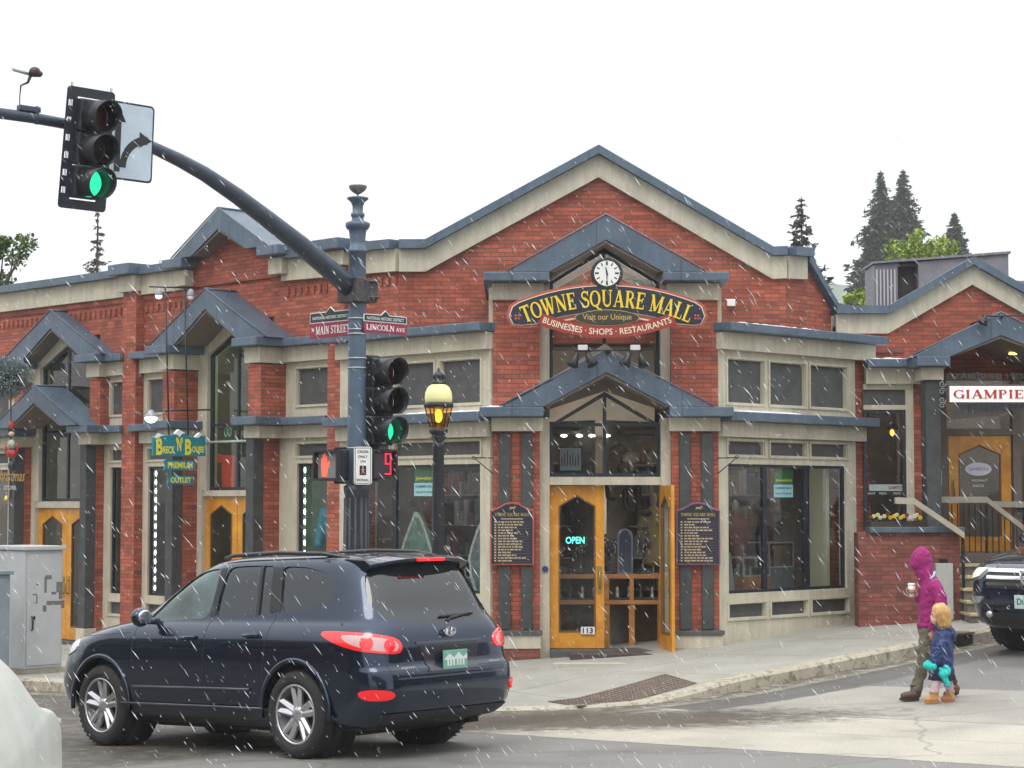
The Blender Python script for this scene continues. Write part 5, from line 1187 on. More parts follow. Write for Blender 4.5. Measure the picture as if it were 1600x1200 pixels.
m_.build('hanging_frame', BLACK, BS)
for x, y, st, r in ((248, 462, 2.5, .055), (298, 463, .12, .055), (236, 652, 7, .10)):
    u, z = sp(x, y); h = MB(); h.lathe([(.03, .12), (.06, .06), (r*1.2, .01), (r*1.15, 0)], FSN.p(u, 0, z), 14); hh = h.build('flood_lamp', mat('flood_grey', (.3, .32, .34), .5), BS)
    m2_ = MB(); m2_.blob(FSN.p(u, 0, z-.01), (r, r, r*.8)); m2_.build('bulb', mat('flood_%g' % st, (.9, .9, .9), .4, emit=(.95, .97, 1), estr=st), hh)
# ---------------- christmas shop sign at the left edge ----------------
FX = Frame(tuple(FLW.p(8.55, 0, 0).xy), (r2, r2), (r2, -r2))
def xp(px, py, n=0): u, z = FX.px(px, py, n); return FX.p(u, n, z)
XS = thing('christmas_shop_sign', 'hanging Christmas shop sign with toy soldier figure and gold script at the left edge', 'sign', tuple(xp(18, 740)))
rnd = random.Random(3); c_ = xp(10, 590); m_ = MB()
GB = thing('garland_ball', 'frosted blue-green fir garland ball hanging over the Christmas sign', 'garland', tuple(c_))
for i in range(3600):
    d = Vector((rnd.gauss(0, 1), rnd.gauss(0, 1), rnd.gauss(0, 1))).normalized(); r = .42*rnd.uniform(.35, 1)**.5; p = c_+Vector((d.x*r*1.05, d.y*r, d.z*r*.85)); t = (d+Vector((rnd.uniform(-.8, .8), rnd.uniform(-.8, .8), rnd.uniform(-.8, .8)))).normalized()*.07; s = t.cross(Vector((0, 0, 1))).normalized()*.014
    m_.add([p-s, p+s, p+t], [(0, 1, 2)])
m_.build('fir_twigs', mat('frosted_fir', (.10, .15, .15), .8, col2=(.40, .46, .48), nscale=9), GB)
MB().blob(c_, (.26, .25, .21)).build('core', mat('fir_dark', (.02, .035, .03), .9), GB)
m_ = MB(); c2_ = xp(17, 622)
for k in range(8):
    a = k*pi/4; l = .13 if k % 2 == 0 else .08; e = FX.u*cos(a)+Vector((0, 0, sin(a))); s = FX.u*-sin(a)+Vector((0, 0, cos(a))); m_.add([c2_+s*.016+FX.n*.01, c2_+e*l, c2_-s*.016+FX.n*.01, c2_-FX.n*.01], [(0, 1, 2), (0, 3, 1), (1, 3, 2), (0, 2, 3)])
m_.build('gold_star', mat('star_gold', (.75, .50, .12), .35, metal=.4), XS)
m_ = MB(); m_.tube([xp(17, 560), xp(17, 780)], .012, 6); m_.tube([xp(-20, 745), xp(45, 742)], .012, 6); m_.build('hanging_frame', BLACK, XS)
for nm, y, rr, mt in (('hat', 664, (.055, .055, .075), mat('toy_red', (.45, .03, .02), .5)), ('head', 678, (.055, .05, .045), mat('toy_face', (.6, .42, .32), .6)), ('torso', 694, (.07, .06, .08), mat('toy_green', (.16, .30, .17), .6, col2=(.6, .6, .5), nscale=22)), ('coat', 709, (.09, .07, .075), MATS.get('toy_red')), ('boots', 728, (.065, .06, .09), mat('toy_boot', (.03, .03, .05), .4))):
    MB().blob(xp(18, y, .03), rr, n=12, m=8).build(nm, mt or MATS['toy_red'], XS)
m_ = MB()
for x in (9, 27): m_.blob(xp(x, 700, .05), (.025, .025, .09))
m_.build('arms', MATS['toy_red'], XS)
t_ = MB(); a_, z_ = FX.px(14, 743, .0); put_text(t_, FX, 'Christmas', a_, .03, z_, .20, width=.60, shear=.35, bold=.012); t_.build('gold_script', mat('star_gold', (.7, .5, .1), .4), XS)
t_ = MB(); a_, z_ = FX.px(14, 762, .0); put_text(t_, FX, 'STORE', a_, .03, z_, .07, width=.24, bold=.012); t_.build('white_lettering', WHITE, XS)
m_ = MB(); m_.lathe([(.05, 0), (.035, .03), (.03, .07), (.01, .09)], xp(10, 782), 12); m_.build('bell', MATS['star_gold'], XS)
# ---------------- vehicles ----------------
import numpy as np
def interp_rows(rows, n):
    rows = sorted(rows); z = np.array([r[0] for r in rows]); V = np.array([r[1:] for r in rows]); t = np.linspace(0, 1, n)
    s = np.concatenate([[0], np.cumsum(np.hypot(np.diff(z), .25*np.abs(np.diff(V[:, 0]))))]); s /= s[-1]
    # monotone-ish cubic through the rows
    def ev(y):
        d = np.gradient(y, s); k = np.clip(np.searchsorted(s, t)-1, 0, len(s)-2); h = s[k+1]-s[k]; q = (t-s[k])/h
        dy = np.diff(y)/np.diff(s)
        for i in range(len(y)):
            l = dy[i-1] if i > 0 else dy[0]; r = dy[i] if i < len(dy) else dy[-1]
            d[i] = 0 if l*r <= 0 else 2*l*r/(l+r)
        return (2*q**3-3*q**2+1)*y[k]+(q**3-2*q**2+q)*h*d[k]+(-2*q**3+3*q**2)*y[k+1]+(q**3-q**2)*h*d[k+1]
    return np.column_stack([ev(z)]+[ev(V[:, j]) for j in range(V.shape[1])])
def shell(rows, n=84, grow=0.0, bow=(.06, .03)):
    """closed body from stacked plan outlines: x rearwards, y across, z up"""
    R_ = interp_rows(rows, n); vs = []; NF, NC, NS = 7, 9, 30
    m = None
    for z, xf, xr, w, rxf, ryf, rxr, ryr in R_:
        L_ = xr-xf; w += grow; xf -= grow; xr += grow; rxf = min(rxf, L_*.45); rxr = min(rxr, L_*.45); half = []
        yf, yr = w-ryf, w-ryr
        for i in range(NF): y = yf*i/NF; half.append((xf+bow[0]*(y/w)**2, y))
        x0 = xf+bow[0]*(yf/w)**2
        for i in range(NC+1): a = pi/2*i/NC; half.append((x0+rxf*(1-cos(a)), yf+ryf*sin(a)))
        x1 = xr-bow[1]*(yr/w)**2-rxr
        for i in range(1, NS): q = i/NS; half.append((x0+rxf+(x1-x0-rxf)*q, w+.012*sin(pi*q)))
        for i in range(NC+1): a = pi/2*i/NC; half.append((x1+rxr*sin(a), yr+ryr*cos(a)))
        for i in range(1, NF+1): y = yr*(1-i/NF); half.append((xr-bow[1]*(y/w)**2, y))
        full = half+[(x, -y) for x, y in half[-2:0:-1]]; m = len(full)
        vs += [(x, y, z) for x, y in full]
    k = len(R_); vs[-m:] = [(x, y, z+grow) for x, y, z in vs[-m:]]; vs[:m] = [(x, y, z-grow) for x, y, z in vs[:m]]
    mb = MB(); mb.add(vs, [(i*m+j, i*m+(j+1) % m, (i+1)*m+(j+1) % m, (i+1)*m+j) for i in range(k-1) for j in range(m)]+[tuple(range(m-1, -1, -1)), tuple((k-1)*m+j for j in range(m))], True)
    return mb
def raw(mb, name='tmp'):
    me = bpy.data.meshes.new(name); me.from_pydata([tuple(v) for v in mb.v], [], mb.f)
    bm = bmesh.new(); bm.from_mesh(me); bmesh.ops.recalc_face_normals(bm, faces=bm.faces); bm.to_mesh(me); bm.free()
    o = bpy.data.objects.new(name, me); COL.objects.link(o); return o
def boolean(a, tools, op, name='res'):
    """a: mesh object kept; tools: list of mesh objects, removed afterwards"""
    o = a.copy(); o.data = a.data.copy(); COL.objects.link(o)
    for t in tools:
        md = o.modifiers.new('b', 'BOOLEAN'); md.object = t; md.operation = op; md.solver = 'EXACT'
    bpy.context.view_layer.update(); dg = bpy.context.evaluated_depsgraph_get(); me = bpy.data.meshes.new_from_object(o.evaluated_get(dg)); me.name = name
    bpy.data.objects.remove(o)
    for t in tools: bpy.data.objects.remove(t)
    return me
def finish(me, name, mtl, parent, smooth=35):
    me.materials.clear(); me.materials.append(mtl)
    for p in me.polygons: p.use_smooth = True; p.material_index = 0
    try: me.set_sharp_from_angle(angle=R(smooth))
    except Exception: pass
    o = bpy.data.objects.new(name, me); COL.objects.link(o); o.parent = parent; return o
FXY = lambda: None
def side_prism(poly, y0, y1):      # polygon in (x, z), extruded across
    mb = MB(); k = len(poly); mb.add([(x, y0, z) for x, z in poly]+[(x, y1, z) for x, z in poly], [tuple(range(k)), tuple(range(2*k-1, k-1, -1))]+[(i, (i+1) % k, k+(i+1) % k, k+i) for i in range(k)]); return raw(mb)
def end_prism(poly, x0, x1, lean=0, zr=1.0):  # polygon in (y, z), extruded lengthwise
    mb = MB(); k = len(poly); mb.add([(x0, y, z) for y, z in poly]+[(x1, y, z) for y, z in poly], [tuple(range(k)), tuple(range(2*k-1, k-1, -1))]+[(i, (i+1) % k, k+(i+1) % k, k+i) for i in range(k)]); return raw(mb)
def diag_prism(poly, d, c, s0, s1):  # polygon in (t, z) seen along direction d (angle in plan) through point c
    D = Vector((cos(d), sin(d), 0)); T = Vector((-sin(d), cos(d), 0)); k = len(poly); mb = MB()
    mb.add([Vector(c)+T*t+Vector((0, 0, z))+D*s0 for t, z in poly]+[Vector(c)+T*t+Vector((0, 0, z))+D*s1 for t, z in poly], [tuple(range(k)), tuple(range(2*k-1, k-1, -1))]+[(i, (i+1) % k, k+(i+1) % k, k+i) for i in range(k)]); return raw(mb)
def smooth_poly(P, n=4, r=.5):
    """round every corner between the two half-way points of its sides"""
    out = []; k = len(P)
    for i in range(k):
        p0, p1, p2 = [Vector(P[(i+j) % k]) for j in (-1, 0, 1)]
        a, b = p1+(p0-p1)*min(.45, .09/max(1e-4, (p0-p1).length)*r*2), p1+(p2-p1)*min(.45, .09/max(1e-4, (p2-p1).length)*r*2)
        for q in range(n): t = q/(n-1); v = a*(1-t)**2+p1*2*t*(1-t)+b*t*t; out.append((v.x, v.y))
    return out
RUBBER = mat('tyre_rubber', (.018, .018, .018), .8, noise=.3, nscale=20, bump=.2, bscale=80); ALLOY = mat('alloy', (.55, .55, .56), .28, metal=.85, noise=.1)
DARKP = mat('wheel_well', (.006, .006, .007), .9); CHROME = mat('chrome', (.75, .75, .76), .12, metal=1)
CGLASS = mat('car_glass', (.010, .016, .019), .04, spec=.75); CTRIM = mat('car_trim', (.012, .013, .015), .5)
def wheel(parent, x, y, sgn, r=.365, rim_r=.245, w=.23, spokes=5, z=None):
    z = z or r; M = Matrix.Rotation(-sgn*pi/2, 3, 'X'); c = Vector((x, y, z)); h = w/2
    m_ = MB(); prof = [(rim_r-.005, -h+.02), (rim_r+.02, -h), (r-.05, -h), (r-.015, -h+.025), (r, -h+.06), (r, h-.06), (r-.015, h-.025), (r-.05, h), (rim_r+.02, h), (rim_r-.005, h-.03)]
    n = 36; vs = []
    for a, zz in prof:
        for j in range(n): v = M @ Vector((a*cos(2*pi*j/n), a*sin(2*pi*j/n), zz)); vs.append(c+v)
    k = len(prof); m_.add(vs, [(i*n+j, i*n+(j+1) % n, (i+1)*n+(j+1) % n, (i+1)*n+j) for i in range(k-1) for j in range(n)], True)
    for j in range(44):   # shoulder tread blocks
        a = 2*pi*j/44
        for s in (-1, 1):
            p = [M @ Vector(((r+e)*cos(a+d), (r+e)*sin(a+d), s*(h-q))) for e, d, q in ((.003, -.035, .03), (.003, .035, .03), (.003, .035, .075), (.003, -.035, .075))]; m_.add([c+v for v in p], [(0, 1, 2, 3)])
    def lb(mb, nm, mt, par):
        o = mb.build(nm, mt, None, loc=(0, 0, 0)); o.parent = par; return o
    W_ = lb(m_, 'wheel', RUBBER, parent)
    m_ = MB(); rp_ = [(rim_r, -h+.03), (rim_r, h-.035), (rim_r-.012, h-.022), (rim_r-.03, h-.03), (rim_r-.035, h-.10), (.06, h-.14), (.001, h-.14)]
    m_.lathe(rp_, c, 36, M)
    lb(m_, 'rim', mat('rim_dark_barrel', (.10, .10, .105), .4, metal=.6), W_)
    m_ = MB()
    for i in range(spokes):
        a = 2*pi*i/spokes+pi/2
        for sd in (-1, 1):
            p0 = (.055, a+sd*.30); p1 = (rim_r-.018, a+sd*.20); q = []
            for (rr, aa), wd in ((p0, .032), (p1, .026)):
                t = Vector((-sin(aa), cos(aa), 0)); o_ = Vector((rr*cos(aa), rr*sin(aa), 0)); q += [(o_-t*wd, h-.055 if rr < .1 else h-.035), (o_+t*wd*.2*(1), h-.035 if rr < .1 else h-.018), (o_+t*wd, h-.055 if rr < .1 else h-.035)]
            vs = [M @ (o_+Vector((0, 0, zz))) for o_, zz in q]+[M @ (o_+Vector((0, 0, zz-.03))) for o_, zz in q]
            m_.add([c+v for v in vs], [(0, 1, 4, 3), (1, 2, 5, 4), (6, 9, 10, 7), (7, 10, 11, 8), (0, 3, 9, 6), (2, 8, 11, 5)], False)
    m_.lathe([(.07, h-.06), (.072, h-.045), (.05, h-.035), (.03, h-.028), (.001, h-.027)], c, 20, M)
    lp = [(rim_r+.006, h-.022), (rim_r+.004, h-.012), (rim_r-.014, h-.014), (rim_r-.016, h-.03)]
    m_.lathe(lp, c, 36, M); m_.f = m_.f[:-2]; m_.sm = m_.sm[:-2]
    lb(m_, 'spokes', ALLOY, W_); return W_
def pbox(mb, c, d, rz=0, ry=0):
    M = Matrix.Rotation(rz, 3, 'Z') @ Matrix.Rotation(ry, 3, 'Y'); return mb.box(c, d, M)
def lobj(mb, nm, mt, par, bevel=0):
    o = mb.build(nm, mt, None, loc=(0, 0, 0)); o.parent = par
    if bevel: b = o.modifiers.new('bevel', 'BEVEL'); b.width = bevel; b.segments = 2; b.limit_method = 'ANGLE'
    return o
def paint(name, c): 
    m = mat(name, c, .26, metal=.75, coat=1.0); return m
# ----- navy SUV -----
SUVROWS = [(.25, .42, 4.30, .78, .35, .25, .25, .2), (.30, .24, 4.48, .87, .45, .30, .28, .22), (.42, .08, 4.62, .925, .50, .34, .30, .26), (.58, .02, 4.67, .938, .55, .36, .32, .28), (.72, .05, 4.655, .945, .58, .38, .34, .30), (.76, .07, 4.615, .945, .58, .38, .34, .30),
 (.90, .15, 4.60, .942, .62, .40, .36, .34), (.98, .30, 4.585, .930, .65, .42, .36, .34), (1.04, .55, 4.565, .905, .60, .40, .36, .34), (1.09, .85, 4.54, .872, .5, .36, .36, .33), (1.125, 1.12, 4.52, .842, .42, .32, .36, .32), (1.20, 1.30, 4.475, .815, .40, .30, .36, .31),
 (1.35, 1.56, 4.40, .765, .40, .28, .36, .29), (1.50, 1.83, 4.31, .715, .42, .27, .36, .27), (1.59, 2.02, 4.24, .675, .45, .26, .36, .26), (1.64, 2.18, 4.15, .63, .5, .28, .40, .26), (1.668, 2.42, 3.95, .54, .5, .3, .45, .25), (1.68, 2.75, 3.65, .36, .4, .2, .4, .2)]
SUVM = thing('suv', 'dark navy SUV driving away with red tail lights and roof rails', 'car', (0, 0, 0))
base = raw(shell(SUVROWS)); grow1 = raw(shell(SUVROWS, grow=.004)); grow2 = raw(shell(SUVROWS, grow=.012)); shrink = raw(shell(SUVROWS, grow=-.014))
FW_, RW_ = .92, 3.62; AR = .415
def cylY(x, z, r, y0, y1, n=40):
    mb = MB(); vs = [(x+r*cos(2*pi*j/n), y, z+r*sin(2*pi*j/n)) for y in (y0, y1) for j in range(n)]
    mb.add(vs, [tuple(range(n)), tuple(range(2*n-1, n-1, -1))]+[(j, (j+1) % n, n+(j+1) % n, n+j) for j in range(n)]); return raw(mb)
def arches(): return [cylY(x, .385, AR, s*.58, s*1.2) for x in (FW_, RW_) for s in (-1, 1)]
fd = smooth_poly([(1.50, 1.115), (1.72, 1.325), (1.99, 1.51), (2.16, 1.56), (2.42, 1.58), (2.375, 1.15)], 4)
rd = smooth_poly([(2.465, 1.152), (2.50, 1.585), (2.80, 1.595), (3.16, 1.588), (3.28, 1.185)], 4)
rq = smooth_poly([(3.35, 1.19), (3.23, 1.585), (3.55, 1.572), (3.80, 1.525), (3.95, 1.43), (3.985, 1.33), (3.88, 1.255), (3.65, 1.215)], 4)
wins = lambda: [side_prism(P_, -1.2, 1.2) for P_ in (fd, rd, rq)]
rwp = smooth_poly([(-.60, 1.555), (-.3, 1.575), (0, 1.58), (.3, 1.575), (.60, 1.555), (.68, 1.40), (.72, 1.24), (.66, 1.15), (.45, 1.10), (0, 1.085), (-.45, 1.10), (-.66, 1.15), (-.72, 1.24), (-.68, 1.40)], 3)
rear_gl = lambda: end_prism(rwp, 4.1, 5.0)
wsp = [(-.66, 1.13), (-.55, 1.55), (-.3, 1.60), (.3, 1.60), (.55, 1.55), (.66, 1.13), (.4, 1.09), (-.4, 1.09)]
wsh = lambda: end_prism(wsp, .9, 2.35)
NAVYP = paint('navy_paint', (.005, .018, .044))
body = boolean(base, arches()+wins()+[rear_gl(), wsh()], 'DIFFERENCE'); finish(body, 'body', NAVYP, SUVM, 40)
for P_, nm in ((fd, 'side_window'), (rd, 'side_window'), (rq, 'quarter_window')):
    o = finish(boolean(shrink, [side_prism(P_, -1.2, 1.2)], 'INTERSECT'), nm, CGLASS if P_ is not fd else mat('front_glass', (.05, .085, .08), .08, spec=.9, noise=.6, nscale=2.2), SUVM)
o = finish(boolean(shrink, [rear_gl()], 'INTERSECT'), 'rear_window', CGLASS, SUVM); finish(boolean(shrink, [wsh()], 'INTERSECT'), 'windscreen', CGLASS, SUVM)
# window surround lines, door divider
sur = []
for P_ in (fd, rd, rq):
    c_ = Vector((sum(p[0] for p in P_)/len(P_), sum(p[1] for p in P_)/len(P_))); 
o = finish(boolean(raw(shell(SUVROWS, grow=.002)), [side_prism([(3.02, 1.17), (3.055, 1.17), (2.985, 1.59), (2.95, 1.59)], -1.2, 1.2)], 'INTERSECT'), 'window_divider', CTRIM, SUVM)
for x0, x1 in ((2.405, 2.475), (3.16, 3.30)):
    o = finish(boolean(grow1, [side_prism([(x0+.03*(x0 > 3), 1.165 if x0 < 3 else 1.20), (x1+.03*(x0 > 3), 1.165 if x0 < 3 else 1.205), (x1-.05*(x0 > 3), 1.575), (x0-.04*(x0 > 3), 1.58)], -1.2, 1.2)], 'INTERSECT'), 'pillar', CTRIM, SUVM)
# lower cladding, arch lips, side moulding
clad = boolean(grow2, [side_prism([(1.2, .20), (3.35, .20), (3.35, .40), (1.2, .40)], -1.2, 1.2)]+arches()[:0], 'INTERSECT'); finish(clad, 'sill', mat('sill_paint', (.010, .014, .026), .4, coat=.5), SUVM)
m_ = MB()
for s in (-1, 1): m_.tube([(1.42, s*.962, .552), (3.05, s*.962, .56)], .011, 6)
for s in (-1, 1): m_.tube([(1.25, s*.962, .405), (3.22, s*.962, .405)], .010, 6)
lobj(m_, 'side_moulding', mat('moulding', (.035, .045, .065), .3, coat=.5), SUVM)
for x in (FW_, RW_):
    for s in (-1, 1):
        m_ = MB(); P_ = []
        for i in range(25): a = R(-8)+R(196)*i/24; P_.append((x+(AR+.012)*cos(a), s*.945, .385+(AR+.012)*sin(a)))
        m_.tube(P_, .022, 8); lobj(m_, 'arch_flare', NAVYP, SUVM)
        m_ = MB(); m_.lathe([(AR+.003, -.24), (AR+.003, .0)], (x, s*.80, .385), 30, Matrix.Rotation(-s*pi/2, 3, 'X')); lobj(m_, 'wheel_well', DARKP, SUVM)
# seams
sm_ = [side_prism([(2.425, .38), (2.433, .38), (2.433, 1.17), (2.425, 1.17)], -1.2, 1.2), side_prism([(1.36, .42), (1.368, .42), (1.43, 1.10), (1.422, 1.10)], -1.2, 1.2), side_prism([(3.20, .62), (3.208, .62), (3.285, 1.19), (3.277, 1.19)], -1.2, 1.2), side_prism([(.30, .968), (1.35, 1.02), (1.35, 1.027), (.30, .975)], -1.2, 1.2), side_prism([(4.02, .80), (4.06, .80), (4.06, .806), (4.02, .806)], -1.2, 1.2)]
g3 = raw(shell(SUVROWS, grow=.0015))
me = None
for t in sm_:
    finish(boolean(g3, [t], 'INTERSECT'), 'door_seam', BLACK, SUVM)
for s in (-1, 1):
    for x, zz in ((2.22, .985), (3.08, 1.01)):
        m_ = MB(); m_.tube([(x-.10, s*.945, zz-.004), (x-.08, s*.975, zz), (x+.08, s*.975, zz+.006), (x+.10, s*.945, zz+.006)], .014, 8); lobj(m_, 'door_handle', NAVYP, SUVM)
    m_ = MB(); m_.blob((1.66, s*1.045, 1.165), (.075, .105, .085), n=14, m=9); m_.tube([(1.70, s*.86, 1.12), (1.68, s*.97, 1.13)], .03, 8); o = lobj(m_, 'wing_mirror', NAVYP, SUVM)
    m_ = MB(); m_.blob((1.725, s*1.045, 1.165), (.018, .085, .065), n=14, m=9); lobj(m_, 'mirror_glass', mat('mirror', (.5, .5, .52), .05, metal=1), o)
    m_ = MB(); m_.tube([(2.35, s*.60, 1.665), (2.5, s*.62, 1.685), (3.1, s*.62, 1.698), (3.65, s*.60, 1.68), (3.95, s*.57, 1.64)], [.012, .018, .018, .018, .012], 8); lobj(m_, 'roof_rail', mat('rail_dark', (.05, .055, .06), .35, metal=.5), SUVM)
# spoiler
m_ = MB(); N = 14; top = []; bot = []
for i in range(N+1):
    y = -.63+1.26*i/N; e = abs(y/.63)**2.5; top.append(y)
    for x, z in ((3.95, 1.655-.02*e), (4.20, 1.655-.035*e), (4.40-.13*e, 1.628-.05*e), (4.385-.13*e, 1.600-.05*e), (4.18, 1.575-.05*e), (3.95, 1.60-.05*e)): m_.v.append(Vector((x, y, z)))
m_.f = [(i*6+k, i*6+(k+1) % 6, (i+1)*6+(k+1) % 6, (i+1)*6+k) for i in range(N) for k in range(6)]+[tuple(range(6)), tuple(N*6+k for k in range(5, -1, -1))]; m_.sm = [False]*len(m_.f)
sp_ = lobj(m_, 'spoiler', NAVYP, SUVM, .008)
m_ = MB(); pbox(m_, (4.400, 0, 1.610), (.03, .34, .026)); lobj(m_, 'brake_light', mat('brake_red', (.6, .01, .01), .3, emit=(1, .02, .02), estr=.9), sp_, .005)
# rear lamps
TLR = mat('tail_red', (.48, .012, .015), .16, coat=1, emit=(1, .015, .02), estr=.42); TLW = mat('tail_clear', (.62, .36, .36), .12, coat=1)
for s in (-1, 1):
    ang = -s*R(-42) if False else s*R(40)
    c_ = (4.20, s*.62, 0); flip = s
    P_ = smooth_poly([(-.52, 1.045), (-.38, 1.055), (-.10, 1.035), (.14, .995), (.20, .94), (.19, .855), (.02, .865), (-.22, .895), (-.40, .955)], 3)
    P_ = [(x*flip*1.0+flip*.08, z) for x, z in P_]
    P_ = [(-x, z) for x, z in P_]
    tl = finish(boolean(grow2, [diag_prism(P_, ang, c_, 0, 1.2)], 'INTERSECT'), 'tail_light', TLR, SUVM)
    Q_ = smooth_poly([(-.34, 1.028), (-.12, 1.012), (.10, .980), (.165, .94), (.16, .875), (.0, .885), (-.18, .915), (-.30, .965)], 3); Q_ = [(-(x*flip+flip*.08), z) for x, z in Q_]
    g4 = raw(shell(SUVROWS, grow=.0145)); finish(boolean(g4, [diag_prism(Q_, ang, c_, 0, 1.2)], 'INTERSECT'), 'clear_lens', TLW, tl); bpy.data.objects.remove(g4)
    g4 = raw(shell(SUVROWS, grow=.0165))
    for cx, cz, rr in ((-.12, .955, .058), (.08, .930, .052)):
        C_ = [(-((cx+rr*cos(2*pi*i/20))*flip+flip*.08), cz+rr*sin(2*pi*i/20)) for i in range(20)]
        finish(boolean(g4, [diag_prism(C_, ang, c_, 0, 1.2)], 'INTERSECT'), 'lamp_ring', TLR, tl)
    bpy.data.objects.remove(g4)
    P_ = [(-(x*flip+flip*.02), z) for x, z in smooth_poly([(-.16, .565), (-.05, .585), (.10, .578), (.18, .555), (.16, .50), (.02, .492), (-.11, .50)], 3)]
    finish(boolean(grow2, [diag_prism(P_, ang, c_, 0, 1.2)], 'INTERSECT'), 'reflector', mat('reflector_glow', (.55, .012, .015), .2, emit=(1, .02, .02), estr=.3), SUVM)  # faint red emission stands in for the light a reflector returns
# tailgate: seam, plate recess, chrome emblem, wiper, plate
pl_ = finish(boolean(raw(shell(SUVROWS, grow=.006)), [end_prism([(-.30, .70), (.30, .70), (.38, .90), (.38, .915), (-.38, .915), (-.38, .90)], 4.2, 5)], 'INTERSECT'), 'plate_panel', mat('plate_panel', (.004, .007, .016), .35, coat=.6), SUVM)
for P_ in ([(-.42, .925), (.42, .925), (.42, .945), (-.42, .945)], [(-.70, .655), (.70, .655), (.70, .668), (-.70, .668)], [(-.33, .705), (.33, .705), (.33, .718), (-.33, .718)]):
    finish(boolean(grow2, [end_prism(P_, 4.2, 5)], 'INTERSECT'), 'tailgate_trim', mat('moulding', (.035, .045, .065), .3), SUVM)
for s in (-1, 1): finish(boolean(g3, [end_prism([(s*.755, .68), (s*.76, .68), (s*.76, .85), (s*.755, .85)], 4.2, 5)], 'INTERSECT'), 'tailgate_seam', BLACK, SUVM)
finish(boolean(g3, [end_prism([(-.85, .725), (.85, .725), (.85, .731), (-.85, .731)], 4.2, 5)], 'INTERSECT'), 'tailgate_seam', BLACK, SUVM)
finish(boolean(grow2, [end_prism([(-.75, .22), (.75, .22), (.80, .38), (-.80, .38)], 4.0, 5)], 'INTERSECT'), 'bumper_cladding', mat('cladding', (.02, .023, .03), .55), SUVM)
m_ = MB(); pbox(m_, (4.665, .0, .785), (.012, .31, .155)); o = lobj(m_, 'licence_plate', mat('plate_green', (.16, .36, .28), .4), SUVM, .004)
m_ = MB()
m_.add([(4.672, -.15, .785+.0), (4.672, -.15, .79), (4.672, -.08, .835), (4.672, -.02, .80), (4.672, .04, .845), (4.672, .10, .80), (4.672, .15, .83), (4.672, .15, .785)], [(0, 1, 2, 3, 4, 5, 6, 7)])
for y in (-.10, -.062, -.024, .024, .062, .10): pbox(m_, (4.6725, y, .765), (.002, .022, .060))
lobj(m_, 'plate_characters', mat('plate_white', (.6, .68, .65), .4), o)
m_ = MB(); k = 26
for i in range(k):      # oval emblem with slanted letter
    a0, a1 = 2*pi*i/k, 2*pi*(i+1)/k; e = lambda a, f: (4.6, .078*f*cos(a), 1.015+.040*f*sin(a))
    m_.add([Vector(e(a0, 1)), Vector(e(a1, 1)), Vector(e(a1, .8)), Vector(e(a0, .8))]+[Vector(e(a, f))+Vector((.015, 0, 0)) for a, f in ((a0, 1), (a1, 1), (a1, .8), (a0, .8))], [(4, 5, 6, 7), (0, 1, 5, 4), (3, 7, 6, 2)])
for P_ in ([(-.045, -.028), (-.027, -.028), (-.010, .028), (-.028, .028)], [(.012, -.028), (.030, -.028), (.047, .028), (.029, .028)], [(-.032, -.007), (.038, .0), (.038, .010), (-.032, .004)]):
    m_.add([(4.60, y, 1.015+z) for y, z in P_]+[(4.614, y, 1.015+z) for y, z in P_], [(4, 5, 6, 7), (0, 1, 5, 4), (1, 2, 6, 5), (2, 3, 7, 6), (3, 0, 4, 7)])
lobj(m_, 'emblem', CHROME, SUVM)
m_ = MB(); m_.tube([(4.53, .05, 1.09), (4.535, .10, 1.125), (4.50, .36, 1.145)], [.018, .012, .006], 6); m_.tube([(4.515, -.02, 1.135), (4.50, .42, 1.15)], .012, 6); lobj(m_, 'rear_wiper', BLACK, SUVM)
for y, w in ((-.56, .17), (.56, .15)):
    m_ = MB(); 
    for i in range(6): pbox(m_, (4.642 if abs(y) < .5 else 4.625, y+(i-2.5)*w/6, .745), (.006, w/8, .016))
    lobj(m_, 'model_badge', CHROME, SUVM)
# front lamps, grille
g5 = raw(shell(SUVROWS, grow=.010))
for s in (-1, 1):
    P_ = [(s*-1*t, z) for t, z in smooth_poly([(-.25, .93), (0, .975), (.22, .94), (.25, .86), (.05, .80), (-.2, .80)], 3)]
    finish(boolean(g5, [diag_prism(P_, pi-s*R(40), (.6, s*.55, 0), 0, 1.2)], 'INTERSECT'), 'headlight', mat('headlight_clear', (.55, .58, .55), .12, coat=1), SUVM)
finish(boolean(g5, [end_prism([(-.35, .55), (.35, .55), (.42, .78), (-.42, .78)], -.2, .4)], 'INTERSECT'), 'grille', BLACK, SUVM)
m_ = MB(); pbox(m_, (2.35, 0, .25), (3.7, 1.5, .10)); pbox(m_, (4.2, .55, .27), (.35, .12, .10)); lobj(m_, 'underbody', DARKP, SUVM)  # box made wide and low to deepen the shade under the car
for x in (FW_, RW_):
    for s in (-1, 1): wheel(SUVM, x, s*.845, s)
for o in (base, grow1, grow2, shrink, g3, g5): bpy.data.objects.remove(o)
for o in [o for o in list(bpy.data.objects) if o.name.startswith('tmp')]: bpy.data.objects.remove(o)
SUV_A = R(-41.0); SUV_O = Vector((-3.93, 20.62, 0))
def seat_car(root, O, ang, xa, xb):
    X = Vector((cos(ang), sin(ang), 0)); Y = Vector((-sin(ang), cos(ang), 0))
    za = hroad(*(O+X*xa).xy); zb = hroad(*(O+X*xb).xy); pit = math.atan2(za-zb, xb-xa)
    root.rotation_euler = (Matrix.Rotation(ang, 3, 'Z') @ Matrix.Rotation(pit, 3, 'Y')).to_euler(); root.location = (O.x, O.y, za+(za-zb)*xa/(xb-xa))
seat_car(SUVM, SUV_O, SUV_A, FW_, RW_); SUVM.scale = (.985, .97, 1.035)
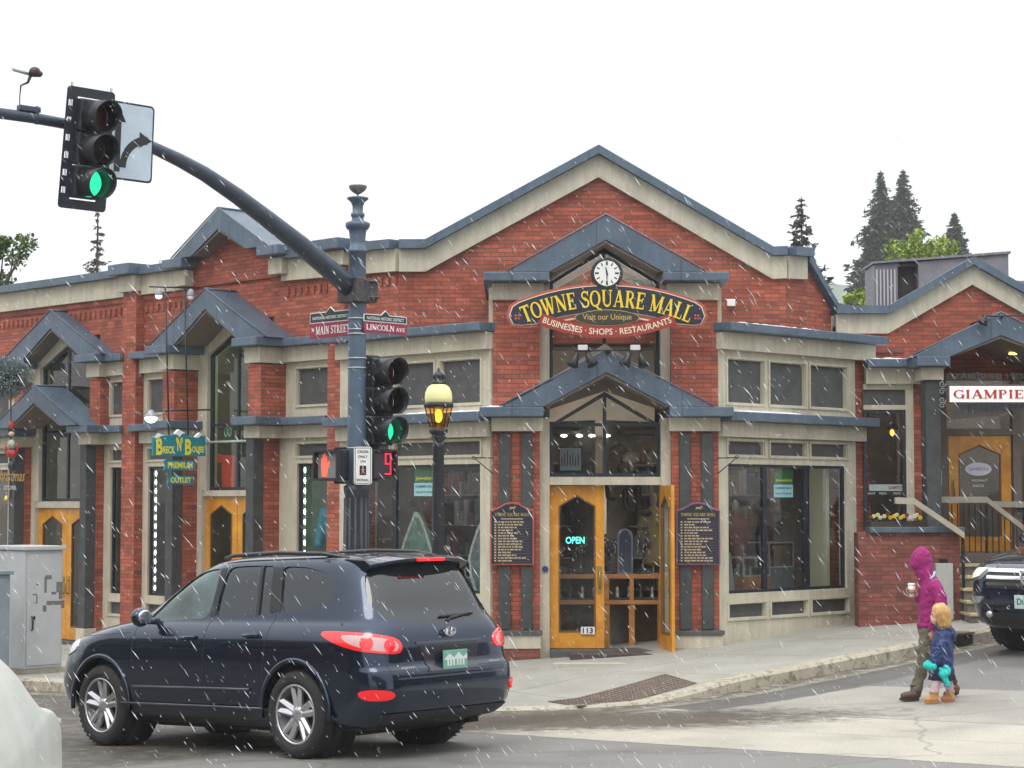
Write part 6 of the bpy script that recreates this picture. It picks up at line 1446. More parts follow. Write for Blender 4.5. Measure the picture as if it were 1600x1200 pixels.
# ----- dark SUV facing the camera at the right edge -----
HR = [(.28, .38, 4.6, .80, .35, .28, .25, .2), (.34, .16, 4.75, .90, .42, .32, .28, .22), (.48, .04, 4.85, .955, .42, .32, .30, .26), (.66, .0, 4.87, .975, .42, .32, .30, .26), (.88, .02, 4.86, .985, .45, .34, .30, .26), (1.00, .08, 4.84, .98, .5, .36, .30, .28), (1.07, .22, 4.83, .965, .5, .38, .30, .28), (1.12, .50, 4.82, .945, .5, .38, .30, .28), (1.17, .95, 4.80, .91, .5, .36, .3, .28), (1.21, 1.22, 4.78, .88, .4, .3, .3, .28), (1.30, 1.38, 4.75, .85, .4, .3, .3, .28), (1.50, 1.70, 4.68, .79, .4, .28, .3, .26), (1.66, 1.98, 4.60, .73, .4, .26, .3, .26), (1.74, 2.25, 4.45, .66, .5, .26, .4, .26), (1.775, 2.6, 4.1, .5, .5, .26, .4, .26)]
PK = thing('suv', 'dark navy SUV with chrome bar grille, cut off by the right edge', 'car', (0, 0, 0))
hb = raw(shell(HR, bow=(.10, .03))); hg = raw(shell(HR, grow=.008, bow=(.10, .03))); hs_ = raw(shell(HR, grow=-.014, bow=(.10, .03)))
NAV2 = paint('navy_paint_two', (.005, .014, .045))
HWX = (1.0, 3.85)
har = lambda: [cylY(x, .40, .435, s*.6, s*1.2) for x in HWX for s in (-1, 1)]
hw = [(-.70, 1.22), (-.56, 1.68), (.56, 1.68), (.70, 1.22), (.4, 1.19), (-.4, 1.19)]; hsd = [(1.75, 1.23), (2.15, 1.60), (4.2, 1.62), (4.35, 1.28)]
ap = lambda: end_prism([(-.62, .36), (.62, .36), (.68, .50), (-.68, .50)], -.3, .30)
finish(boolean(hb, har()+[end_prism(hw, 1.0, 2.4), side_prism(hsd, -1.2, 1.2)], 'DIFFERENCE'), 'body', NAV2, PK, 40)
finish(boolean(hs_, [end_prism(hw, 1.0, 2.4)], 'INTERSECT'), 'windscreen', CGLASS, PK); finish(boolean(hs_, [side_prism(hsd, -1.2, 1.2)], 'INTERSECT'), 'side_window', CGLASS, PK)
for P_, nm, mt in (([(-.60, .80), (.60, .80), (.56, 1.02), (-.56, 1.02)], 'grille', BLACK), ([(-.62, .36), (.62, .36), (.72, .52), (-.72, .52)], 'lower_intake', CTRIM)): finish(boolean(hg, [end_prism(P_, -.3, .5)], 'INTERSECT'), nm, mt, PK)
hg2 = raw(shell(HR, grow=.022, bow=(.10, .03)))
for z0, z1 in ((.985, 1.025), (.905, .945), (.835, .865)): finish(boolean(hg2, [end_prism([(-.60, z0), (.60, z0), (.60, z1), (-.60, z1)], -.3, .5)], 'INTERSECT'), 'chrome_bar', CHROME, PK)
finish(boolean(hg2, [end_prism([(-.70, .56), (.70, .56), (.70, .575), (-.70, .575)], -.3, .5)], 'INTERSECT'), 'chrome_bar', CTRIM, PK)
for s in (-1, 1):
    P_ = [(s*-1*t, z) for t, z in [(-.30, 1.04), (.15, 1.02), (.22, .96), (.20, .86), (.05, .83), (-.20, .90)]]
    hl = finish(boolean(hg, [diag_prism(P_, pi-s*R(35), (.6, s*.55, 0), 0, 1.2)], 'INTERSECT'), 'headlight', mat('headlight_dark', (.10, .12, .11), .1, coat=1), PK)
    P_ = [(s*-1*t, z) for t, z in [(-.22, 1.025), (-.06, 1.02), (.0, .95), (-.04, .90), (-.16, .93)]]
    finish(boolean(hg2, [diag_prism(P_, pi-s*R(35), (.6, s*.55, 0), 0, 1.2)], 'INTERSECT'), 'headlight_lens', mat('headlight_lit', (.7, .72, .6), .1, coat=1, emit=(.95, 1, .8), estr=.35), hl)
    P_ = [(s*-1*t, z) for t, z in [(-.26, .70), (.10, .70), (.14, .66), (.10, .625), (-.20, .625)]]
    finish(boolean(hg2, [diag_prism(P_, pi-s*R(35), (.6, s*.55, 0), 0, 1.2)], 'INTERSECT'), 'fog_light', mat('fog_silver', (.35, .36, .38), .2, metal=.6), PK)
    m_ = MB(); m_.blob((1.85, s*1.09, 1.23), (.09, .12, .09)); lobj(m_, 'wing_mirror', NAV2, PK)
    m_ = MB(); m_.blob((-.0, s*.55, .50), (.03, .05, .04)); lobj(m_, 'tow_cover', ALLOY, PK)
    for x in HWX:
        m_ = MB(); m_.lathe([(.437, -.24), (.437, 0)], (x, s*.82, .40), 30, Matrix.Rotation(-s*pi/2, 3, 'X')); lobj(m_, 'wheel_well', DARKP, PK); wheel(PK, x, s*.86, s, r=.385, rim_r=.25, w=.25)
m_ = MB()
for y in (-.045, .045): pbox(m_, (-.045, y, .935), (.02, .016, .105))
pbox(m_, (-.045, 0, .935), (.02, .08, .016))
for P_ in (((-.06, .055), (.06, .055)), ((-.045, -.058), (.045, -.058)), ((-.06, .055), (-.045, -.058)), ((.06, .055), (.045, -.058))): m_.tube([(-.04, P_[0][0]*1.25, .935+P_[0][1]*1.25), (-.04, P_[1][0]*1.25, .935+P_[1][1]*1.25)], .008, 6)
lobj(m_, 'emblem', CHROME, PK)
m_ = MB(); pbox(m_, (-.012, .03, .655), (.012, .31, .155)); o = lobj(m_, 'licence_plate', mat('plate_pale', (.45, .58, .54), .4), PK, .004)
vs, fs = text_mesh('DIT\u00b7', 1, .02); k = .10; m_ = MB(); m_.add([(-.0195, .03+(-v.x*k*1.0)-.03+.09-.03, .655+v.y*k) for v in vs], fs); lobj(m_, 'plate_characters', mat('plate_ink', (.02, .10, .08), .5), o)
m_ = MB(); pbox(m_, (2.4, 0, .30), (3.6, 1.4, .12)); lobj(m_, 'underbody', DARKP, PK)
for o in [o for o in list(bpy.data.objects) if o.name.startswith('tmp')]: bpy.data.objects.remove(o)
seat_car(PK, Vector((6.30, 25.0, 0)), R(45), *HWX); PK.scale = (1, 1.0, 1.07)
# ---------------- people ----------------
def organic(name, chains, mtl, parent, voxel=.009, it=6, blobs=(), fold=0, fs=.09):
    """tapered limbs and round masses fused into one continuous surface"""
    mb = MB()
    for ch in chains:
        P_ = [Vector(c[:3]) for c in ch]; rr = [(c[3], c[4] if len(c) > 4 else c[3]) for c in ch]; n = 16
        # denser spline through the joints
        Q, RR = [], []
        for i in range(len(P_)-1):
            p0, p1, p2, p3 = P_[max(0, i-1)], P_[i], P_[i+1], P_[min(len(P_)-1, i+2)]
            for k in range(5):
                t = k/5; Q.append(.5*((2*p1)+(-p0+p2)*t+(2*p0-5*p1+4*p2-p3)*t*t+(-p0+3*p1-3*p2+p3)*t**3)); RR.append(tuple(rr[i][j]*(1-t)+rr[i+1][j]*t for j in (0, 1)))
        Q.append(P_[-1]); RR.append(rr[-1])
        d0 = (Q[1]-Q[0]).normalized(); d1 = (Q[-1]-Q[-2]).normalized(); full = []
        for f in (.95, .7, .35): full.append((Q[0]-d0*min(RR[0])*f*.8, tuple(r*math.sqrt(max(.02, 1-f*f)) for r in RR[0])))
        full += list(zip(Q, RR))
        for f in (.35, .7, .95): full.append((Q[-1]+d1*min(RR[-1])*f*.8, tuple(r*math.sqrt(max(.02, 1-f*f)) for r in RR[-1])))
        vs = []
        for i, (p, (rx, ry)) in enumerate(full):
            d = (full[min(i+1, len(full)-1)][0]-full[max(i-1, 0)][0]).normalized(); y = Vector((0, 1, 0)); y = (y-d*d.dot(y)).normalized() if abs(d.y) < .95 else Vector((1, 0, 0)); x = y.cross(d)
            for j in range(n): a = 2*pi*j/n; vs.append(p+x*cos(a)*rx+y*sin(a)*ry)
        k = len(full); mb.add(vs, [(i*n+j, i*n+(j+1) % n, (i+1)*n+(j+1) % n, (i+1)*n+j) for i in range(k-1) for j in range(n)]+[tuple(range(n-1, -1, -1)), tuple((k-1)*n+j for j in range(n))], True)
    for c, r in blobs: mb.blob(c, r if hasattr(r, '__len__') else (r, r, r), n=16, m=12)
    o = raw(mb, 'tmporg'); m = o.modifiers.new('r', 'REMESH'); m.mode = 'VOXEL'; m.voxel_size = voxel; m.use_smooth_shade = True
    s = o.modifiers.new('s', 'SMOOTH'); s.factor = .5; s.iterations = it
    if fold:
        tx = bpy.data.textures.new('folds', 'CLOUDS'); tx.noise_scale = fs; tx.noise_depth = 2
        dm = o.modifiers.new('d', 'DISPLACE'); dm.texture = tx; dm.strength = fold; dm.mid_level = .5; dm.texture_coords = 'LOCAL'
    bpy.context.view_layer.update(); me = bpy.data.meshes.new_from_object(o.evaluated_get(bpy.context.evaluated_depsgraph_get())); bpy.data.objects.remove(o); me.name = name
    for p in me.polygons: p.use_smooth = True
    me.materials.clear(); me.materials.append(mtl); r = bpy.data.objects.new(name, me); COL.objects.link(r); r.parent = parent; return r
SKINM = mat('skin', (.58, .33, .24), .55, noise=.06)
def cloth(name, c1, c2, rough=.8, sc=9, b=.7, bs=14): return mat(name, c1, rough, col2=c2, nscale=sc, bump=b, bscale=bs)
MAG = cloth('magenta_fleece', (.20, .006, .090), (.36, .012, .17)); OLIVE = cloth('olive_cloth', (.085, .08, .052), (.155, .142, .10)); BOOT = cloth('brown_leather', (.05, .02, .013), (.12, .05, .03), .5); TAN = cloth('tan_leather', (.42, .18, .06), (.60, .30, .12), .6)
NAVC = cloth('navy_coat', (.004, .012, .060), (.018, .05, .19), .45, 12, 1.0, 18); PINKL = cloth('pink_leggings', (.58, .38, .43), (.68, .48, .53), .7); HAIR = mat('blonde_hair', (.38, .19, .06), .55, col2=(.72, .48, .20), nscale=16); TURQ = cloth('turquoise_knit', (.005, .36, .34), (.02, .60, .54), .8, 40)
S_ = 1/146.0
AX, AY = at(1443, 1082, 21.9).x, 21.9; az = hroad(AX, AY)
AD = thing('person', 'adult in magenta hooded jacket, olive trousers and brown boots, walking left holding a cup', 'person', (AX, AY, az))
def J(px, py, dy, *r, ox=1443, oy=1082): return ((px-ox)*S_, dy, (oy-py)*S_)+tuple(r)
def fingers(w, d, across, curl, s=1.0):
    w, d, a, c = Vector(w), Vector(d).normalized(), Vector(across).normalized(), Vector(curl).normalized()
    ch = [[(*(w-d*.03*s), .023*s, .020*s), (*(w+d*.02*s), .030*s, .016*s), (*(w+d*.075*s), .036*s, .014*s)]]
    for o_, l in ((.031, .060), (.011, .070), (-.010, .066), (-.029, .050)):
        b = w+d*.075*s+a*o_*s; ch.append([(*(b-d*.01*s), .0098*s), (*(b+d*l*.45*s+c*.012*s), .0092*s), (*(b+d*l*.75*s+c*.032*s), .0085*s), (*(b+d*l*.80*s+c*.052*s), .0075*s)])
    b = w+d*.02*s+a*.024*s; ch.append([(*b, .013*s), (*(b+a*.024*s+d*.022*s+c*.012*s), .0115*s), (*(b+a*.026*s+d*.048*s+c*.026*s), .009*s)]); return ch
# one continuous body under the clothes: head with nose, chin and ears, neck, trunk, arms and legs
head = [(J(1442, 862, 0)[:3], (.088, .074, .098)), (J(1437, 872, 0)[:3], (.062, .055, .060)), (J(1430.5, 868, 0)[:3], (.020, .012, .018)), (J(1432, 875.5, 0)[:3], (.018, .022, .008)), (J(1443, 866, -.073)[:3], (.016, .010, .026)), (J(1443, 866, .073)[:3], (.016, .010, .026))]
organic('body', [[J(1454, 966, 0, .07, .09), J(1455, 940, 0, .085, .115), J(1457, 915, 0, .095, .14), J(1452, 897, 0, .07, .09), J(1446, 882, 0, .05, .05), J(1443, 872, 0, .05, .05)],
  [J(1456, 904, -.14, .05), J(1463, 938, -.20, .038), J(1453, 972, -.19, .026)], [J(1456, 904, .14, .05), J(1455, 936, .20, .038), J(1438, 921, .12, .026)],
  [J(1453, 972, -.06, .06), J(1443, 1018, -.09, .05), J(1428, 1066, -.10, .04), J(1420, 1078, -.10, .032), J(1408, 1079, -.10, .025)], [J(1456, 972, .06, .06), J(1468, 1020, .10, .05), J(1490, 1060, .12, .04), J(1494, 1072, .12, .032), J(1484, 1080, .12, .025)]]
  +fingers(J(1453, 974, -.19)[:3], (-.05, 0, -1), (-1, .2, 0), (.2, 1, 0), .80)+fingers(J(1437, 921, .12)[:3], (-.75, -.25, .35), (0, -.3, 1), (-.2, -1, 0)), SKINM, AD, .006, 3, head)
for s in (-1, 1): 
    m_ = MB(); m_.blob(J(1430.5, 864, s*.030)[:3], (.010, .012, .009), n=10, m=8); lobj(m_, 'eye', BLACK, AD)
JK = organic('jacket', [[J(1454, 966, 0, .128, .158), J(1454, 955, 0, .122, .152), J(1455, 938, 0, .118, .150), J(1457, 915, 0, .128, .175), J(1454, 903, 0, .112, .165), J(1448, 893, 0, .082, .095), J(1444, 884, 0, .085, .085)],
  [J(1457, 906, -.15, .075), J(1465, 922, -.205, .066), J(1464, 940, -.225, .060), J(1456, 960, -.205, .050), J(1453.5, 970, -.195, .044)],
  [J(1457, 906, .15, .075), J(1458, 922, .21, .064), J(1454, 936, .215, .058), J(1445, 928, .16, .048), J(1440, 923, .135, .042)],
  [J(1456, 945, -.10, .03), J(1452, 951, -.14, .022), J(1447, 960, -.13, .018)], [J(1462, 900, .0, .05, .12), J(1466, 918, 0, .05, .12), J(1464, 935, 0, .05, .10)]], MAG, AD, .009, 3, fold=.040, fs=.075)
m_ = MB(); hem_ = J(1454, 967, 0)[:3]; m_.lathe([(1, -.022), (1.04, -.018), (1.04, .016), (1, .022)], (0, 0, 0), 28); m_.v = [Vector((hem_[0]+v.x*.130, v.y*.160, hem_[2]+v.z)) for v in m_.v]; lobj(m_, 'hem', MAG, JK)
m_ = MB(); cf = Vector(J(1453, 970, -.194)[:3]); m_.lathe([(.044, -.02), (.047, -.018), (.047, .018), (.044, .02)], cf, 18); lobj(m_, 'cuff', MAG, JK)
# hood: fused mass round the head with a hollow opening towards the left
hood_o = organic('hood', [[J(1450, 893, 0, .086, .092), J(1448, 882, 0, .088, .095), J(1444, 868, 0, .108, .104), J(1441, 860, 0, .100, .096)], [J(1445, 858, 0, .096, .090), J(1437, 863, 0, .082, .080)], [J(1437, 866, 0, .088, .088), J(1434, 874, 0, .074, .078)]], MAG, AD, .009, 3, fold=.022, fs=.06)
cut = raw(MB().blob(J(1429, 871, 0)[:3], (.085, .062, .080), Matrix.Rotation(.25, 3, 'Y'), n=20, m=14)); me_ = boolean(hood_o, [cut], 'DIFFERENCE'); hood_o.data = me_
for p in me_.polygons: p.use_smooth = True
m_ = MB(); P_ = []
for i in range(21):
    a = 2*pi*i/20; P_.append(Vector(J(1432.5+2.2*sin(a)+2.5, 870, 0)[:3])+Vector((-.012*sin(a), .066*cos(a), .078*sin(a))))
m_.tube(P_, .013, 8); lobj(m_, 'hood_rim', MAG, hood_o)
m_ = MB(); m_.tube([J(1460, 884, -.07)[:3], J(1458, 890, -.10)[:3], J(1452, 895, -.12)[:3]], .015, 8); lobj(m_, 'collar', mat('collar_pale', (.45, .42, .60), .7), AD)
organic('trousers', [[J(1454, 960, 0, .118, .140), J(1453, 974, 0, .122, .146)], [J(1452, 970, -.06, .100, .09), J(1447, 995, -.08, .088, .085), J(1441, 1020, -.09, .074), J(1435, 1042, -.095, .064), J(1430, 1062, -.10, .062)],
  [J(1456, 970, .06, .100, .09), J(1462, 995, .08, .088, .085), J(1470, 1020, .10, .073), J(1481, 1042, .115, .064), J(1488, 1058, .12, .062)], [J(1444, 1000, -.10, .09, .05), J(1440, 1008, -.10, .085, .05)], [J(1430, 1058, -.10, .068, .064), J(1430, 1063, -.10, .070, .066)]], OLIVE, AD, .009, 3, fold=.045, fs=.085)
def boot(parent, an, heel, toe, mt, s=1.0, cuffm=None):
    an, heel, toe = [Vector(v) for v in (an, heel, toe)]; d = (toe-heel).normalized(); up = Vector((0, 0, 1))
    b = organic('boot', [[(*(an+up*.03*s), .058*s, .052*s), (*an, .055*s, .050*s), (*(heel+up*.045*s-d*.005), .052*s, .044*s)], [(*(heel+up*.042*s), .040*s, .042*s), (*((heel+toe)/2+up*.045*s), .042*s, .044*s), (*(toe+up*.036*s), .036*s, .044*s)]], mt, parent, .007, 3)
    m_ = MB(); n_ = 18; side = Vector((-d.y, d.x, 0)).normalized(); k = []
    for i in range(n_): a = 2*pi*i/n_; L_ = (toe-heel).length/2+.040*s; k.append((heel+toe)/2+d*cos(a)*L_+side*sin(a)*.046*s*(1+.1*cos(a)))
    m_.add([p-up*.004*s for p in k]+[p+up*.020*s for p in k], [tuple(range(n_-1, -1, -1)), tuple(range(n_, 2*n_))]+[(i, (i+1) % n_, n_+(i+1) % n_, n_+i) for i in range(n_)])
    lobj(m_, 'sole', mat('sole_dark', (.03, .022, .018), .8) if mt is BOOT else mat('sole_tan', (.40, .20, .08), .8), b)
    m_ = MB(); m_.lathe([(.054*s, -.012), (.062*s, -.008), (.062*s, .010), (.054*s, .014)], an+up*.045*s, 16); lobj(m_, 'boot_cuff', cuffm or mt, b); return b
boot(AD, J(1429, 1066, -.10)[:3], J(1427, 1081, -.10)[:3], J(1409, 1081, -.10)[:3], BOOT, 1.10)
boot(AD, J(1490, 1062, .12)[:3], J(1496, 1076, .12)[:3], J(1482, 1082, .12)[:3], BOOT, 1.10)
cx_, cz_ = J(1428, 924, 0)[0], J(1428, 924, 0)[2]
CUP = thing('paper_cup', 'white paper coffee cup held in front of the chest of the adult', 'cup', (AX+cx_, AY+.05, az+cz_))
def wobj(mb, nm, mt, par):
    mb.v = [v+Vector((AX, AY, az)) for v in mb.v]; return mb.build(nm, mt, par)
wobj(MB().lathe([(.030, 0), (.040, .125)], (cx_, .05, cz_), 18), 'cup_body', WHITE, CUP); wobj(MB().lathe([(.042, .125), (.043, .135), (.038, .148), (.036, .15)], (cx_, .05, cz_), 18), 'lid', mat('lid_white', (.82, .82, .80), .4), CUP)
wobj(MB().lathe([(.0345, .035), (.0400, .085)], (cx_, .05, cz_), 18), 'sleeve', mat('cup_sleeve', (.40, .22, .12), .8), CUP)
# ---- the child ----
CX, CY = at(1470, 1089, 21.5).x, 21.5; cz0 = hroad(CX, CY); ox, oy = 1470, 1089
def K(px, py, dy, *r): return ((px-ox)/148.8, dy, (oy-py)/148.8)+tuple(r)
CH = thing('person', 'blonde child in navy blue coat, pink leggings and tan boots, walking beside the adult', 'person', (CX, CY, cz0))
organic('body', [[K(1472, 1030, 0, .08, .085), K(1473, 1000, 0, .08, .09), K(1474, 982, 0, .06, .075), K(1472, 970, 0, .036), K(1470, 962, 0, .04)], [K(1473, 984, -.09, .035), K(1466, 1005, -.13, .028), K(1457, 1027, -.12, .020)], [K(1475, 984, .09, .035), K(1478, 1005, .12, .028), K(1466, 1028, .03, .020)],
  [K(1468, 1035, -.04, .055), K(1461, 1060, -.05, .042), K(1458, 1080, -.05, .032), K(1450, 1085, -.05, .024)], [K(1478, 1035, .04, .055), K(1484, 1060, .05, .042), K(1487, 1080, .05, .032), K(1479, 1085, .05, .024)]]
  +fingers(K(1457, 1028, -.12)[:3], (-.5, 0, -.8), (-.6, -.3, .5), (.5, .3, -.6), .62)+fingers(K(1466, 1029, .03)[:3], (-.6, -.7, -.4), (-.2, -.3, .8), (.2, -.5, -.6), .62), SKINM, CH, .0055, 2,
  [(K(1469, 953, 0)[:3], (.083, .074, .090)), (K(1463, 961, 0)[:3], (.050, .052, .042)), (K(1457, 956, 0)[:3], (.014, .010, .012)), (K(1459, 963, 0)[:3], (.014, .018, .006)), (K(1470, 957, -.073)[:3], (.012, .008, .020)), (K(1470, 957, .073)[:3], (.012, .008, .020))])
for s in (-1, 1): lobj(MB().blob(K(1458.3, 952, s*.028)[:3], (.008, .010, .008), n=10, m=8), 'eye', BLACK, CH)
organic('coat', [[K(1472, 1042, 0, .128, .125), K(1472, 1025, 0, .122, .122), K(1473, 1002, 0, .110, .118), K(1474, 985, 0, .092, .110), K(1473, 975, 0, .066, .075)], [K(1473, 984, -.09, .056), K(1466, 1004, -.140, .052), K(1460, 1021, -.135, .044), K(1458, 1027, -.128, .038)],
  [K(1475, 984, .09, .056), K(1481, 1004, .135, .052), K(1474, 1020, .09, .044), K(1468, 1027, .05, .038)], [K(1480, 975, 0, .060, .080), K(1486, 981, 0, .055, .075), K(1489, 990, 0, .040, .055)], [K(1468, 972, .0, .05, .075), K(1475, 972, 0, .055, .08)]], NAVC, CH, .008, 2, fold=.036, fs=.05)
m_ = MB(); c3 = K(1473, 1046, 0)[:3]; m_.lathe([(.10, .06), (.120, .035), (.142, -.045), (.134, -.05)], c3, 36); m_.v = [Vector((c3[0]+(v.x-c3[0])*(1+.06*sin(9*math.atan2(v.y, v.x-c3[0]))), v.y*(1+.06*sin(9*math.atan2(v.y, v.x-c3[0]))), v.z)) for v in m_.v]; lobj(m_, 'skirt', mat('navy_skirt', (.008, .014, .045), .7), CH)
organic('leggings', [[K(1469, 1035, -.04, .058), K(1462, 1056, -.05, .048), K(1460, 1066, -.05, .044), K(1458, 1077, -.05, .038)], [K(1477, 1035, .04, .058), K(1483, 1056, .05, .048), K(1485, 1066, .05, .044), K(1486, 1077, .05, .038)]], PINKL, CH, .008, 3)
FUR = mat('boot_fleece', (.50, .34, .22), .9, bump=.6, bscale=60)
boot(CH, K(1458, 1077, -.05)[:3], K(1460, 1088, -.05)[:3], K(1447, 1088, -.05)[:3], TAN, .84, FUR); boot(CH, K(1486, 1077, .05)[:3], K(1488, 1088, .05)[:3], K(1475, 1088, .05)[:3], TAN, .84, FUR)
rnd = random.Random(5); hcn = Vector(K(1471.5, 952, 0)[:3])
HR_ = organic('hair', [[K(1474, 950, 0, .082, .082), K(1477, 962, 0, .070, .088), K(1477, 972, 0, .055, .080)], [K(1472, 946, 0, .085, .084), K(1466, 945, 0, .070, .076)]], HAIR, CH, .008, 3)
m_ = MB()
for i in range(260):
    al = R(48)+R(264)*rnd.random(); b0 = R(rnd.uniform(5, 85)); P_ = []; k_ = rnd.uniform(.98, 1.12)
    for t in range(7):
        be_ = b0-(b0+R(25))*t/4 if t < 5 else R(-25); cc = cos(be_) if t < 5 else .90-.06*(t-5); zz = sin(be_)*.104 if t < 5 else -.045-.050*(t-4)-.01*rnd.random()
        P_.append(hcn+Vector((-cos(al)*cc*.094*k_+(.010 if t > 3 else 0)+rnd.uniform(-.003, .003), sin(al)*cc*.094*k_, zz)))
    m_.tube(P_, [.004, .005, .005, .005, .0045, .003, .001], 4)
lobj(m_, 'hair_locks', HAIR, HR_)
# knitted mittens the child carries
W0 = Vector((CX, CY, cz0))
for base_, lab, pl in (((1448, 1030), 'turquoise knitted mitten held to the left in front of the child', [[(1456, 1031, .030), (1449, 1031, .042), (1442, 1028, .036)], [(1449, 1028, .026), (1445, 1023, .020)]]), ((1472, 1042), 'turquoise knitted mitten dangling in front of the skirt of the child', [[(1473, 1031, .026), (1475, 1037, .042), (1470, 1043, .046), (1466, 1041, .034)], [(1470, 1046, .034), (1474, 1054, .030), (1477, 1060, .024)], [(1468, 1038, .024), (1464, 1034, .018)]])):
    t = thing('mitten', lab, 'mitten', tuple(W0+Vector(K(*base_, -.17)[:3]))); b0_ = Vector(K(*base_, -.17)[:3])
    organic('knitted_hand', [[tuple(Vector(K(a, b, -.17)[:3])-b0_)+(r,) for a, b, r in c_] for c_ in pl], TURQ, t, .007, 3)
    lobj(MB().tube([Vector(K(pl[0][0][0]+1, pl[0][0][1], -.17)[:3])-b0_, Vector(K(pl[0][0][0]-2 if base_[0] < 1460 else pl[0][0][0]+1, pl[0][0][1]+(0 if base_[0] < 1460 else 2), -.17)[:3])-b0_], .033, 12), 'ribbed_cuff', TURQ, t)
# ---------------- trees and hills ----------------
def needle_mat(name, c1, c2): return mat(name, c1, .8, col2=c2, nscale=.6)
PINE = needle_mat('spruce_needles', (.028, .050, .036), (.065, .100, .065)); DEADN = mat('dry_needles', (.085, .080, .065), .9, noise=.3, nscale=1); LIME = mat('lime_leaves', (.16, .26, .03), .6, col2=(.34, .42, .05), nscale=1.5); LEAF = mat('green_leaves', (.05, .11, .02), .6, col2=(.13, .20, .04), nscale=3)
def conifer(loc, h, rad, lab, cat='tree', seed=1, dens=1.0, mt=None, bare=.0, name='spruce_tree', ragged=.35, size=1.0, lean=0):
    rnd = random.Random(seed); mt = mt or PINE; t = thing(name, lab, cat, loc); L0 = Vector(loc); m_ = MB(); m_.tube([L0-Vector((0, 0, .5)), L0+Vector((lean*.4, 0, h*.5)), L0+Vector((0, 0, h))], [h*.014, h*.008, h*.0015], 7); m_.build('trunk', BARK, t)
    m_ = MB(); lb = MB(); z = h*(.04+bare)
    while z < h*.992:
        f = 1-(z/h); r = rad*(f**.85)*(.75+.40*rnd.random())+.03*size; nb = max(3, int((9+7*f)*dens))
        for b in range(nb):
            if rnd.random() > .45+.55*dens: continue
            a = rnd.random()*2*pi; l = r*rnd.uniform(1-ragged, 1.15); d = Vector((cos(a), sin(a), 0)); root = L0+Vector((0, 0, z+.06*l)); tip = L0+Vector((0, 0, z-l*rnd.uniform(.10, .40)))+d*l; lb.tube([root, (root+tip)/2+Vector((0, 0, .05*l)), tip], [h*.0016, h*.0011, .006], 4, cap=False)
            k = max(2, int(l/(.26*size)))
            for i in range(k):
                q = .15+.85*(i+rnd.random())/k; p = root.lerp(tip, q)+Vector((0, 0, .05*l*(1-q)))
                for s_ in range(6):
                    w = size*rnd.uniform(.14, .30)*(.30+.70*min(1, f*4.5)); e = (Vector((rnd.uniform(-1, 1), rnd.uniform(-1, 1), rnd.uniform(-.9, .35)))+d*.5).normalized()*w*1.5; n_ = e.cross(Vector((rnd.uniform(-1, 1), rnd.uniform(-1, 1), 1))).normalized()*w*.42; g = Vector((rnd.uniform(-1, 1), rnd.uniform(-1, 1), rnd.uniform(-.5, .5)))*w*.7
                    m_.add([p+g-n_, p+g+e*.5-n_*.7, p+g+e, p+g+e*.5+n_*.7, p+g+n_], [(0, 1, 2, 3, 4)])
        z += h*.0165*(.6+.8*f)/max(.5, dens)*size**.3
    lb.build('branches', BARK, t); m_.build('crown', mt, t); return t
def broad(loc, h, rad, lab, seed=1, mt=LEAF, n=3500, leaf=.10, name='leafy_tree', trunk=True, rz=1.0, cz=.66, sparse=1.0):
    rnd = random.Random(seed); t = thing(name, lab, 'tree', loc); L0 = Vector(loc); tr = MB(); cl = []
    tr.tube([L0-Vector((0, 0, .5)), L0+Vector((.1, 0, h*.35)), L0+Vector((0, 0, h*.7))], [h*.022, h*.015, h*.008], 8)
    for i in range(34):
        d = Vector((rnd.gauss(0, 1), rnd.gauss(0, 1), rnd.gauss(0, .8))).normalized(); r = rad*rnd.uniform(.35, 1); c_ = L0+Vector((d.x*r, d.y*r, h*cz+d.z*r*rz)); cl.append((c_, rad*rnd.uniform(.16, .34)))
        s = L0+Vector((0, 0, h*rnd.uniform(.3, .65))); tr.tube([s, s.lerp(c_, .5)+Vector((0, 0, .2)), c_], [h*.006, h*.004, .01], 5, cap=False)
    tr.build('trunk', BARK, t); m_ = MB()
    for i in range(n):
        c_, r = cl[rnd.randrange(len(cl))]; d = Vector((rnd.gauss(0, 1), rnd.gauss(0, 1), rnd.gauss(0, 1))).normalized()*r*rnd.random()**.45; p = c_+d; a = Vector((rnd.uniform(-1, 1), rnd.uniform(-1, 1), rnd.uniform(-1, 1))).normalized()*leaf; b = a.cross(Vector((rnd.uniform(-1, 1), rnd.uniform(-1, 1), 1))).normalized()*leaf*.55
        m_.add([p-a, p+b, p+a, p-b], [(0, 1, 2, 3)])
    m_.build('crown', mt, t); return t
def tree_at(px, ytop, Y, base=0): p = at(px, ytop, Y); return (p.x, Y, base), p.z-base
for px, yt, Y, rad, lab, sd, dn, kw in ((1376, 266, 140, 6.4, 'tall dark spruce behind the restaurant roof, left one of the close pair', 2, 1.0, {}), (1411, 264, 143, 7.4, 'tall dark spruce behind the restaurant roof, right one of the close pair', 5, 1.0, {}), (1491, 331, 130, 7.0, 'shorter dark spruce right of the lime green tree crown', 8, 1.0, {}), (1350, 452, 110, 4.4, 'low dark spruce just left of the rooftop air unit', 11, 1.0, {})):
    l, h = tree_at(px, yt, Y); conifer(l, h, rad, lab, seed=sd, size=1.25, dens=dn*1.5, ragged=.5, **kw)
l, h = tree_at(1252, 308, 62); conifer(l, h, 3.2, 'spindly half bare conifer with gaps behind the right end of the mall gable', seed=4, dens=.72, mt=DEADN, ragged=.85, size=.8, name='conifer_tree')
l, h = tree_at(153, 322, 58); conifer(l, h, 2.0, 'thin sparse dying conifer behind the long wall below the arm traffic light', seed=14, dens=.50, mt=DEADN, bare=.3, ragged=.9, size=.55, name='conifer_tree')
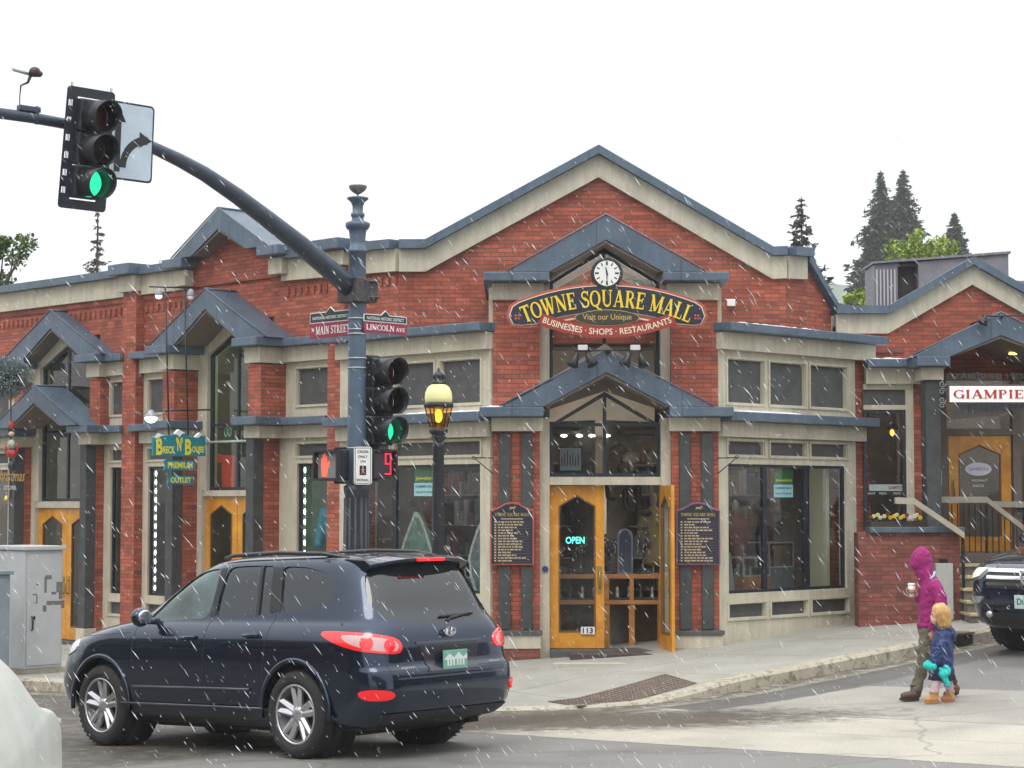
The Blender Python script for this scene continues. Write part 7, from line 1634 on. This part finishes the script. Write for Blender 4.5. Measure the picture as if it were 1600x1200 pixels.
l, h = tree_at(250, 406, 60); conifer(l, h, 1.6, 'small green conifer tip peeping over the coping left of the wall gable', seed=21, dens=.9, size=.8)
for px, yt, Y, r, sd, lab in ((1436, 364, 60, .95, 3, 'lime green leafy crown between the spruces above the air unit'), (1466, 374, 61, .75, 6, 'lime green leafy crown right of the larger lime crown'), (1352, 448, 52, .45, 9, 'low lime green bush at the left foot of the air unit')):
    l, h = tree_at(px, yt, Y); broad(l, h, r, lab, sd, LIME, 2200, .075, cz=(h-r*.9)/h, rz=.9)
l, h = tree_at(-16, 296, 46); broad(l, h, 1.15, 'green leafy tree cut by the left picture edge above the wall', 12, LEAF, 8000, .06, cz=.70, rz=2.2)
# hills
m_ = MB(); N = 80; rnd = random.Random(9); prof = []
for i in range(N+1):
    x = -900+1800*i/N; hgt = 66+20/(1+math.exp(-(x-60)/25))+2.5*sin(i*.5)+rnd.uniform(-1, 1); prof.append((x, hgt))
rows_ = []
for k, (dy, f) in enumerate(((-260, 0), (-180, .3), (-90, .72), (-30, .95), (0, 1), (200, .6))): rows_.append([(x, 760+dy+14*sin(i*.9+k), max(-1, z*f+rnd.uniform(-2, 2)*f)) for i, (x, z) in enumerate(prof)])
m_.add([p for r_ in rows_ for p in r_], [(k*(N+1)+i, k*(N+1)+i+1, (k+1)*(N+1)+i+1, (k+1)*(N+1)+i) for k in range(5) for i in range(N)], False)
HM = mat('forest_hill', (.035, .07, .045), .9, col2=(.09, .15, .085), nscale=.05); tag(m_.build('hills', HM, loc=(0, 0, 0)), kind='structure')
# ---------------- buildings across the two streets, seen only as reflections ----------------
def shop(F, a, b, dep, h, lab, mt, k=5):
    t = thing('shop_building', lab, 'building', tuple(F.p((a+b)/2, -dep/2, -.3)))
    MB().fbox(F, a, b, -dep, 0, -1, h).build('walls', mt, t); MB().fbox(F, a-.1, b+.1, -dep, .25, h+.001, h+.3).build('cornice', CREAM, t)
    w = (b-a)/k
    for i in range(k):
        for z0, z1 in ((.4, 2.8), (4.0, 5.6)):
            if z1 > h-.3: continue
            m_ = MB(); frame_rect(m_, F, a+w*i+.3, a+w*(i+1)-.3, z0, z1, .1, .001, .06); o = m_.build('window', CREAM, t); MB().fbox(F, a+w*i+.4, a+w*(i+1)-.4, .002, .02, z0+.1, z1-.1).build('pane', CGLASS, o)
FO1 = Frame((-21, 12), (r2, -r2), (r2, r2)); FO2 = Frame((13, 4), (r2, r2), (-r2, r2))
TAUPE = mat('shop_taupe', (.07, .055, .045), .8, noise=.2, nscale=2)
shop(FO1, -22, -9, 9, 6.5, 'two storey brown shop across the main street, far end', TAUPE); shop(FO1, -8.5, 4, 9, 5.2, 'low brick shop across the main street, near end', BRICKD, 4); shop(FO1, 4.5, 15, 9, 7.0, 'two storey brown shop behind the viewer', TAUPE)
shop(Frame((0, -22), (1, 0), (0, 1)), -16, 16, 9, 8.5, 'wide dark two storey shop row far behind the viewer', TAUPE, 8); shop(FO2, 1, 14, 9, 6.8, 'two storey brown shop across the side street', TAUPE); shop(FO2, 14.5, 30, 9, 5.5, 'low brick shop up the side street', BRICKD)
# ---------------- white van at the lower left ----------------
VR = [(.30, .3, 4.3, .80, .3, .3, .12, .2), (.45, .06, 4.42, .88, .4, .35, .16, .25), (.70, .0, 4.44, .90, .45, .35, .18, .28), (.95, .05, 4.43, .90, .5, .35, .20, .30), (1.10, .35, 4.41, .885, .5, .35, .22, .32), (1.18, .9, 4.38, .86, .5, .33, .26, .36), (1.28, 1.2, 4.33, .82, .45, .33, .30, .40), (1.42, 1.45, 4.24, .75, .4, .33, .36, .42), (1.54, 1.7, 4.10, .66, .4, .30, .42, .42), (1.62, 1.95, 3.9, .54, .4, .28, .5, .38), (1.665, 2.3, 3.6, .38, .4, .25, .5, .3), (1.68, 2.6, 3.3, .2, .3, .15, .3, .15)]
VN = thing('van', 'white rounded van close to the camera, cut off by the lower left corner', 'van', (0, 0, 0))
WP = mat('white_car_paint', (.66, .68, .62), .5, coat=.25, noise=.10, nscale=2.2)
vb = raw(shell(VR)); vg = raw(shell(VR, grow=.002)); vs_ = raw(shell(VR, grow=-.012)); fw = [(1.30, 1.16), (1.72, 1.50), (2.25, 1.52), (2.25, 1.16)]
finish(boolean(vb, [cylY(x, .33, .37, s*.55, s*1.2) for x in (.8, 3.5) for s in (-1, 1)]+[end_prism([(-.6, 1.18), (-.5, 1.50), (.5, 1.50), (.6, 1.18)], .9, 1.9)], 'DIFFERENCE'), 'body', WP, VN, 45)
finish(boolean(vs_, [end_prism([(-.6, 1.18), (-.5, 1.50), (.5, 1.50), (.6, 1.18)], .9, 1.9)], 'INTERSECT'), 'windscreen', CGLASS, VN)
for P_ in ([(-.004, .5), (.004, .5), (.004, 1.6), (-.004, 1.6)], [(.72, .5), (.728, .5), (.60, 1.5), (.592, 1.5)], [(-.728, .5), (-.72, .5), (-.592, 1.5), (-.60, 1.5)]): finish(boolean(vg, [end_prism(P_, 3.4, 5)], 'INTERSECT'), 'door_seam', mat('seam_grey', (.25, .27, .25), .6), VN)
for s in (-1, 1):
    m_ = MB(); pbox(m_, (4.36, s*.74, .85), (.08, .10, .26)); lobj(m_, 'tail_light', TLR, VN, .01)
    for x in (.8, 3.5): wheel(VN, x, s*.80, s, r=.33, rim_r=.21, w=.2)
for o in [o for o in list(bpy.data.objects) if o.name.startswith('tmp')]: bpy.data.objects.remove(o)
VN.location = (-3.56, 12.3, -.26); VN.rotation_euler = (0, 0, R(-90+8))
# ---------------- falling sleet and snow on the ledges ----------------
rnd = random.Random(42); m_ = MB(); dr = Vector((.60, -.12, -.80)).normalized()
for i in range(9000):
    Y = 3.5+22*rnd.random()**.75; x = rnd.uniform(-.27, .27)*Y; z = CAMH+Y*rnd.uniform(-.14, .26)
    if z < hroad(x, Y)+.1 or Y > 21.5-abs(x): continue
    l = rnd.choice((.005, .008, .014, .022, .03))*rnd.uniform(.7, 1.2)*(1 if Y > 7 else .5); w = rnd.choice((.0004, .0006, .0008, .0012, .0016))*(1 if Y > 7 else .6)
    d = (dr+Vector((rnd.uniform(-.16, .16), rnd.uniform(-.1, .1), rnd.uniform(-.12, .12)))).normalized(); a = d.cross(Vector((0, 1, 0))).normalized()*w; b = d.cross(a).normalized()*w; c_ = Vector((x, Y, z))
    m_.add([c_-d*l, c_+a, c_+b, c_-a, c_-b, c_+d*l], [(0, 1, 2), (0, 2, 3), (0, 3, 4), (0, 4, 1), (5, 2, 1), (5, 3, 2), (5, 4, 3), (5, 1, 4)])
tag(m_.build('falling_sleet', mat('sleet', (.85, .87, .9), .5), loc=(0, 12, 3), uv=False), 'fine white sleet falling on a slant across the whole street', 'sleet', kind='stuff')
def snowstrip(F, a, b, n0_, n1_, z, seed=1):
    rnd = random.Random(seed); mb = MB(); k = max(4, int(abs(b-a)/.06)); top = []
    for i in range(k+1):
        u = a+(b-a)*i/k; e = min(1, i/2, (k-i)/2); top.append((u, (.004+.016*rnd.random())*e+.001, n1_-.03*rnd.random()))
    for (u, h_, n_), (v, g_, q_) in zip(top, top[1:]): mb.add([F.p(u, n0_, z), F.p(u, n_, z), F.p(v, q_, z), F.p(v, n0_, z), F.p(u, n0_, z+h_), F.p(u, n_-.01, z+h_), F.p(v, q_-.01, z+g_), F.p(v, n0_, z+g_)], [(4, 5, 6, 7), (1, 2, 6, 5), (0, 1, 5, 4), (2, 3, 7, 6)])
    return mb
sn = MB()
for F, a, b, n0_, n1_, z, sd in ((FLB, .0, 1.5, .0, .25, 3.271, 1), (FC, -1.7, -1.0, .0, .33, 3.321, 2), (FRB, .1, 1.6, .0, .25, 3.271, 3), (FRB, .1, 2.1, -.9, .2, 4.491, 4), (FG, U(FG, 1358, 575, 1.2), U(FG, 1425, 575, 1.2), .1, 1.2, 4.141, 5)):
    q = snowstrip(F, a, b, n0_, n1_, z, sd); sn.add(q.v, q.f)
# snow lying along the left slope of the lower hood
q = MB()
for i in range(14):
    a, b = -1.40+i*.05, -1.40+(i+1)*.05; g = lambda u: 3.323+(u+1.42)*(4.07-3.323)/1.42+.012; h_ = .030*min(1, (14-i)/8)
    q.add([FC.p(a, -.1, g(a)), FC.p(a, .33, g(a)), FC.p(b, .33, g(b)), FC.p(b, -.1, g(b)), FC.p(a, -.1, g(a)+h_), FC.p(a, .32, g(a)+h_), FC.p(b, .32, g(b)+h_), FC.p(b, -.1, g(b)+h_)], [(4, 5, 6, 7), (1, 2, 6, 5)])
sn.add(q.v, q.f)
tag(sn.build('snow', SNOW, loc=(1.3, 28, 3.3)), 'thin white snow lying on the blue ledges and hood of the mall', 'snow', kind='stuff')

# ---------------- damp air ----------------
hz = MB().box((0, 420, 75), (2600, 1300, 190)); HZ = bpy.data.materials.new('haze'); HZ.use_nodes = True; t = HZ.node_tree; t.nodes.remove(t.nodes['Principled BSDF'])
pv = t.nodes.new('ShaderNodeVolumePrincipled'); pv.inputs['Color'].default_value = (.985, .99, 1, 1); pv.inputs['Density'].default_value = .0006; pv.inputs['Anisotropy'].default_value = .2; lk(t, pv.outputs[0], t.nodes['Material Output'].inputs['Volume'])
tag(hz.build('haze', HZ, loc=(0, 420, 75), uv=False), 'pale damp haze of falling snow over the street and hills', 'haze', kind='stuff')
# ---------------- things inside the shops ----------------
CEL = mat('shop_fill_light', (.9, .9, .9), .5, emit=(1, .95, .85), estr=11)  # glowing panels added to brighten the shop rooms
def ceil(F, u, n, z, l=.9, w=.12, root=None): MB().fbox(F, u-l/2, u+l/2, n-w/2, n+w/2, z-.03, z).build('fill_light_panel', CEL, root or ROOT)
for F in (FLB, FRB):
    for u in (.7, 1.7, 2.6): ceil(F, u, -.9, 2.99, .5)
for n_ in (-.8, -1.9, -2.7): MB().fbox(FC, -.5, .5, n_-.08, n_+.08, 2.32, 2.35).build('fill_light_panel', CEL, ROOT)
for n_ in (-1.2, -2.2): MB().fbox(FC, -.5, .5, n_-.06, n_+.06, 4.95, 4.98).build('fill_light_panel', CEL, ROOT)
for u in (2.0, 5.9): ceil(FLW, u, -1.2, 4.94, .5)
ceil(FLW, 4.0, -1.3, 4.94, 1.3, .5)
ceil(FLW, 9.0, -1.2, 4.94, .5); ceil(FG, -1.4, .2, 3.7, .3)
WD = mat('shop_wood', (.42, .17, .035), .45, noise=.25, nscale=5, coat=.2)
def base(F, u, n, z): return tuple(F.p(u, n, z))
# wooden display counter seen through the open door
DC = thing('display_counter', 'orange wooden display counter with open bays inside the mall entrance', 'counter', base(FC, .35, -1.1, 0))
for x0, x1, z0, z1, nm in ((-.72, .86, .96, 1.02, 'counter_top'), (-.72, .86, .60, .66, 'shelf')): MB().fbox(FC, x0, x1, -1.5, -.85, z0, z1).build(nm, WD, DC, bevel=.006)
for x in (-.70, .05, .40, .80): MB().fbox(FC, x-.04, x+.04, -.90, -.855, .0, .595).build('leg', WD, DC); MB().fbox(FC, x-.03, x+.03, -.90, -.855, .665, .955).build('upright', WD, DC)
MB().fbox(FC, -.70, .84, -1.49, -1.45, .02, .59).build('back_panel', mat('panel_brown', (.13, .05, .02), .6, noise=.3), DC)
MB().fbox(FC, -.68, .82, -1.46, -.92, .665, .69).build('glass_shelf', mat('velvet', (.04, .04, .05), .9), DC)
rnd = random.Random(8)
for i in range(9):
    u = -.62+i*.165; t = thing('trinket', 'small dark trinket with pale glints in the wooden display counter', 'trinket', base(FC, u, -1.0, .69), 'trinkets in the display counter'); m_ = MB(); m_.lathe([(.045, 0), (.03, .03), (.02+.02*rnd.random(), .09), (.035, .13), (.005, .16+.03*rnd.random())], FC.p(u, -1.0, .69), 10); m_.build('figurine', mat('trinket_%d' % (i % 3), ((.25, .25, .27), (.10, .08, .07), (.45, .42, .38))[i % 3], .25, metal=.5), t)
for i, (u, h_, c_) in enumerate(((.10, .50, (.05, .05, .07)), (.58, .62, (.09, .08, .10)), (-.30, .55, (.07, .09, .09)), (-.62, .42, (.12, .10, .08)))):
    t = thing('necklace_stand', ('dark necklace stand left in the open doorway', 'dark jewellery tower right in the open doorway', 'necklace stand behind the OPEN lettering', 'short jewellery stand at the left of the door glass')[i], 'display stand', base(FC, u, -1.15, 1.02)); m_ = MB(); z = 1.02; m_.lathe([(.09, 0), (.09, .02), (.015, .03), (.015, h_*.5), (.07, h_*.6), (.09, h_*.8), (.06, h_*.95), (.01, h_)], FC.p(u, -1.15, z), 14); m_.build('bust', mat('stand_%d' % i, c_, .4), t)
    m_ = MB()
    for k in range(26): a = rnd.random()*2*pi; q = rnd.random(); m_.blob(FC.p(u+.09*cos(a), -1.07, z+h_*(.45+.5*q)), (.007, .007, .02), n=6, m=4)
    m_.build('beads', mat('silver_beads', (.55, .56, .60), .2, metal=.8), t)
OM = thing('oval_mirror', 'pale mauve arch-topped mirror standing on the counter in the open doorway', 'mirror', base(FC, .33, -1.2, 1.02))
P_ = [(.22, 1.02), (.44, 1.02)]+[(.33+.11*cos(a), 1.55+.11*sin(a)) for a in [pi*i/10 for i in range(11)]]
MB().fprism(FC, P_, -1.25, -1.22).build('frame', mat('mauve_frame', (.30, .28, .40), .5), OM); MB().fprism(FC, [(.33+(x-.33)*.78, 1.04+(z-1.02)*.93) for x, z in P_], -1.219, -1.215).build('mirror_glass', mat('mirror_dark', (.10, .12, .17), .1, metal=.7), OM)
for i, (u, z, s) in enumerate(((.42, 1.98, 1.0), (.60, 1.95, 1.3), (.16, 2.12, .8))):
    t = thing('riding_boot', ('small dark boot hanging at the upper left of the doorway gap', 'large dark hanging boot pair at the upper right of the doorway', 'short dark boot hanging near the door top')[i], 'boot', base(FC, u-.1, -1.0, z)); u -= .1
    organic('boot_leather', [[(0, 0, .22*s, .045*s), (.01, 0, .05, .04*s), (.02, 0, -.02*s, .045*s)], [(.02, 0, -.03*s, .04*s), (.10*s, 0, -.06*s, .035*s), (.14*s, 0, -.05*s, .025*s)]], mat('boot_dark', (.035, .028, .026), .5), t, .012, 2)
TK = thing('saddle', 'brown leather saddle hung behind the counter in the open doorway', 'saddle', base(FC, .62, -1.9, 1.5))
organic('seat', [[(-.12, 0, -.02, .10, .09), (0, 0, .02, .13, .10), (.12, 0, .08, .09, .08)], [(0, -.05, 0, .09), (.02, -.06, -.22, .07), (.02, -.06, -.34, .05)]], mat('saddle_brown', (.16, .05, .025), .45, noise=.3), TK, .014, 3)
# picture and figures above the door
PT = thing('painting', 'colourful painting of standing figures inside the window over the door', 'painting', base(FC, -.45, -.9, 2.55)); u0, z0 = FC.px(875, 735, -.9); u1, z1 = FC.px(908, 700, -.9)
MB().fbox(FC, u0-.02, u1+.02, -.93, -.90, z0-.02, z1+.02).build('frame', BLACK, PT); MB().fbox(FC, u0, u1, -.899, -.897, z0, z1).build('canvas', mat('canvas', (.50, .30, .24), .7, col2=(.25, .50, .62), nscale=5), PT)
m_ = MB()
for i in range(7): x = u0+.02+i*(u1-u0-.03)/7; h_ = (z1-z0)*(.35+.35*((i*37) % 5)/5); m_.fbox(FC, x, x+.016, -.8965, -.895, z0+.06, z0+.06+h_); m_.blob(FC.p(x+.008, -.896, z0+.07+h_), (.010, .002, .012), n=6, m=4)
m_.build('painted_figures', mat('paint_dark', (.08, .09, .08), .7), PT)
for i, (u, z, c_, sc) in enumerate(((.20, 2.75, (.12, .07, .04), 1), (.38, 2.62, (.30, .24, .15), .9), (.55, 2.78, (.16, .09, .05), 1.1), (.30, 2.50, (.06, .05, .05), .8))):
    t = thing('saddle_bag', ('brown tack piece left in the window over the door', 'tan tack piece in the middle of the window over the door', 'brown tack piece right in the window over the door', 'dark tack piece low in the window over the door')[i], 'tack', base(FC, u, -.8, z)); organic('leather', [[(-.08*sc, 0, 0, .06*sc), (.0, 0, .05, .08*sc), (.08*sc, 0, 0, .06*sc)], [(0, 0, 0, .05*sc), (.02, 0, -.16*sc, .05*sc)]], mat('tack_%d' % i, c_, .5, noise=.3), t, .014, 2)
MB().fbox(FC, -.75, .75, -1.0, -.6, 2.30, 2.36).build('display_shelf', mat('shelf_dark', (.05, .045, .04), .7), ROOT)
# clothing and cases in the bays
def mannequin(F, u, n, z, c, lab, s=1.0):
    t = thing('mannequin', lab, 'mannequin', base(F, u, n, z)); organic('garment', [[(0, 0, .20*s, .17*s, .10*s), (0, 0, .50*s, .12*s, .09*s), (0, 0, .80*s, .17*s, .10*s), (0, 0, .95*s, .07*s)], [(-.14*s, 0, .84*s, .06*s), (-.20*s, 0, .50*s, .05*s)], [(.14*s, 0, .84*s, .06*s), (.20*s, 0, .50*s, .05*s)]], mat('garment_%02d%02d' % (int(c[0]*99), int(c[2]*99)), c, .8, noise=.3, nscale=6), t, .02, 3)
    m_ = MB(); m_.lathe([(.12, 0), (.12, .02), (.015, .03), (.015, .35*s)], F.p(u, n, z), 12); m_.lathe([(.03, 0), (.05, .06), (.055, .13), (.02, .19)], F.p(u, n, z+.98*s), 12); m_.build('stand', mat('stand_cream', (.4, .36, .3), .5), t)
def case(F, u, n, z, w, d, h, c, lab, items=8):
    t = thing('display_case', lab, 'display case', base(F, u, n, z)); MB().fbox(F, u-w/2, u+w/2, n-d/2, n+d/2, z, z+h*.5).build('cabinet', mat('case_%02d' % int(c[0]*99), c, .6, noise=.2), t); frame = MB(); frame_rect(frame, F, u-w/2, u+w/2, z+h*.5, z+h, .02, n+d/2-.02, n+d/2); frame.fbox(F, u-w/2, u+w/2, n-d/2, n+d/2-.021, z+h-.02, z+h); frame.build('case_frame', mat('case_chrome', (.5, .52, .55), .3, metal=.6), t)
    rr = random.Random(int(u*100)); m_ = MB()
    for i in range(items): x = u-w*.42+w*.84*i/items; m_.lathe([(.03, 0), (.035, .02), (.01, .05), (.03, .10+.06*rr.random()), (.004, .14+.06*rr.random())], F.p(x, n+rr.uniform(-.08, .08), z+h*.5), 8)
    m_.build('merchandise', mat('goods_mix', (.42, .38, .30), .5, col2=(.10, .16, .16), nscale=9), t)
case(FRB, .62, -.75, .70, .60, .40, .62, (.18, .17, .15), 'glass topped display case in the left window of the right bay')
case(FRB, 1.45, -.70, .70, .62, .40, .55, (.30, .14, .05), 'glass topped display case in the middle window of the right bay'); case(FRB, 2.35, -.95, .70, .60, .40, .75, (.13, .17, .17), 'taller display case in the right window of the right bay')
mannequin(FRB, 2.15, -1.45, .9, (.20, .07, .05), 'mannequin in a rust brown garment at the back of the right bay'); mannequin(FRB, .35, -1.5, 1.0, (.35, .28, .12), 'mannequin in an ochre garment at the back left of the right bay')
for i, (u, c_) in enumerate(((.50, (.50, .50, .48)), (.85, (.24, .25, .24)))):
    t = thing('price_board', ('white leaning board in the left window of the right bay', 'grey leaning board in the left window of the right bay')[i], 'board', base(FRB, u, -.4, .7)); z = .7; m_ = MB(); m_.fprism(FRB, [(u-.02, z), (u+.11, z), (u+.01, z+.62), (u-.12, z+.62)], -.42-i*.1, -.40-i*.1); m_.build('panel', mat('board_%d' % i, c_, .6), t)
FRM = thing('white_frame', 'tall white empty frame in the left window of the right bay', 'frame', base(FRB, .33, -.35, 1.2)); m_ = MB(); frame_rect(m_, FRB, .24, .44, 1.30, 1.95, .035, -.36, -.33); m_.build('frame', mat('frame_lilac', (.5, .5, .62), .5), FRM)
MB().fbox(FRB, 2.70, 2.78, -.5, -.2, .70, 2.95).build('pale_post', mat('pale_post', (.50, .47, .33), .6), ROOT)
# rooms' back shelves with coloured goods
def shelves(F, u0, u1, n, z0, z1, k, lab, cols, seed=1):
    rr = random.Random(seed); t = thing('shop_shelf', lab, 'shelf', base(F, (u0+u1)/2, n, z0)); m_ = MB()
    for i in range(k+1): z = z0+(z1-z0)*i/k; m_.fbox(F, u0, u1, n-.25, n, z-.02, z)
    m_.build('boards', mat('shelf_board', (.30, .24, .17), .7), t)
    for ci, c_ in enumerate(cols):
        m_ = MB()
        for i in range(k):
            z = z0+(z1-z0)*i/k; u = u0+.03
            while u < u1-.08:
                w = rr.uniform(.04, .11)
                if rr.randrange(len(cols)) == ci: m_.fbox(F, u, u+w*.85, n-.2, n-.02, z, z+rr.uniform(.3, .85)*(z1-z0)/k)
                u += w
        if m_.v: m_.build('goods', mat('goods_%02d%02d%02d' % tuple(int(q*99) for q in c_), c_, .6), t)
shelves(FRB, .1, 3.1, -1.5, .8, 2.6, 4, 'back wall shelves of mixed goods in the right bay', [(.30, .22, .12), (.12, .20, .14), (.36, .34, .30), (.10, .12, .18)], 3)
shelves(FLB, .1, 3.1, -1.5, .8, 2.6, 4, 'back wall shelves of dark goods in the left bay', [(.14, .10, .10), (.08, .14, .15), (.30, .29, .30), (.22, .06, .05)], 4)
shelves(FC, -.85, .88, -3.0, .3, 1.5, 3, 'back wall shelves low behind the entrance counter', [(.14, .07, .05), (.10, .10, .12), (.35, .32, .30)], 5)
# large agate slices in the left bay
def agate(F, u, z, s, lab, c):
    t = thing('agate_slice', lab, 'ornament', base(F, u, -.45, z)); rr = random.Random(int(u*10)); P_ = []
    for i in range(26):
        a = 2*pi*i/26; r = 1+.05*rr.uniform(-1, 1); P_.append((u+.26*s*cos(a)*r*(1 if sin(a) < 0 else max(.35, 1-.55*sin(a))), z+.42*s+.46*s*sin(a)*r))
    MB().fprism(F, P_, -.49, -.43).build('stone', mat('agate_'+c, dict(green=(.14, .22, .16), grey=(.17, .19, .20))[c], .3, noise=.5, nscale=7), t)
    Q = [(u+(x-u)*.86, z+.42*s+(y-z-.42*s)*.88) for x, y in P_]; m_ = MB()
    for i in range(26): j = (i+1) % 26; m_.fprism(F, [P_[i], P_[j], Q[j], Q[i]], -.4299, -.427)
    m_.build('pale_rim', mat('agate_rim', (.45, .50, .44), .4, noise=.4, nscale=20), t)
agate(FLB, 1.95, .72, 1.35, 'tall greenish agate slice in the bay window behind the signal pole', 'green'); agate(FLB, .55, .72, 1.25, 'large grey translucent agate in the bay window right of the street lamp', 'grey')
case(FLB, 1.25, -.9, .70, .5, .35, .5, (.10, .09, .09), 'dark display case in the middle window of the left bay')
# LED strings and clothing in the Main Street windows
LED = mat('led_white', (.9, .95, 1), .5, emit=(.85, .95, 1), estr=4)
def leds(F, u, n, z0, z1, k, lab):
    t = thing('led_string', lab, 'light string', base(F, u, n, z0)); MB().tube([F.p(u, n-.012, z0), F.p(u, n-.012, z1)], .006, 5).build('cord', WHITE, t)
    for i in range(k): m_ = MB(); m_.blob(F.p(u, n, z0+(z1-z0)*(i+.5)/k), (.018, .014, .048), n=8, m=6); m_.build('led', LED, t)
leds(FLW, 2.35, -.12, .5, 2.62, 13, 'vertical string of white lights in the window left of the corner brick pilaster'); leds(FLW, 6.36, -.12, .5, 2.6, 14, 'vertical string of white lights in the narrow window beside the tall brick pilaster')
mannequin(FLW, 2.05, -.55, .62, (.03, .22, .28), 'mannequin in a teal garment in the window left of the corner pilaster', 1.5); mannequin(FLW, 1.75, -.6, .75, (.10, .34, .36), 'mannequin in a pale blue garment next to the corner pilaster', 1.3)
shelves(FLW, 1.55, 2.45, -.9, .3, 1.1, 2, 'low yellow shelf under the blue garments', [(.55, .48, .12), (.50, .46, .30)], 6)
shelves(FLW, 5.65, 6.30, -.55, .3, 2.4, 6, 'shelves of purple and white goods in the narrow window', [(.34, .10, .30), (.55, .55, .60), (.10, .28, .34), (.45, .35, .22)], 7)
RG = thing('red_shirt', 'bright red shirt hanging in the tall green shop window', 'shirt', base(FLW, 4.35, -.3, 2.6)); a, z1 = FLW.px(341, 712, -.3); b, z0 = FLW.px(364, 768, -.3)
m_ = MB(); m_.fprism(FLW, [(b, z0), (a-.12, z0), (a-.10, z1-.10), (a+.02, z1-.12), (a, z1+.02), (a-.15, z1), (b, z1)], -.33, -.29); m_.build('cloth', mat('coral_red_glow', (.75, .07, .05), .6, noise=.08, emit=(1, .12, .08), estr=.15), RG)  # cloth given a faint glow of its own colour, though it is no lamp
mannequin(FLW, 3.55, -.6, 2.0, (.20, .05, .06), 'mannequin in a dark red garment in the right half of the tall window', 1.1)
NS = thing('round_signs', 'pair of pale ring shaped signs in the tall green shop window', 'window sign', base(FLW, 4.3, -.14, 3.0)); 
for dx in (-.05, .05):
    m_ = MB(); u, z = FLW.px(356, 675, -.14); m_.tube([FLW.p(u+dx+.035*cos(2*pi*i/14), -.14, z+.075*sin(2*pi*i/14)) for i in range(15)], .011, 6); m_.build('ring', mat('pale_ring', (.5, .62, .58), .5), NS)
m_ = MB(); m_.tube([FLW.p(3.3, .03, 3.02), FLW.p(4.75, .03, 3.02)], .02, 6); m_.build('window_bar', mat('pale_bar', (.4, .45, .45), .5), ROOT)
# restaurant window: pendant lamp, menu band
PL = thing('pendant_lamp', 'amber pendant lamp glowing inside the restaurant window', 'lamp', base(FG, U(FG, 1394, 675, .6), .6, 2.9)); u, z = FG.px(1394, 676, .6)
MB().lathe([(.02, .10), (.06, .06), (.10, .0), (.09, -.01)], FG.p(u, .6, z+.06), 14).build('lamp_shade', mat('shade_brown', (.08, .04, .02), .5), PL); MB().blob(FG.p(u, .6, z), (.035, .035, .05)).build('bulb', mat('amber_bulb', (1, .6, .1), .5, emit=(1, .42, .03), estr=4), PL); MB().tube([FG.p(u, .6, z+.1), FG.p(u, .6, 3.75)], .006, 5).build('cord', BLACK, PL)
MBD = thing('window_banner', 'white band with small red lettering across the restaurant window', 'window sign', base(FG, -1.5, .9, 2.2)); (a, z1), (b, z0) = FG.px(1358, 757, .93), FG.px(1417, 767, .93); MB().fbox(FG, a, b, .925, .93, z0, z1).build('band', mat('banner_white', (.62, .62, .60), .6), MBD); t_ = MB(); put_text(t_, FG, 'GIAMPIETRO', a+(b-a)*.72, .931, (z0+z1)/2, (z1-z0)*.5, width=(b-a)*.42, bold=.02); t_.build('red_lettering', mat('sign_red', (.45, .035, .02), .5), MBD)
t_ = MB()
for x, s in ((1362, 'HOT'), (1380, 'PIZZA'), (1402, 'PASTA')): 
    (u, z) = FG.px(x, 771, .93); put_text(t_, FG, s, u, .931, z, .03, width=.11, bold=.02)
t_.build('menu_lettering', WHITE, MBD)
NT = thing('notice', 'pale teal notice beside the restaurant door', 'notice', base(FG, -.6, 1.0, 2.3)); (a, z1), (b, z0) = FG.px(1459, 733, 1.0), FG.px(1472, 759, 1.0); MB().fbox(FG, a, b, .99, 1.0, z0, z1).build('paper', mat('notice_teal', (.25, .52, .52), .6), NT)
# cream post and brick stub left of restaurant stairs
